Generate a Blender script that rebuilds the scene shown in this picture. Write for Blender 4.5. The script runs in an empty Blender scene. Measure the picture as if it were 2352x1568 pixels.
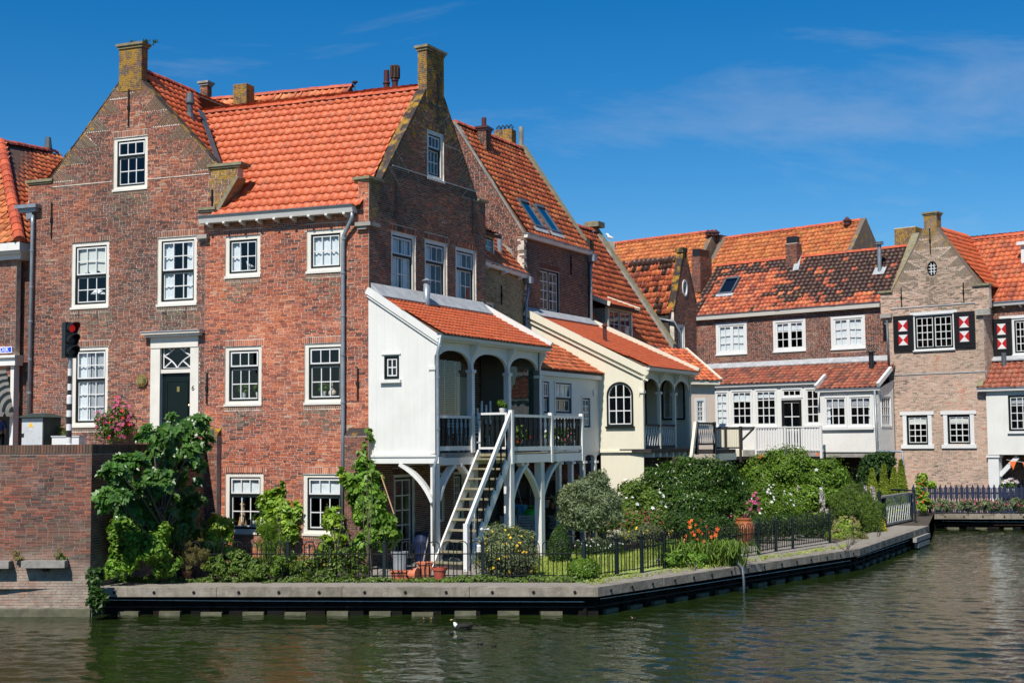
import bpy, math, random
from mathutils import Vector, Matrix
RN = random.Random(11)
SC = bpy.context.scene
COL = SC.collection
# ------------------------------------------------------------------ camera, sky, sun, exposure
CAM_Z, FPX, PITCH, ROLL = 3.7, 3100.0, math.atan(228 / 3100.0), 0.0084
fw = Vector((0, math.cos(PITCH), math.sin(PITCH)))
r0 = Vector((1, 0, 0)); u0 = r0.cross(fw)
rt = (r0 * math.cos(ROLL) - u0 * math.sin(ROLL)).normalized()
up = rt.cross(fw).normalized()
CP = Vector((0, 0, CAM_Z))
cd = bpy.data.cameras.new('camera'); cam = bpy.data.objects.new('camera', cd); COL.objects.link(cam)
cam.matrix_world = Matrix.Translation(CP) @ Matrix((rt, up, -fw)).transposed().to_4x4()
cd.sensor_fit = 'HORIZONTAL'; cd.sensor_width = 36.0; cd.lens = 36.0 * FPX / 2352.0
cd.clip_start = 0.1; cd.clip_end = 3000.0
SC.camera = cam
SUN_AZ = Vector((-0.39, -0.92, 0)).normalized(); SUN_EL = math.radians(50)
w = bpy.data.worlds.new('World'); SC.world = w; w.use_nodes = True
nt = w.node_tree; bg = nt.nodes['Background']
sky = nt.nodes.new('ShaderNodeTexSky'); sky.sky_type = 'NISHITA'; sky.sun_disc = False
sky.sun_elevation = SUN_EL; sky.sun_rotation = math.atan2(SUN_AZ.x, SUN_AZ.y)
sky.air_density = 1.0; sky.dust_density = 0.0; sky.ozone_density = 6.0; sky.altitude = 0
# thin cirrus veils, the same all round the sky
tc = nt.nodes.new('ShaderNodeTexCoord'); mp = nt.nodes.new('ShaderNodeMapping')
mp.inputs['Rotation'].default_value = (0.0, 0.35, 0.0); mp.inputs['Location'].default_value = (7.4, 2.6, 1.8); mp.inputs['Scale'].default_value = (2.2, 5.0, 9.0)
nt.links.new(tc.outputs['Generated'], mp.inputs['Vector'])
cn = nt.nodes.new('ShaderNodeTexNoise'); cn.inputs['Scale'].default_value = 1.1; cn.inputs['Detail'].default_value = 9; cn.inputs['Roughness'].default_value = 0.62
cn.inputs['Distortion'].default_value = 0.6
nt.links.new(mp.outputs[0], cn.inputs['Vector'])
cr = nt.nodes.new('ShaderNodeValToRGB'); cr.color_ramp.elements[0].position = 0.53; cr.color_ramp.elements[0].color = (0, 0, 0, 1)
cr.color_ramp.elements[1].position = 0.80; cr.color_ramp.elements[1].color = (0.36, 0.36, 0.36, 1)
nt.links.new(cn.outputs['Fac'], cr.inputs[0])
hs = nt.nodes.new('ShaderNodeHueSaturation'); hs.inputs['Saturation'].default_value = 1.36; hs.inputs['Value'].default_value = 1.25
nt.links.new(sky.outputs[0], hs.inputs['Color'])
mx = nt.nodes.new('ShaderNodeMixRGB'); mx.inputs[2].default_value = (6.5, 7.0, 7.6, 1)
nt.links.new(cr.outputs[0], mx.inputs[0]); nt.links.new(hs.outputs[0], mx.inputs[1]); nt.links.new(mx.outputs[0], bg.inputs[0])
bg.inputs[1].default_value = 0.07
sl = bpy.data.lights.new('sun', 'SUN'); sl.energy = 5.0; sl.angle = math.radians(0.53); sl.color = (1.0, 0.95, 0.87)
so = bpy.data.objects.new('sun', sl); COL.objects.link(so)
sdir = SUN_AZ * math.cos(SUN_EL) + Vector((0, 0, math.sin(SUN_EL)))
so.rotation_euler = sdir.to_track_quat('Z', 'Y').to_euler(); so.location = (0, 0, 60)
SC.view_settings.view_transform = 'Standard'; SC.view_settings.look = 'None'
SC.view_settings.exposure = 0.28; SC.view_settings.gamma = 1.0; SC.view_settings.use_curve_mapping = False
SC.cycles.use_denoising = True; SC.cycles.denoising_prefilter = 'ACCURATE'
SC.cycles.max_bounces = 6; SC.cycles.transparent_max_bounces = 12; SC.cycles.caustics_reflective = False; SC.cycles.caustics_refractive = False
# ------------------------------------------------------------------ measuring helpers
def ray(px, py):
 return (fw + rt * ((px - 1176) / FPX) + up * ((784 - py) / FPX))
def at_depth(px, py, depth):
 d = ray(px, py); return CP + d * (depth / d.y)
def on_z(px, py, z):
 d = ray(px, py); return CP + d * ((z - CAM_Z) / d.z)
def zone(x0, y0, s):
 return lambda zx, zy: ((x0 + zx / s) / 1.7415, (y0 + zy / s) / 1.7415)
Z1 = zone(0, 100, 1.96); Z2 = zone(0, 900, 1.742); Z3 = zone(0, 1700, 1.521); Z4 = zone(800, 100, 1.742); Z5 = zone(800, 850, 1.742)
Z6 = zone(800, 1700, 1.96); Y1 = zone(1400, 450, 1.742); Y2 = zone(1400, 1100, 1.96); Y3 = zone(1500, 1700, 1.96); Y4 = zone(2300, 850, 1.96)
Y5 = zone(3200, 750, 1.845); Y6 = zone(2300, 1500, 1.96); Y7 = zone(3200, 1500, 1.96)
D_ = lambda x, y: (x, y)
class Fr:
 """a vertical plane: origin, direction along it, outward normal"""
 def __init__(s, o, t):
  s.o = Vector((o[0], o[1], 0)); s.t = Vector((t[0], t[1], 0)).normalized(); s.n = Vector((s.t.y, -s.t.x, 0))
 def w(s, u, z, d=0.0):
  return s.o + s.t * u + s.n * d + Vector((0, 0, z))
 def hit(s, px, py, d=0.0):
  r = ray(px, py); k = ((s.o + s.n * d) - CP).dot(s.n) / r.dot(s.n); p = CP + r * k
  return ((p - s.o).dot(s.t), p.z)
 def u(s, px, py, d=0.0): return s.hit(px, py, d)[0]
 def z(s, px, py, d=0.0): return s.hit(px, py, d)[1]
 def rect(s, zn, x0, x1, y0, y1, d=0.0):
  a = s.u(*zn(x0, (y0 + y1) / 2), d); b = s.u(*zn(x1, (y0 + y1) / 2), d)
  return (a, b, s.z(*zn((x0 + x1) / 2, y1), d), s.z(*zn((x0 + x1) / 2, y0), d))
 def off(s, u, d):
  p = s.w(u, 0, d); return Fr((p.x, p.y), (s.t.x, s.t.y))
 def turn(s, u, d=0.0, back=True):
  """the plane that starts at (u,d) and runs straight back (its normal along +t)"""
  p = s.w(u, 0, d); return Fr((p.x, p.y), (-s.n.x, -s.n.y))
# ------------------------------------------------------------------ mesh building
ORG = {}
class MB:
 def __init__(s): s.v = []; s.f = []; s.r = []; s.c = []; s.sm = False
 def face(s, pts, r=0.0, c=0.0):
  i = len(s.v); s.v.extend(pts); s.f.append(tuple(range(i, i + len(pts)))); s.r.append(r); s.c.append(c)
 def faces(s, verts, fs, r=0.0, c=0.0):
  i = len(s.v); s.v.extend(verts)
  for f in fs: s.f.append(tuple(i + k for k in f)); s.r.append(r); s.c.append(c)
 def box(s, fr, u0, u1, z0, z1, d0, d1, r=0.0, c=0.0, back=True):
  p = [fr.w(u, z, d) for d in (d0, d1) for z in (z0, z1) for u in (u0, u1)]
  fs = [(4, 5, 7, 6), (0, 2, 3, 1), (0, 1, 5, 4), (2, 6, 7, 3), (0, 4, 6, 2), (1, 3, 7, 5)]
  s.faces(p, fs, r, c)
 def hull(s, lo, hi, r=0.0, c=0.0):
  """loft between two equal loops of points, capped"""
  n = len(lo); fs = [tuple(range(n))[::-1], tuple(range(n, 2 * n))]
  fs += [(k, (k + 1) % n, n + (k + 1) % n, n + k) for k in range(n)]
  s.faces(list(lo) + list(hi), fs, r, c)
 def prism(s, fr, poly, d0, d1, r=0.0, c=0.0):
  s.hull([fr.w(u, z, d0) for u, z in poly], [fr.w(u, z, d1) for u, z in poly], r, c)
 def bar(s, a, b, wx, wy, upv=Vector((0, 0, 1)), r=0.0):
  a = Vector(a); b = Vector(b); d = (b - a).normalized()
  x = d.cross(upv)
  if x.length < 1e-4: x = d.cross(Vector((0, 1, 0)))
  x.normalize(); y = x.cross(d).normalized()
  q = [x * i * wx / 2 + y * j * wy / 2 for i, j in ((-1, -1), (1, -1), (1, 1), (-1, 1))]
  s.hull([a + k for k in q], [b + k for k in q], r)
 def tube(s, pts, rad, n=8, r=0.0, cap=True):
  pts = [Vector(p) for p in pts]; m = len(pts)
  rads = rad if isinstance(rad, (list, tuple)) else [rad] * m
  i0 = len(s.v); ref = None
  for k in range(m):
   d = (pts[min(k + 1, m - 1)] - pts[max(k - 1, 0)])
   d = d.normalized() if d.length > 1e-9 else Vector((0, 0, 1))
   if ref is None: ref = d.cross(Vector((0.31, 0.17, 0.93)) if abs(d.z) < .9 else Vector((1, 0, 0)))
   x = (ref - d * ref.dot(d))
   x = x.normalized() if x.length > 1e-6 else d.orthogonal().normalized()
   ref = x; y = d.cross(x)
   for j in range(n):
    a = 2 * math.pi * j / n; s.v.append(pts[k] + (x * math.cos(a) + y * math.sin(a)) * rads[k])
  for k in range(m - 1):
   for j in range(n):
    j2 = (j + 1) % n
    s.f.append((i0 + k * n + j, i0 + k * n + j2, i0 + (k + 1) * n + j2, i0 + (k + 1) * n + j)); s.r.append(r); s.c.append(0)
  if cap:
   s.f.append(tuple(i0 + j for j in range(n))[::-1]); s.r.append(r); s.c.append(0)
   s.f.append(tuple(i0 + (m - 1) * n + j for j in range(n))); s.r.append(r); s.c.append(0)
 def lathe(s, p, prof, n=16, r=0.0, sx=1.0, sy=1.0):
  p = Vector(p); i0 = len(s.v); m = len(prof)
  for rad, z in prof:
   for j in range(n):
    a = 2 * math.pi * j / n; s.v.append(p + Vector((rad * math.cos(a) * sx, rad * math.sin(a) * sy, z)))
  for k in range(m - 1):
   for j in range(n):
    j2 = (j + 1) % n
    s.f.append((i0 + k * n + j, i0 + k * n + j2, i0 + (k + 1) * n + j2, i0 + (k + 1) * n + j)); s.r.append(r); s.c.append(0)
  s.f.append(tuple(i0 + j for j in range(n))[::-1]); s.r.append(r); s.c.append(0)
  s.f.append(tuple(i0 + (m - 1) * n + j for j in range(n))); s.r.append(r); s.c.append(0)
 def build(s, name, mat, parent=None, org=None, smooth=False, kind=None, label=None, cat=None, group=None):
  if not s.f: return None
  off = ORG[parent.name] if parent is not None else (Vector(org) if org is not None else Vector((0, 0, 0)))
  me = bpy.data.meshes.new(name)
  me.from_pydata([(v[0] - off.x, v[1] - off.y, v[2] - off.z) for v in s.v], [], s.f)
  a = me.attributes.new('rnd', 'FLOAT', 'FACE'); a.data.foreach_set('value', s.r)
  if any(s.c): a = me.attributes.new('cls', 'FLOAT', 'FACE'); a.data.foreach_set('value', s.c)
  if smooth or s.sm: me.polygons.foreach_set('use_smooth', [True] * len(s.f))
  me.materials.append(mat); me.update()
  o = bpy.data.objects.new(name, me); COL.objects.link(o); o.color = (0, 0, 0, 1)
  if parent is not None: o.parent = parent
  else: o.location = off
  ORG[o.name] = off
  props(o, label, cat, group, kind)
  return o
def props(o, label=None, cat=None, group=None, kind=None):
 if label: o['label'] = label
 if cat: o['category'] = cat
 if group: o['group'] = group
 if kind: o['kind'] = kind
def thing(name, label, cat, org, group=None, kind=None):
 o = bpy.data.objects.new(name, None); COL.objects.link(o); o.location = org; o.empty_display_size = 0.3
 ORG[o.name] = Vector(org); props(o, label, cat, group, kind); return o
def one(fn):
 m = MB(); fn(m); return m
# ------------------------------------------------------------------ materials
def srgb(r, g, b): return tuple(((c / 255 + .055) / 1.055) ** 2.4 if c > 10 else c / 3294.6 for c in (r, g, b)) + (1.0,)
def base(name):
 m = bpy.data.materials.new(name); m.use_nodes = True; t = m.node_tree
 return m, t, t.nodes['Principled BSDF'], t.links.new
def nz(t, vec, scale, detail=3, rough=.55, out='Fac'):
 n = t.nodes.new('ShaderNodeTexNoise'); n.inputs['Scale'].default_value = scale; n.inputs['Detail'].default_value = detail; n.inputs['Roughness'].default_value = rough
 if vec is not None: t.links.new(vec, n.inputs['Vector'])
 return n.outputs[out]
def mapr(t, v, a, b, c, d):
 n = t.nodes.new('ShaderNodeMapRange'); n.inputs[1].default_value = a; n.inputs[2].default_value = b; n.inputs[3].default_value = c; n.inputs[4].default_value = d
 t.links.new(v, n.inputs[0]); return n.outputs[0]
def mth(t, op, a, b=None):
 n = t.nodes.new('ShaderNodeMath'); n.operation = op
 for i, x in enumerate((a, b)):
  if x is None: continue
  if isinstance(x, (int, float)): n.inputs[i].default_value = x
  else: t.links.new(x, n.inputs[i])
 return n.outputs[0]
def mixc(t, f, a, b, mode='MIX'):
 n = t.nodes.new('ShaderNodeMixRGB'); n.blend_type = mode
 for i, x in enumerate((f, a, b)):
  if isinstance(x, (int, float)): n.inputs[i].default_value = x if i == 0 else (x, x, x, 1)
  elif isinstance(x, tuple): n.inputs[i].default_value = x
  else: t.links.new(x, n.inputs[i])
 return n.outputs[0]
def ramp(t, f, stops, interp='LINEAR'):
 n = t.nodes.new('ShaderNodeValToRGB'); e = n.color_ramp.elements; n.color_ramp.interpolation = interp
 while len(e) > 1: e.remove(e[-1])
 e[0].position = stops[0][0]; e[0].color = stops[0][1]
 for p, c in stops[1:]:
  x = e.new(p); x.color = c
 t.links.new(f, n.inputs[0]); return n.outputs[0]
def posn(t):
 return t.nodes.new('ShaderNodeNewGeometry').outputs['Position']
def bump(t, h, strength, dist=0.01):
 n = t.nodes.new('ShaderNodeBump'); n.inputs['Strength'].default_value = strength; n.inputs['Distance'].default_value = dist
 t.links.new(h, n.inputs['Height']); return n.outputs[0]
def piece_vals(t):
 """per-piece random and class: a face attribute on joined meshes, the object colour on single pieces"""
 a = t.nodes.new('ShaderNodeAttribute'); a.attribute_name = 'rnd'
 c = t.nodes.new('ShaderNodeAttribute'); c.attribute_name = 'cls'
 oi = t.nodes.new('ShaderNodeObjectInfo'); s = t.nodes.new('ShaderNodeSeparateColor'); t.links.new(oi.outputs['Color'], s.inputs[0])
 return mth(t, 'ADD', a.outputs['Fac'], s.outputs[0]), mth(t, 'ADD', c.outputs['Fac'], s.outputs[1])
def plain(name, col, rough=.55, metal=0.0, var=.12, vs=3.0, bmp=0.0, bs=40.0, spec=.5, dirt=None, dirt_amt=.5, dirt_scale=1.2, streak=None, streak_amt=.5):
 m, t, b, L = base(name); p = posn(t)
 c = mixc(t, 1.0, col, mapr(t, nz(t, p, vs, 4), .3, .7, 1 - var, 1 + var), 'MULTIPLY')
 if dirt: c = mixc(t, mapr(t, nz(t, p, dirt_scale, 6, .65), .5, .72, 0, dirt_amt), c, dirt)
 if streak:
  mp_ = t.nodes.new('ShaderNodeMapping'); mp_.inputs['Scale'].default_value = (5.0, 5.0, .45); L(p, mp_.inputs[0])
  c = mixc(t, mapr(t, nz(t, mp_.outputs[0], 1.6, 6, .7), .50, .74, 0, streak_amt), c, streak)
 L(c, b.inputs['Base Color']); b.inputs['Roughness'].default_value = rough; b.inputs['Metallic'].default_value = metal
 b.inputs['Specular IOR Level'].default_value = spec
 if bmp: L(bump(t, nz(t, p, bs, 4), bmp), b.inputs['Normal'])
 return m
def brick_mat(name, stops, stain=(.07, .06, .05, 1), stain_amt=.45, stain_scale=.55, lichen=0.0, bright=1.0, tide=None):
 m, t, b, L = base(name); p = posn(t); rv, cv = piece_vals(t)
 c = ramp(t, rv, stops)
 c = mixc(t, 1.0, c, mapr(t, nz(t, p, 30, 4, .6), .3, .7, .72 * bright, 1.25 * bright), 'MULTIPLY')
 c = mixc(t, mapr(t, nz(t, p, stain_scale, 5, .6), .46, .68, 0, stain_amt), c, stain)
 c = mixc(t, mapr(t, nz(t, p, 1.7, 6, .7), .55, .75, 0, .35), c, (.36, .30, .26, 1))
 # cls 1: weathered grey-green zone (under sills, tumbled gable edges); cls 2: orange lichen
 c = mixc(t, mth(t, 'MULTIPLY', mth(t, 'MINIMUM', cv, 1.0), mapr(t, nz(t, p, 2.2, 4), .3, .6, .35, .8)), c, (.135, .11, .075, 1))
 if tide:
  sx = t.nodes.new('ShaderNodeSeparateXYZ'); L(p, sx.inputs[0])
  lime = mth(t, 'MULTIPLY', mapr(t, mth(t, 'ADD', sx.outputs[2], mth(t, 'MULTIPLY', nz(t, p, 1.1, 4), -1.0)), tide - .9, tide - .2, 1, 0), mapr(t, nz(t, p, 3.0, 6, .7), .36, .62, .25, .85))
  c = mixc(t, lime, c, (.42, .36, .29, 1))
 ln = mth(t, 'MULTIPLY', mth(t, 'GREATER_THAN', cv, 1.5), mapr(t, nz(t, p, 3.5, 7, .7), .46, .56, 0, .9))
 if lichen: ln = mth(t, 'MAXIMUM', ln, mapr(t, nz(t, p, 2.5, 7, .7), .62 - .12 * lichen, .72 - .12 * lichen, 0, .85))
 c = mixc(t, ln, c, (.36, .20, .025, 1))
 L(c, b.inputs['Base Color']); b.inputs['Roughness'].default_value = .9; b.inputs['Specular IOR Level'].default_value = .2
 L(bump(t, nz(t, p, 60, 4, .7), .5, .006), b.inputs['Normal'])
 return m
def tile_mat(name, stops, rough=.5, patch=(.22, .16, .11, 1), patch_amt=.4, patch_scale=2.2, lichen=0.0, glaze=False):
 m, t, b, L = base(name); p = posn(t); rv, cv = piece_vals(t)
 c = ramp(t, rv, stops)
 c = mixc(t, 1.0, c, mapr(t, nz(t, p, 9, 5, .6), .3, .7, .78, 1.2), 'MULTIPLY')
 c = mixc(t, mapr(t, nz(t, p, patch_scale, 7, .7), .52, .7, 0, patch_amt), c, patch)
 # cls: dark glazed tiles
 dk = mth(t, 'MINIMUM', cv, 1.0)
 c = mixc(t, mth(t, 'MULTIPLY', dk, .96), c, mixc(t, mapr(t, nz(t, p, 5, 4), .35, .65, 0, 1), (.016, .0135, .013, 1), (.060, .027, .019, 1)))
 if lichen: c = mixc(t, mapr(t, nz(t, p, 4.0, 7, .7), .64 - .1 * lichen, .72 - .1 * lichen, 0, .8), c, (.34, .19, .03, 1))
 if lichen or patch_amt > .3: c = mixc(t, mapr(t, nz(t, p, 11, 4, .7), .66, .72, 0, .45), c, (.38, .34, .28, 1))
 L(c, b.inputs['Base Color'])
 L(mth(t, 'SUBTRACT', rough, mth(t, 'MULTIPLY', dk, .02)), b.inputs['Roughness'])
 b.inputs['Specular IOR Level'].default_value = .3
 L(bump(t, nz(t, p, 45, 4), .3, .006), b.inputs['Normal'])
 return m
def leaf_mat(name, stops, rough=.45, trans=.35, spec=.35):
 m, t, b, L = base(name); rv, cv = piece_vals(t); p = posn(t)
 c = ramp(t, rv, stops)
 c = mixc(t, 1.0, c, mapr(t, nz(t, p, 1.6, 3), .3, .7, .7, 1.25), 'MULTIPLY')
 L(c, b.inputs['Base Color']); b.inputs['Roughness'].default_value = rough; b.inputs['Specular IOR Level'].default_value = spec
 tr = t.nodes.new('ShaderNodeBsdfTranslucent'); L(mixc(t, 1.0, c, (1.3, 1.4, .5, 1), 'MULTIPLY'), tr.inputs['Color'])
 ms = t.nodes.new('ShaderNodeMixShader'); ms.inputs[0].default_value = trans
 L(b.outputs[0], ms.inputs[1]); L(tr.outputs[0], ms.inputs[2]); L(ms.outputs[0], t.nodes['Material Output'].inputs[0])
 return m
def glass_mat(name, tint=(.86, .9, .9, 1), refl=1.0):
 m, t, b, L = base(name); t.nodes.remove(b)
 tr = t.nodes.new('ShaderNodeBsdfTransparent'); tr.inputs[0].default_value = tint
 gl = t.nodes.new('ShaderNodeBsdfGlossy'); gl.inputs['Roughness'].default_value = .015
 lw = t.nodes.new('ShaderNodeLayerWeight'); lw.inputs[0].default_value = .5
 fres = mth(t, 'ADD', mth(t, 'MULTIPLY', mth(t, 'POWER', lw.outputs['Facing'], 4.0), .9), .045)
 p = posn(t); L(bump(t, nz(t, p, 1.3, 2), .06, .05), gl.inputs['Normal'])
 ms = t.nodes.new('ShaderNodeMixShader'); L(mth(t, 'MINIMUM', mth(t, 'MULTIPLY', fres, refl), 1.0), ms.inputs[0])
 L(tr.outputs[0], ms.inputs[1]); L(gl.outputs[0], ms.inputs[2]); L(ms.outputs[0], t.nodes['Material Output'].inputs[0])
 return m
c4 = lambda *a: tuple(a) + (1,)
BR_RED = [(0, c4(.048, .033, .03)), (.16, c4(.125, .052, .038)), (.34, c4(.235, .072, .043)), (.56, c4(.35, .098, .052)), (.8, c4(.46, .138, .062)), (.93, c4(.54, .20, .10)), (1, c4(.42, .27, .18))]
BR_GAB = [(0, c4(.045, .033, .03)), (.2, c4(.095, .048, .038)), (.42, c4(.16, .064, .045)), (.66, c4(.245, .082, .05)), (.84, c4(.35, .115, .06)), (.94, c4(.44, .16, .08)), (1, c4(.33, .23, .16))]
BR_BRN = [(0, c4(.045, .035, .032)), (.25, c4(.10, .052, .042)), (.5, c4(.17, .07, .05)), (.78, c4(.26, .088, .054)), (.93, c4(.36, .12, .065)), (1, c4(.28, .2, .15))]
BR_PNK = [(0, c4(.15, .115, .095)), (.2, c4(.30, .225, .175)), (.45, c4(.46, .325, .25)), (.7, c4(.55, .36, .27)), (.88, c4(.54, .43, .33)), (1, c4(.52, .22, .14))]
BR_YEL = [(0, c4(.13, .10, .06)), (.4, c4(.27, .21, .11)), (.8, c4(.38, .30, .16)), (1, c4(.30, .21, .12))]
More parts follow.
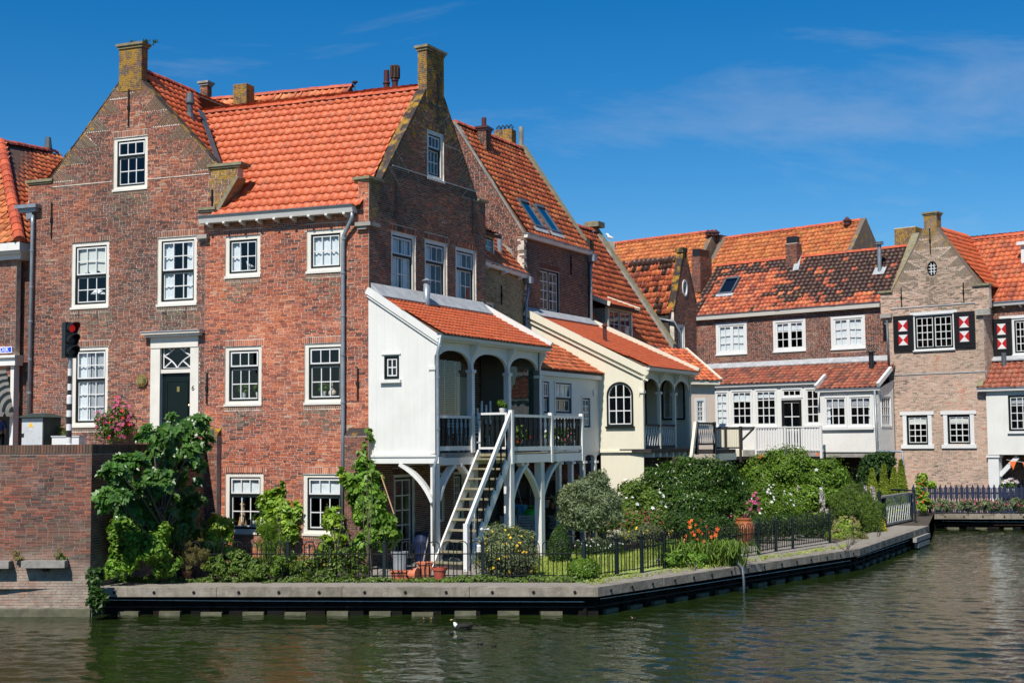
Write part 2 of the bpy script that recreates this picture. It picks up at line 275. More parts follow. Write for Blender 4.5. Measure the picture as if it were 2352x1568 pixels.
MT = dict(
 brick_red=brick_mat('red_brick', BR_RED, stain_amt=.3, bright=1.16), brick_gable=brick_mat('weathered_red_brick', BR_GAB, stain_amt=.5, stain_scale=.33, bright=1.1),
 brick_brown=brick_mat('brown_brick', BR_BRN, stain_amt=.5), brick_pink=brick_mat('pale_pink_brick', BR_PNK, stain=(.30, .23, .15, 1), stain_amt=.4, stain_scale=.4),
 brick_yellow=brick_mat('yellow_brick', BR_YEL, stain_amt=.4), brick_lichen=brick_mat('lichen_brick', BR_BRN, lichen=1.0, stain_amt=.3), brick_lichen2=brick_mat('lichen_pale_brick', BR_PNK, lichen=.7, stain=(.2, .15, .1, 1)),
 brick_quay=brick_mat('quay_wall_brick', BR_BRN, stain=(.12, .095, .07, 1), stain_amt=.6, stain_scale=.8, bright=1.15, tide=1.15),
 mortar=plain('mortar', c4(.56, .495, .42), .95, var=.3, vs=5, bmp=.3, dirt=c4(.3, .25, .2), dirt_amt=.5), mortar_dark=plain('dark_mortar', c4(.30, .265, .23), .95, var=.3, vs=5, bmp=.3),
 coping=plain('mossy_stone', c4(.20, .185, .12), .95, var=.3, vs=6, bmp=.6, dirt=c4(.32, .19, .03), dirt_amt=.7, dirt_scale=4), stone=plain('grey_stone', c4(.30, .28, .25), .9, var=.25, bmp=.4),
 cement=plain('cement_render', c4(.27, .25, .22), .95, var=.35, vs=2.5, bmp=.6, dirt=c4(.12, .10, .08), dirt_amt=.6),
 tile_new=tile_mat('orange_clay_tile', [(0, c4(.50, .098, .036)), (.5, c4(.555, .118, .043)), (1, c4(.60, .14, .053))], .5, patch=(.42, .20, .12, 1), patch_amt=.42, patch_scale=2.0),
 tile_old=tile_mat('old_orange_tile', [(0, c4(.26, .06, .03)), (.3, c4(.46, .10, .04)), (.7, c4(.58, .14, .05)), (1, c4(.62, .21, .08))], .6, patch=(.24, .13, .07, 1), patch_amt=.55, patch_scale=1.6, lichen=.25),
 tile_lichen=tile_mat('lichen_orange_tile', [(0, c4(.32, .085, .03)), (.4, c4(.50, .13, .045)), (1, c4(.60, .20, .06))], .65, patch=(.30, .17, .07, 1), patch_amt=.6, lichen=.9),
 tile_mix=tile_mat('mixed_glazed_tile', [(0, c4(.20, .05, .03)), (.3, c4(.36, .08, .035)), (.7, c4(.52, .12, .045)), (1, c4(.58, .18, .07))], .5, patch=(.14, .09, .06, 1), patch_amt=.5, lichen=.35),
 tile_brown=tile_mat('brown_red_tile', [(0, c4(.10, .04, .03)), (.4, c4(.21, .06, .036)), (.8, c4(.31, .08, .042)), (1, c4(.32, .12, .07))], .6, patch=(.15, .10, .055, 1), patch_amt=.6, lichen=.2),
 tile_wall=plain('dark_roof_boards', c4(.09, .05, .035), .9), ridge=tile_mat('ridge_clay', [(0, c4(.40, .075, .035)), (1, c4(.56, .12, .05))], .5, patch=(.2, .12, .07, 1), patch_amt=.6),
 white=plain('white_paint', c4(.69, .68, .645), .38, var=.04, vs=1.5, dirt=c4(.55, .52, .45), dirt_amt=.35, dirt_scale=1.4, streak=c4(.42, .42, .36), streak_amt=.2), frame=plain('off_white_frame_paint', c4(.67, .64, .57), .35, var=.05, dirt=c4(.5, .47, .4), dirt_amt=.3),
 bars=plain('white_glazing_paint', c4(.66, .66, .645), .35, var=.03), board=plain('white_board_paint', c4(.68, .67, .63), .42, var=.05, vs=1.2, dirt=c4(.58, .55, .48), dirt_amt=.4, dirt_scale=.8, streak=c4(.46, .455, .40), streak_amt=.2),
 cream=plain('cream_board_paint', c4(.68, .635, .50), .42, var=.05, vs=1.2, dirt=c4(.6, .53, .38), dirt_amt=.35, streak=c4(.46, .42, .31), streak_amt=.2), tan=plain('tan_board_paint', c4(.62, .50, .40), .5, var=.05),
 sash=plain('dark_green_sash_paint', c4(.006, .010, .009), .5, var=.1, spec=.25), door=plain('dark_green_door_paint', c4(.004, .010, .009), .4, var=.15, spec=.25), black=plain('black_paint', c4(.012, .012, .013), .35),
 glass=glass_mat('window_glass'), glass_green=glass_mat('green_screen_glass', (.35, .62, .56, 1), .7),
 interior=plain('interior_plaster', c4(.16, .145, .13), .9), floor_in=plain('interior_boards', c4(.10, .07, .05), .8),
 cloth=plain('white_net_cloth', c4(.78, .79, .82), .9, var=.08, vs=6), cloth_beige=plain('pale_blind_cloth', c4(.72, .71, .66), .9, var=.05),
 cloth_grey=plain('grey_lace_cloth', c4(.42, .42, .45), .9, var=.15, vs=8), cloth_red=plain('dark_red_cloth', c4(.22, .03, .035), .9),
 lead=plain('sheet_lead', c4(.36, .37, .38), .5, var=.2, vs=4, bmp=.3, bs=12), zinc=plain('zinc_pipe', c4(.25, .285, .32), .42, .35, var=.15, vs=5),
 zinc_dark=plain('dark_zinc_pipe', c4(.085, .10, .115), .5, .2, var=.2), iron=plain('black_iron', c4(.008, .009, .010), .6, spec=.25), iron_green=plain('dark_green_iron', c4(.008, .016, .017), .6, spec=.25), rust=plain('rust', c4(.055, .028, .02), .9, var=.4, vs=8),
 clay_pipe=plain('brown_clay_pot', c4(.085, .026, .018), .3), concrete=plain('quay_beam', c4(.235, .205, .165), .95, var=.35, vs=3.2, bmp=.9, bs=18, dirt=c4(.10, .09, .055), dirt_amt=.75, dirt_scale=1.7, streak=c4(.12, .11, .085), streak_amt=.75),
 wood_grey=plain('weathered_timber', c4(.25, .235, .21), .85, var=.3, vs=5, bmp=.4), steel=plain('wet_black_steel', c4(.008, .0075, .007), .85, var=.4, vs=3, dirt=c4(.03, .016, .009), dirt_amt=.5, spec=.12),
 moss=plain('algae_concrete', c4(.105, .10, .062), .8, var=.3, vs=5, bmp=.4, dirt=c4(.05, .06, .02), dirt_amt=.7, dirt_scale=4), gravel=plain('gravel_path', c4(.24, .215, .18), .95, var=.35, vs=25, bmp=.8, bs=60, dirt=c4(.19, .18, .10), dirt_amt=.6, dirt_scale=1.1),
 soil=plain('garden_soil', c4(.055, .042, .03), .95, var=.4, vs=6, bmp=.6), grass=plain('lawn_base', c4(.25, .31, .07), .95, var=.3, vs=4, bmp=.6), paving=plain('street_brick_paving', c4(.17, .13, .11), .9, var=.25, vs=12, bmp=.4),
 terracotta=plain('terracotta', c4(.50, .15, .075), .7, var=.15), plastic_red=plain('brick_red_plastic', c4(.36, .075, .045), .5), plastic_blue=plain('blue_plastic', c4(.02, .30, .62), .35), plastic_green=plain('green_plastic', c4(.015, .42, .03), .35), plastic_navy=plain('navy_plastic', c4(.008, .016, .055), .4),
 navy=plain('navy_fence_paint', c4(.006, .013, .042), .7, var=.15), orange=plain('orange_cloth', c4(.85, .16, .03), .8), wood=plain('bare_wood', c4(.46, .27, .14), .7, var=.2, vs=10), wood_dark=plain('dark_stained_wood', c4(.02, .018, .016), .7, var=.2), tread=plain('mossy_tread', c4(.23, .205, .13), .9, var=.3, vs=6),
 urn=plain('glazed_brown_clay', c4(.30, .10, .035), .3, var=.2, vs=5), galv=plain('galvanised_zinc', c4(.34, .37, .40), .45, .3, var=.15), grey_chair=plain('grey_blue_plastic', c4(.30, .345, .40), .5), skin=plain('skin', c4(.50, .28, .19), .5), denim=plain('blue_cotton', c4(.06, .13, .45), .9), hair=plain('dark_hair', c4(.03, .02, .015), .6),
 sign=plain('blue_enamel', c4(.01, .06, .55), .25, var=.02), sign_white=plain('white_enamel', c4(.8, .8, .8), .4, var=.02), cabinet=plain('grey_cabinet_paint', c4(.50, .52, .53), .45, var=.08, dirt=c4(.28, .28, .27), dirt_amt=.6, dirt_scale=6), cab_green=plain('dark_green_roof', c4(.025, .04, .032), .7, var=.25, vs=6),
 yellow=plain('yellow_sign', c4(.8, .42, .02), .5), brass=plain('brass', c4(.45, .33, .12), .3, .8), awn_dark=plain('awning_green_cloth', c4(.03, .055, .06), .9), awn_light=plain('awning_pale_cloth', c4(.50, .47, .41), .9), red_paint=plain('red_shutter_paint', c4(.42, .014, .016), .35, var=.05),
 duck_dark=plain('dark_duck_feathers', c4(.012, .011, .010), .95, var=.4, vs=30), duck_white=plain('white_feathers', c4(.75, .75, .73), .7), duck_yellow=plain('yellow_down', c4(.42, .28, .08), .9, var=.4, vs=40), bill=plain('bill', c4(.42, .33, .08), .5), bark=plain('bark', c4(.075, .058, .042), .9, var=.3, vs=12, bmp=.6), rope=plain('pale_rope', c4(.6, .6, .62), .8),
 sky_glass=glass_mat('roof_light_glass', (.25, .3, .34, 1), 2.2),
)
def emis(name, col, s):
 m, t, b, L = base(name); b.inputs['Base Color'].default_value = (.02, .02, .02, 1); b.inputs['Emission Color'].default_value = col; b.inputs['Emission Strength'].default_value = s; return m
MT['red_lens'] = emis('lit_red_lens', c4(1, .02, .01), .25)
def lf(name, a, b, c, **k): MT[name] = leaf_mat(name, [(0, c4(*a)), (.5, c4(*b)), (1, c4(*c))], **k)
lf('leaf_fig', (.03, .085, .014), (.06, .15, .022), (.12, .24, .045), rough=.35, spec=.5)
lf('leaf_vine', (.12, .22, .02), (.22, .35, .035), (.36, .47, .06)); lf('leaf_hop', (.08, .18, .018), (.14, .27, .03), (.23, .36, .045))
lf('leaf_laurel', (.028, .070, .012), (.055, .12, .018), (.12, .20, .03), rough=.32, spec=.5); lf('leaf_bright', (.07, .15, .014), (.13, .23, .022), (.21, .31, .04), rough=.4)
lf('leaf_box', (.024, .06, .012), (.045, .10, .018), (.085, .15, .028)); lf('leaf_olive', (.10, .13, .065), (.20, .25, .13), (.34, .39, .25), rough=.5)
lf('leaf_grey', (.11, .145, .07), (.18, .22, .11), (.26, .30, .16)); lf('leaf_herb', (.06, .11, .018), (.11, .18, .026), (.18, .26, .045)); lf('leaf_lime', (.14, .20, .012), (.25, .30, .02), (.42, .42, .04))
lf('leaf_conifer', (.12, .17, .015), (.21, .27, .022), (.30, .35, .04)); lf('leaf_dry', (.20, .15, .06), (.28, .22, .09), (.22, .25, .07)); lf('leaf_ivy', (.012, .04, .008), (.03, .075, .012), (.07, .13, .025)); lf('leaf_grass', (.20, .27, .04), (.29, .36, .06), (.42, .44, .11))
lf('fl_pink', (.42, .035, .13), (.55, .08, .21), (.66, .17, .31), trans=.2); lf('fl_white', (.7, .7, .66), (.8, .8, .78), (.85, .85, .85), trans=.2); lf('fl_red', (.55, .012, .012), (.7, .02, .015), (.75, .05, .02), trans=.2); lf('fl_crimson', (.30, .02, .06), (.42, .03, .09), (.5, .06, .13), trans=.2)
lf('fl_yellow', (.75, .42, .01), (.85, .55, .02), (.9, .65, .05), trans=.2); lf('fl_orange', (.75, .09, .01), (.85, .14, .015), (.88, .22, .03), trans=.2); lf('fl_mauve', (.34, .22, .30), (.62, .52, .58), (.75, .70, .70), trans=.2)
# ------------------------------------------------------------------ shared piece meshes
def share(name, verts, faces, mat, smooth=False):
 me = bpy.data.meshes.new(name); me.from_pydata(verts, [], faces)
 if smooth: me.polygons.foreach_set('use_smooth', [True] * len(faces))
 me.materials.append(mat); me.update(); return me
CUBE_V = [(x, y, z) for y in (-.5, .5) for z in (-.5, .5) for x in (-.5, .5)]
CUBE_F = [(0, 1, 3, 2), (0, 4, 5, 1), (2, 3, 7, 6), (0, 2, 6, 4), (1, 5, 7, 3)]
SH = {}
def shared(key, fn):
 if key not in SH: SH[key] = fn()
 return SH[key]
def piece(name, me, parent, mtx, rnd=0.0, cls=0.0):
 o = bpy.data.objects.new(name, me); o.color = (rnd, cls, 0, 1); COL.objects.link(o); o.parent = parent
 o.matrix_basis = Matrix.Translation(-ORG[parent.name]) @ mtx
 ORG[o.name] = ORG[parent.name]; return o
def dist(p): return (p - CP).length
# ------------------------------------------------------------------ brick walls
def scan(poly, y):
 xs = []
 for i in range(len(poly)):
  (x0, y0), (x1, y1) = poly[i], poly[(i + 1) % len(poly)]
  if (y0 <= y) != (y1 <= y): xs.append(x0 + (y - y0) / (y1 - y0) * (x1 - x0))
 xs.sort(); return [(xs[i], xs[i + 1]) for i in range(0, len(xs) - 1, 2)]
def minus(iv, cut):
 out = []
 for a, b in iv:
  segs = [(a, b)]
  for c, d in cut:
   nx = []
   for p, q in segs:
    if d <= p or c >= q: nx.append((p, q)); continue
    if c > p: nx.append((p, c))
    if d < q: nx.append((d, q))
   segs = nx
  out += segs
 return out
def rpoly(r): u0, u1, z0, z1 = r; return [(u0, z0), (u1, z0), (u1, z1), (u0, z1)]
def inside(poly, x, y): return any(a <= x <= b for a, b in scan(poly, y))
def tumbles(p, q, n, frac=1.0):
 """tooth triangles of tumbled brickwork along a gable edge from p (low) to q (high)"""
 out = []; dz = (q[1] - p[1]) / n; du = (q[0] - p[0]) / n
 for i in range(n):
  a = (p[0] + du * i, p[1] + dz * i); b = (a[0] + du, a[1] + dz)
  inn = (b[0] + dz * dz / du * frac, a[1])
  out.append(([a, inn, b] if du > 0 else [a, b, inn], math.atan2(dz, du) + (-math.pi / 2 if du > 0 else math.pi / 2)))
 return out
def lay(poly, holes, ang, course, blen, rng, joint=.0122, mn=.03):
 """rows of bricks in a polygon: list of (u, z, len, h, ang)"""
 ca, sa = math.cos(ang), math.sin(ang)
 tr = lambda P: [(x * ca + y * sa, -x * sa + y * ca) for x, y in P]
 pr = tr(poly); hr = [tr(h) for h in holes]
 ys = [y for _, y in pr]; k = int(math.floor(min(ys) / course)); out = []
 while k * course < max(ys):
  ym = (k + .5) * course; iv = scan(pr, ym)
  if iv:
   iv = minus(iv, [c for h in hr for c in scan(h, ym)])
   for a, b in iv:
    if b - a < mn: continue
    x = a; ph = (k % 2) * blen * .5 + rng.uniform(-.03, .03); nxt = math.floor((a - ph) / blen) * blen + ph + blen
    header = (k % 2 == 0 and rng.random() < .5)
    while x < b - mn * .66:
     e = min(nxt, b)
     if b - e < mn * 1.5: e = b
     if e - x > mn:
      cx = (x + e) / 2; out.append((cx * ca - ym * sa, cx * sa + ym * ca, e - x - joint, course - joint * .9, ang))
     x = e; nxt = e + blen * (1 if rng.random() > .22 else .5)
  k += 1
 return out
def wall(parent, fr, poly, holes=(), mat='brick_red', course=.0505, blen=.205, mortar='mortar', tumble=(), nparts=120, thick=.25, cls_fn=None, reveal=True, name='wall', d=0.0, sub=True):
 """a wall of real bricks; holes: dicts rect|poly, lintel, sill"""
 rng = random.Random(hash((round(fr.o.x, 2), round(fr.o.y, 2), len(poly))) & 0xffff)
 hp, sold = [], []; ph0 = rng.uniform(0, 6)
 for h in holes:
  P = h.get('poly') or rpoly(h['rect']); hp.append(P)
  if 'rect' in h:
   u0, u1, z0, z1 = h['rect']
   if h.get('lintel', True): sold.append((u0 - .06, u1 + .06, z1, z1 + h.get('lh', .16), 0))
   if h.get('sill', True): sold.append((u0 - .02, u1 + .02, z0 - .13, z0, 1))
 cut = hp + [rpoly(s[:4]) for s in sold] + [t[0] for t in tumble]
 bricks = [(b, 0) for b in lay(poly, cut, 0, course, blen, rng)]
 for u0, u1, z0, z1, gr in sold:
  n = max(1, int((u1 - u0) / .056)); w_ = (u1 - u0) / n
  for i in range(n):
   bricks.append(((u0 + (i + .5) * w_, (z0 + z1) / 2, w_ - .014, z1 - z0 - .008, 0), gr))
 for tp, ang in tumble:
  bricks += [(b, 1) for b in lay(tp, hp, ang, course, blen, rng, .009, .012)]
 # mortar backing, one strip per course
 m = MB(); zs = [z for _, z in poly]; k0 = min(zs); nrow = max(1, int(round((max(zs) - k0) / course))); hgt = (max(zs) - k0) / nrow
 prev = None
 for k in range(nrow):
  za, zb = k0 + k * hgt, k0 + (k + 1) * hgt; zm = (za + zb) / 2
  iv = tuple((round(a, 4), round(b, 4)) for a, b in minus(scan(poly, zm), [c for h in hp for c in scan(h, zm)]))
  if prev and prev[0] == iv: prev[2] = zb
  else:
   if prev:
    for a, b in prev[0]: m.box(fr, a, b, prev[1], prev[2], d - thick, d - .007)
   prev = [iv, za, zb]
 for a, b in prev[0]: m.box(fr, a, b, prev[1], prev[2], d - thick, d - .007)
 wo = m.build(name, MT[mortar], parent)
 n = fr.n; t = fr.t; recs = []
 for (u, z, L, h, ang), gr in bricks:
  pv = .10 * math.sin(u * 1.3 + z * .9 + ph0) + .08 * math.sin(u * 2.9 - z * 2.1 + ph0 * 2); rv = min(.999, max(0.0, rng.betavariate(3.6, 3.0) + pv)); cl = gr
  if cls_fn: cl = max(cl, cls_fn(u, z, rng))
  recs.append((u, z, L, h, ang, rv, cl, d + rng.uniform(-.003, .003)))
 recs.sort(key=lambda r: -r[2] * r[3] / (dist(fr.w(r[0], r[1])) ** 2) if r[2] > .15 else 0)
 me = shared(('brick', mat), lambda: share('brick', CUBE_V, CUBE_F, MT[mat]))
 npz = nparts if sub else 0
 for u, z, L, h, ang, rv, cl, dd in recs[:npz]:
  c, s_ = math.cos(ang), math.sin(ang)
  ax = (t * c + Vector((0, 0, s_))) * L; az = (t * -s_ + Vector((0, 0, c))) * h; p = fr.w(u, z, dd - .02)
  ay = n * -.04
  piece('brick', me, wo, Matrix(((ax.x, ay.x, az.x, p.x), (ax.y, ay.y, az.y, p.y), (ax.z, ay.z, az.z, p.z), (0, 0, 0, 1))), rv, cl)
 mb = MB(); V = mb.v; Fc = mb.f
 tx, ty, nx, ny = t.x, t.y, n.x, n.y; ox, oy = fr.o.x, fr.o.y
 for u, z, L, h, ang, rv, cl, dd in recs[npz:]:
  c, s_ = math.cos(ang), math.sin(ang); i = len(V)
  for D in (dd, dd - .03):
   for sz in (-.5, .5):
    for sx in (-.5, .5):
     a = u + sx * L * c - sz * h * s_; b = z + sx * L * s_ + sz * h * c
     V.append((ox + a * tx + D * nx, oy + a * ty + D * ny, b))
  Fc += [(i, i + 1, i + 3, i + 2), (i, i + 4, i + 5, i + 1), (i + 2, i + 3, i + 7, i + 6), (i, i + 2, i + 6, i + 4), (i + 1, i + 5, i + 7, i + 3)]
  mb.r += [rv] * 5; mb.c += [float(cl)] * 5
 if mb.f: mb.build('brickwork', MT[mat], wo, kind='stuff')
 return wo
def chimney(parent, c, fr, w_, dp, z0, z1, mat='brick_lichen', cap=True, name='chimney', course=.055, cls=None, capm='coping'):
 """brick stack standing on its parent; c is the middle of its base in the plane fr (u, d)"""
 u, d = c; m = MB(); m.box(fr, u - w_ / 2 + .012, u + w_ / 2 - .012, z0, z1, d - dp + .012, d - .012); o = m.build(name, MT['mortar'], parent)
 b = MB(); rng = random.Random(int(z1 * 1000)); side = fr.turn(u + w_ / 2, d)
 faces = [(fr, u - w_ / 2, u + w_ / 2, d), (side, 0, dp, 0)]
 left = Fr((fr.w(u - w_ / 2, 0, d - dp).x, fr.w(u - w_ / 2, 0, d - dp).y), (fr.n.x, fr.n.y)); faces.append((left, 0, dp, 0))
 for F_, a, e, dd in faces:
  for (uu, zz, L, h, _) in lay([(a, z0), (e, z0), (e, z1), (a, z1)], [], 0, course, .2, rng):
   b.box(F_, uu - L / 2, uu + L / 2, zz - h / 2, zz + h / 2, dd - .03, dd + rng.uniform(-.003, .003), rng.betavariate(2.2, 1.9), 2.0 if cls else 0.0)
 b.build('brickwork', MT[mat], o, kind='stuff')
 if cap:
  k = MB(); k.box(fr, u - w_ / 2 - .07, u + w_ / 2 + .07, z1 - .02, z1 + .05, d - dp - .07, d + .07); k.box(fr, u - w_ / 2 - .03, u + w_ / 2 + .03, z1 - .09, z1 - .018, d - dp - .03, d + .03); k.build('cap', MT[capm], o)
 return o
# ------------------------------------------------------------------ pantile roofs
PROF = [(-.02, .023), (.10, .009), (.28, -.004), (.48, -.003), (.62, .009), (.76, .029), (.89, .036), (1.02, .026)]
def tile_mesh(wa, lb, mat, gap=1.0):
 v = []; f = []; L = lb * 1.22; n = len(PROF)
 for i, (x, h) in enumerate(PROF): v.append(((x - .5) * wa, 0, h * wa / .22 + .042 * lb / .3))
 for i, (x, h) in enumerate(PROF): v.append(((x - .5) * wa, L, h * wa / .22 + .004))
 for i, (x, h) in enumerate(PROF): v.append(((x - .5) * wa, .004, h * wa / .22 + (.042 - .022 / gap if gap > 1 else .042 - .022 - .012 * (1 - gap)) * lb / .3))
 for i in range(n - 1): f.append((i, i + 1, n + i + 1, n + i)); f.append((2 * n + i, 2 * n + i + 1, i + 1, i))
 me = share('tile', v, f, MT[mat]); me.polygons.foreach_set('use_smooth', [True] * len(f))
 me.update(); return me, v, f
def roof(parent, pts, wa, lb, mat, nparts=300, jit=.004, cls_fn=None, name='roof', under=True, skip=None, rvf=None, b0=0.0, e=None, gap=.4):
 """pantiles over a planar polygon; pts[0]->pts[1] is the eave, seen from outside left to right"""
 P0 = pts[0]; e = e or (pts[1] - P0).normalized(); nrm = e.cross(pts[2] - P0).normalized(); s = nrm.cross(e).normalized()
 poly = [((p - P0).dot(e), (p - P0).dot(s)) for p in pts]
 m = MB(); m.hull([p - nrm * .10 for p in pts], [p - nrm * .015 for p in pts]); ro = m.build(name, MT['tile_wall'], parent)
 me, tv, tf = shared(('tile', round(wa, 3), round(lb, 3), mat, gap), lambda: tile_mesh(wa, lb, mat, gap))
 rng = random.Random(int(abs(P0.x * 131 + P0.z * 17)) + len(pts)); recs = []
 amin, amax = min(a for a, _ in poly), max(a for a, _ in poly); bmax = max(b for _, b in poly)
 nb = int(bmax / lb) + 1
 for j in range(nb):
  for i in range(int(amin / wa) - 1, int(amax / wa) + 2):
   a, b = (i + .5) * wa, b0 + j * lb
   if not inside(poly, a, b + lb * .45): continue
   if skip and any(inside(q, a, b + lb * .5) for q in skip): continue
   p = P0 + e * (a + rng.gauss(0, jit)) + s * (b - .03 + rng.gauss(0, jit)) + nrm * rng.uniform(0, jit)
   rv = rvf(a, b, rng) if rvf else rng.random()
   recs.append((p, rng.gauss(0, jit * 2), rng.gauss(0, jit * 1.5), rv, cls_fn(a, b, rng) if cls_fn else 0.0))
 recs.sort(key=lambda r: dist(r[0]))
 B = Matrix((e, s, nrm)).transposed()
 for p, r1, r2, rv, cl in recs[:nparts]:
  mt = Matrix.Translation(p) @ (B @ Matrix.Rotation(r1, 3, 'Z') @ Matrix.Rotation(r2, 3, 'Y')).to_4x4()
  piece('tile', me, ro, mt, rv, cl)
 if len(recs) > nparts:
  mb = MB(); mb.sm = True
  for p, r1, r2, rv, cl in recs[nparts:]:
   mt = B @ Matrix.Rotation(r1, 3, 'Z') @ Matrix.Rotation(r2, 3, 'Y')
   mb.faces([p + mt @ Vector(q) for q in tv], tf, rv, cl)
  mb.build('tiles', MT[mat], ro, kind='stuff')
 ro_frame = (P0, e, s, nrm); return ro, ro_frame
def ridge(parent, A, B, rad=.11, mat='ridge', step=.36):
 d = (B - A); n = max(1, int(d.length / step)); L = d.length / n; d.normalize(); x = d.cross(Vector((0, 0, 1))).normalized(); z = x.cross(d)
 def mk():
  v = []; f = []
  for y, r in ((-.02, 1.08), (1.04, .95)):
   for k in range(7):
    a = math.pi * k / 6; v.append((math.cos(a) * r, y, math.sin(a) * r - .15))
  for k in range(6): f.append((k, k + 1, 8 + k, 7 + k))
  f.append(tuple(range(7)))
  return share('ridge_tile', v, f, MT[mat])
 me = shared(('ridge', mat), mk); rng = random.Random(int(A.x * 100))
 M3 = Matrix((x * rad, d * L, z * rad)).transposed()
 for i in range(n):
  piece('ridge_tile', me, parent, Matrix.Translation(A + d * L * i + Vector((0, 0, rng.uniform(-.008, .008)))) @ M3.to_4x4(), rng.random())
def verge(parent, A, B, w_, h, nrm_d, mat, name='verge_board'):
 m = MB(); m.bar(A, B, w_, h); return m.build(name, MT[mat], parent)
# ------------------------------------------------------------------ windows
def pane_mesh():
 return shared('pane', lambda: share('pane', [(-.5, 0, -.5), (.5, 0, -.5), (.5, 0, .5), (-.5, 0, .5)], [(0, 1, 2, 3)], MT['glass']))
def pane_at(parent, fr, u0_, u1_, z0, z1, d, mat=None):
 me = pane_mesh() if mat is None else shared(('pane', mat), lambda: share('pane', [(-.5, 0, -.5), (.5, 0, -.5), (.5, 0, .5), (-.5, 0, .5)], [(0, 1, 2, 3)], MT[mat]))
 p = fr.w((u0_ + u1_) / 2, (z0 + z1) / 2, d); a = fr.t * (u1_ - u0_); b = fr.n * -1; c = z1 - z0
 piece('pane', me, parent, Matrix(((a.x, b.x, 0, p.x), (a.y, b.y, 0, p.y), (0, 0, c, p.z), (0, 0, 0, 1))))
def frame_boxes(m, fr, r, wd, d0, d1, bottom=None):
 u0_, u1_, z0, z1 = r; bt = wd if bottom is None else bottom
 m.box(fr, u0_, u0_ + wd, z0, z1, d0, d1); m.box(fr, u1_ - wd, u1_, z0, z1, d0, d1)
 m.box(fr, u0_ + wd, u1_ - wd, z1 - wd, z1, d0, d1 - .002); m.box(fr, u0_ + wd, u1_ - wd, z0, z0 + bt, d0, d1 - .002)
def glaze(parent, fr, r, cols, rows, d, bw=.026, bmat='bars', edge=.036, glass=None):
 """white-barred light: bars and single panes"""
 u0_, u1_, z0, z1 = r; m = MB(); frame_boxes(m, fr, r, edge, d - .03, d + .012)
 a, b, c, e = u0_ + edge, u1_ - edge, z0 + edge, z1 - edge
 for i in range(1, cols): x = a + (b - a) * i / cols; m.box(fr, x - bw / 2, x + bw / 2, c, e, d - .02, d + .008)
 for j in range(1, rows): z = c + (e - c) * j / rows; m.box(fr, a, b, z - bw / 2, z + bw / 2, d - .018, d + .006)
 m.build('glazing_bars', MT[bmat], parent)
 for i in range(cols):
  for j in range(rows):
   pane_at(parent, fr, a + (b - a) * i / cols, a + (b - a) * (i + 1) / cols, c + (e - c) * j / rows, c + (e - c) * (j + 1) / rows, d - .008 + ((i * 3 + j) % 4) * .0007, glass)
def window(parent, fr, r, cols=3, rows=(1, 2), fwid=.105, d=-.035, fmat='frame', smat='sash', bmat='bars', kind='sash', sill=True, name='window', bw=.026, sw=.05, glass=None):
 """r: outer frame rectangle (u0,u1,z0,z1); rows: (upper, lower) for a sash, n for a fixed light"""
 u0_, u1_, z0, z1 = r; m = MB(); frame_boxes(m, fr, r, fwid, d - .12, d)
 if sill: m.box(fr, u0_ - .02, u1_ + .02, z0 - .03, z0 + .03, d - .1, d + .06)
 wo = m.build(name, MT[fmat], parent)
 a, b, c, e = u0_ + fwid, u1_ - fwid, z0 + fwid * .9, z1 - fwid
 s = MB(); frame_boxes(s, fr, (a, b, c, e), sw, d - .11, d - .03, bottom=sw * 1.3)
 if kind == 'sash':
  hi, lo = rows; zm = c + (e - c) * lo / (hi + lo)
  s.box(fr, a + sw, b - sw, zm - .045, zm + .03, d - .11, d - .031); s.build('sash', MT[smat], wo)
  glaze(wo, fr, (a + sw * .7, b - sw * .7, zm + .02, e - sw * .8), cols, hi, d - .04, bw, bmat, glass=glass)
  glaze(wo, fr, (a + sw * .7, b - sw * .7, c + sw * 1.2, zm - .035), cols, lo, d - .075, bw, bmat, glass=glass)
 elif kind == 'pair':
  um = (a + b) / 2; s.box(fr, um - .045, um + .045, c + sw, e - sw, d - .11, d - .031); s.build('sash', MT[smat], wo)
  for x0, x1 in ((a + sw * .8, um - .04), (um + .04, b - sw * .8)): glaze(wo, fr, (x0, x1, c + sw, e - sw * .8), cols, rows, d - .045, bw, bmat, glass=glass)
 else:
  s.build('sash', MT[smat], wo); glaze(wo, fr, (a + sw * .7, b - sw * .7, c + sw * 1.1, e - sw * .8), cols, rows, d - .045, bw, bmat, glass=glass)
 return wo
def curtain(fr, u0_, u1_, z0, z1, label, mat='cloth', d=-.30, waves=None, cat='curtain', name='curtain', scallop=0.0):
 m = MB(); m.sm = True; n = max(8, int((u1_ - u0_) / .03)); wv = waves or max(2, (u1_ - u0_) / .13); rows = []
 for k in range(n + 1):
  f = k / n; u = u0_ + (u1_ - u0_) * f; dd = d + .016 * math.sin(f * wv * 2 * math.pi) + .007 * math.sin(f * wv * 5.1)
  zl = z0 - scallop * abs(math.sin(f * math.pi * 3)); rows.append((fr.w(u, zl, dd), fr.w(u, z1, dd)))
 i = len(m.v)
 for a, b in rows: m.v += [a, b]
 for a, b in rows[::-1]: m.v += [a - fr.n * .006, b - fr.n * .006]
 N = 2 * (n + 1)
 for k in range(n): m.f.append((2 * k, 2 * k + 2, 2 * k + 3, 2 * k + 1))
 for k in range(n): m.f.append((N + 2 * k, N + 2 * k + 2, N + 2 * k + 3, N + 2 * k + 1))
 m.r = [0.0] * len(m.f); m.c = [0.0] * len(m.f)
 return m.build(name, MT[mat], None, org=fr.w((u0_ + u1_) / 2, z0, d), label=label, cat=cat)
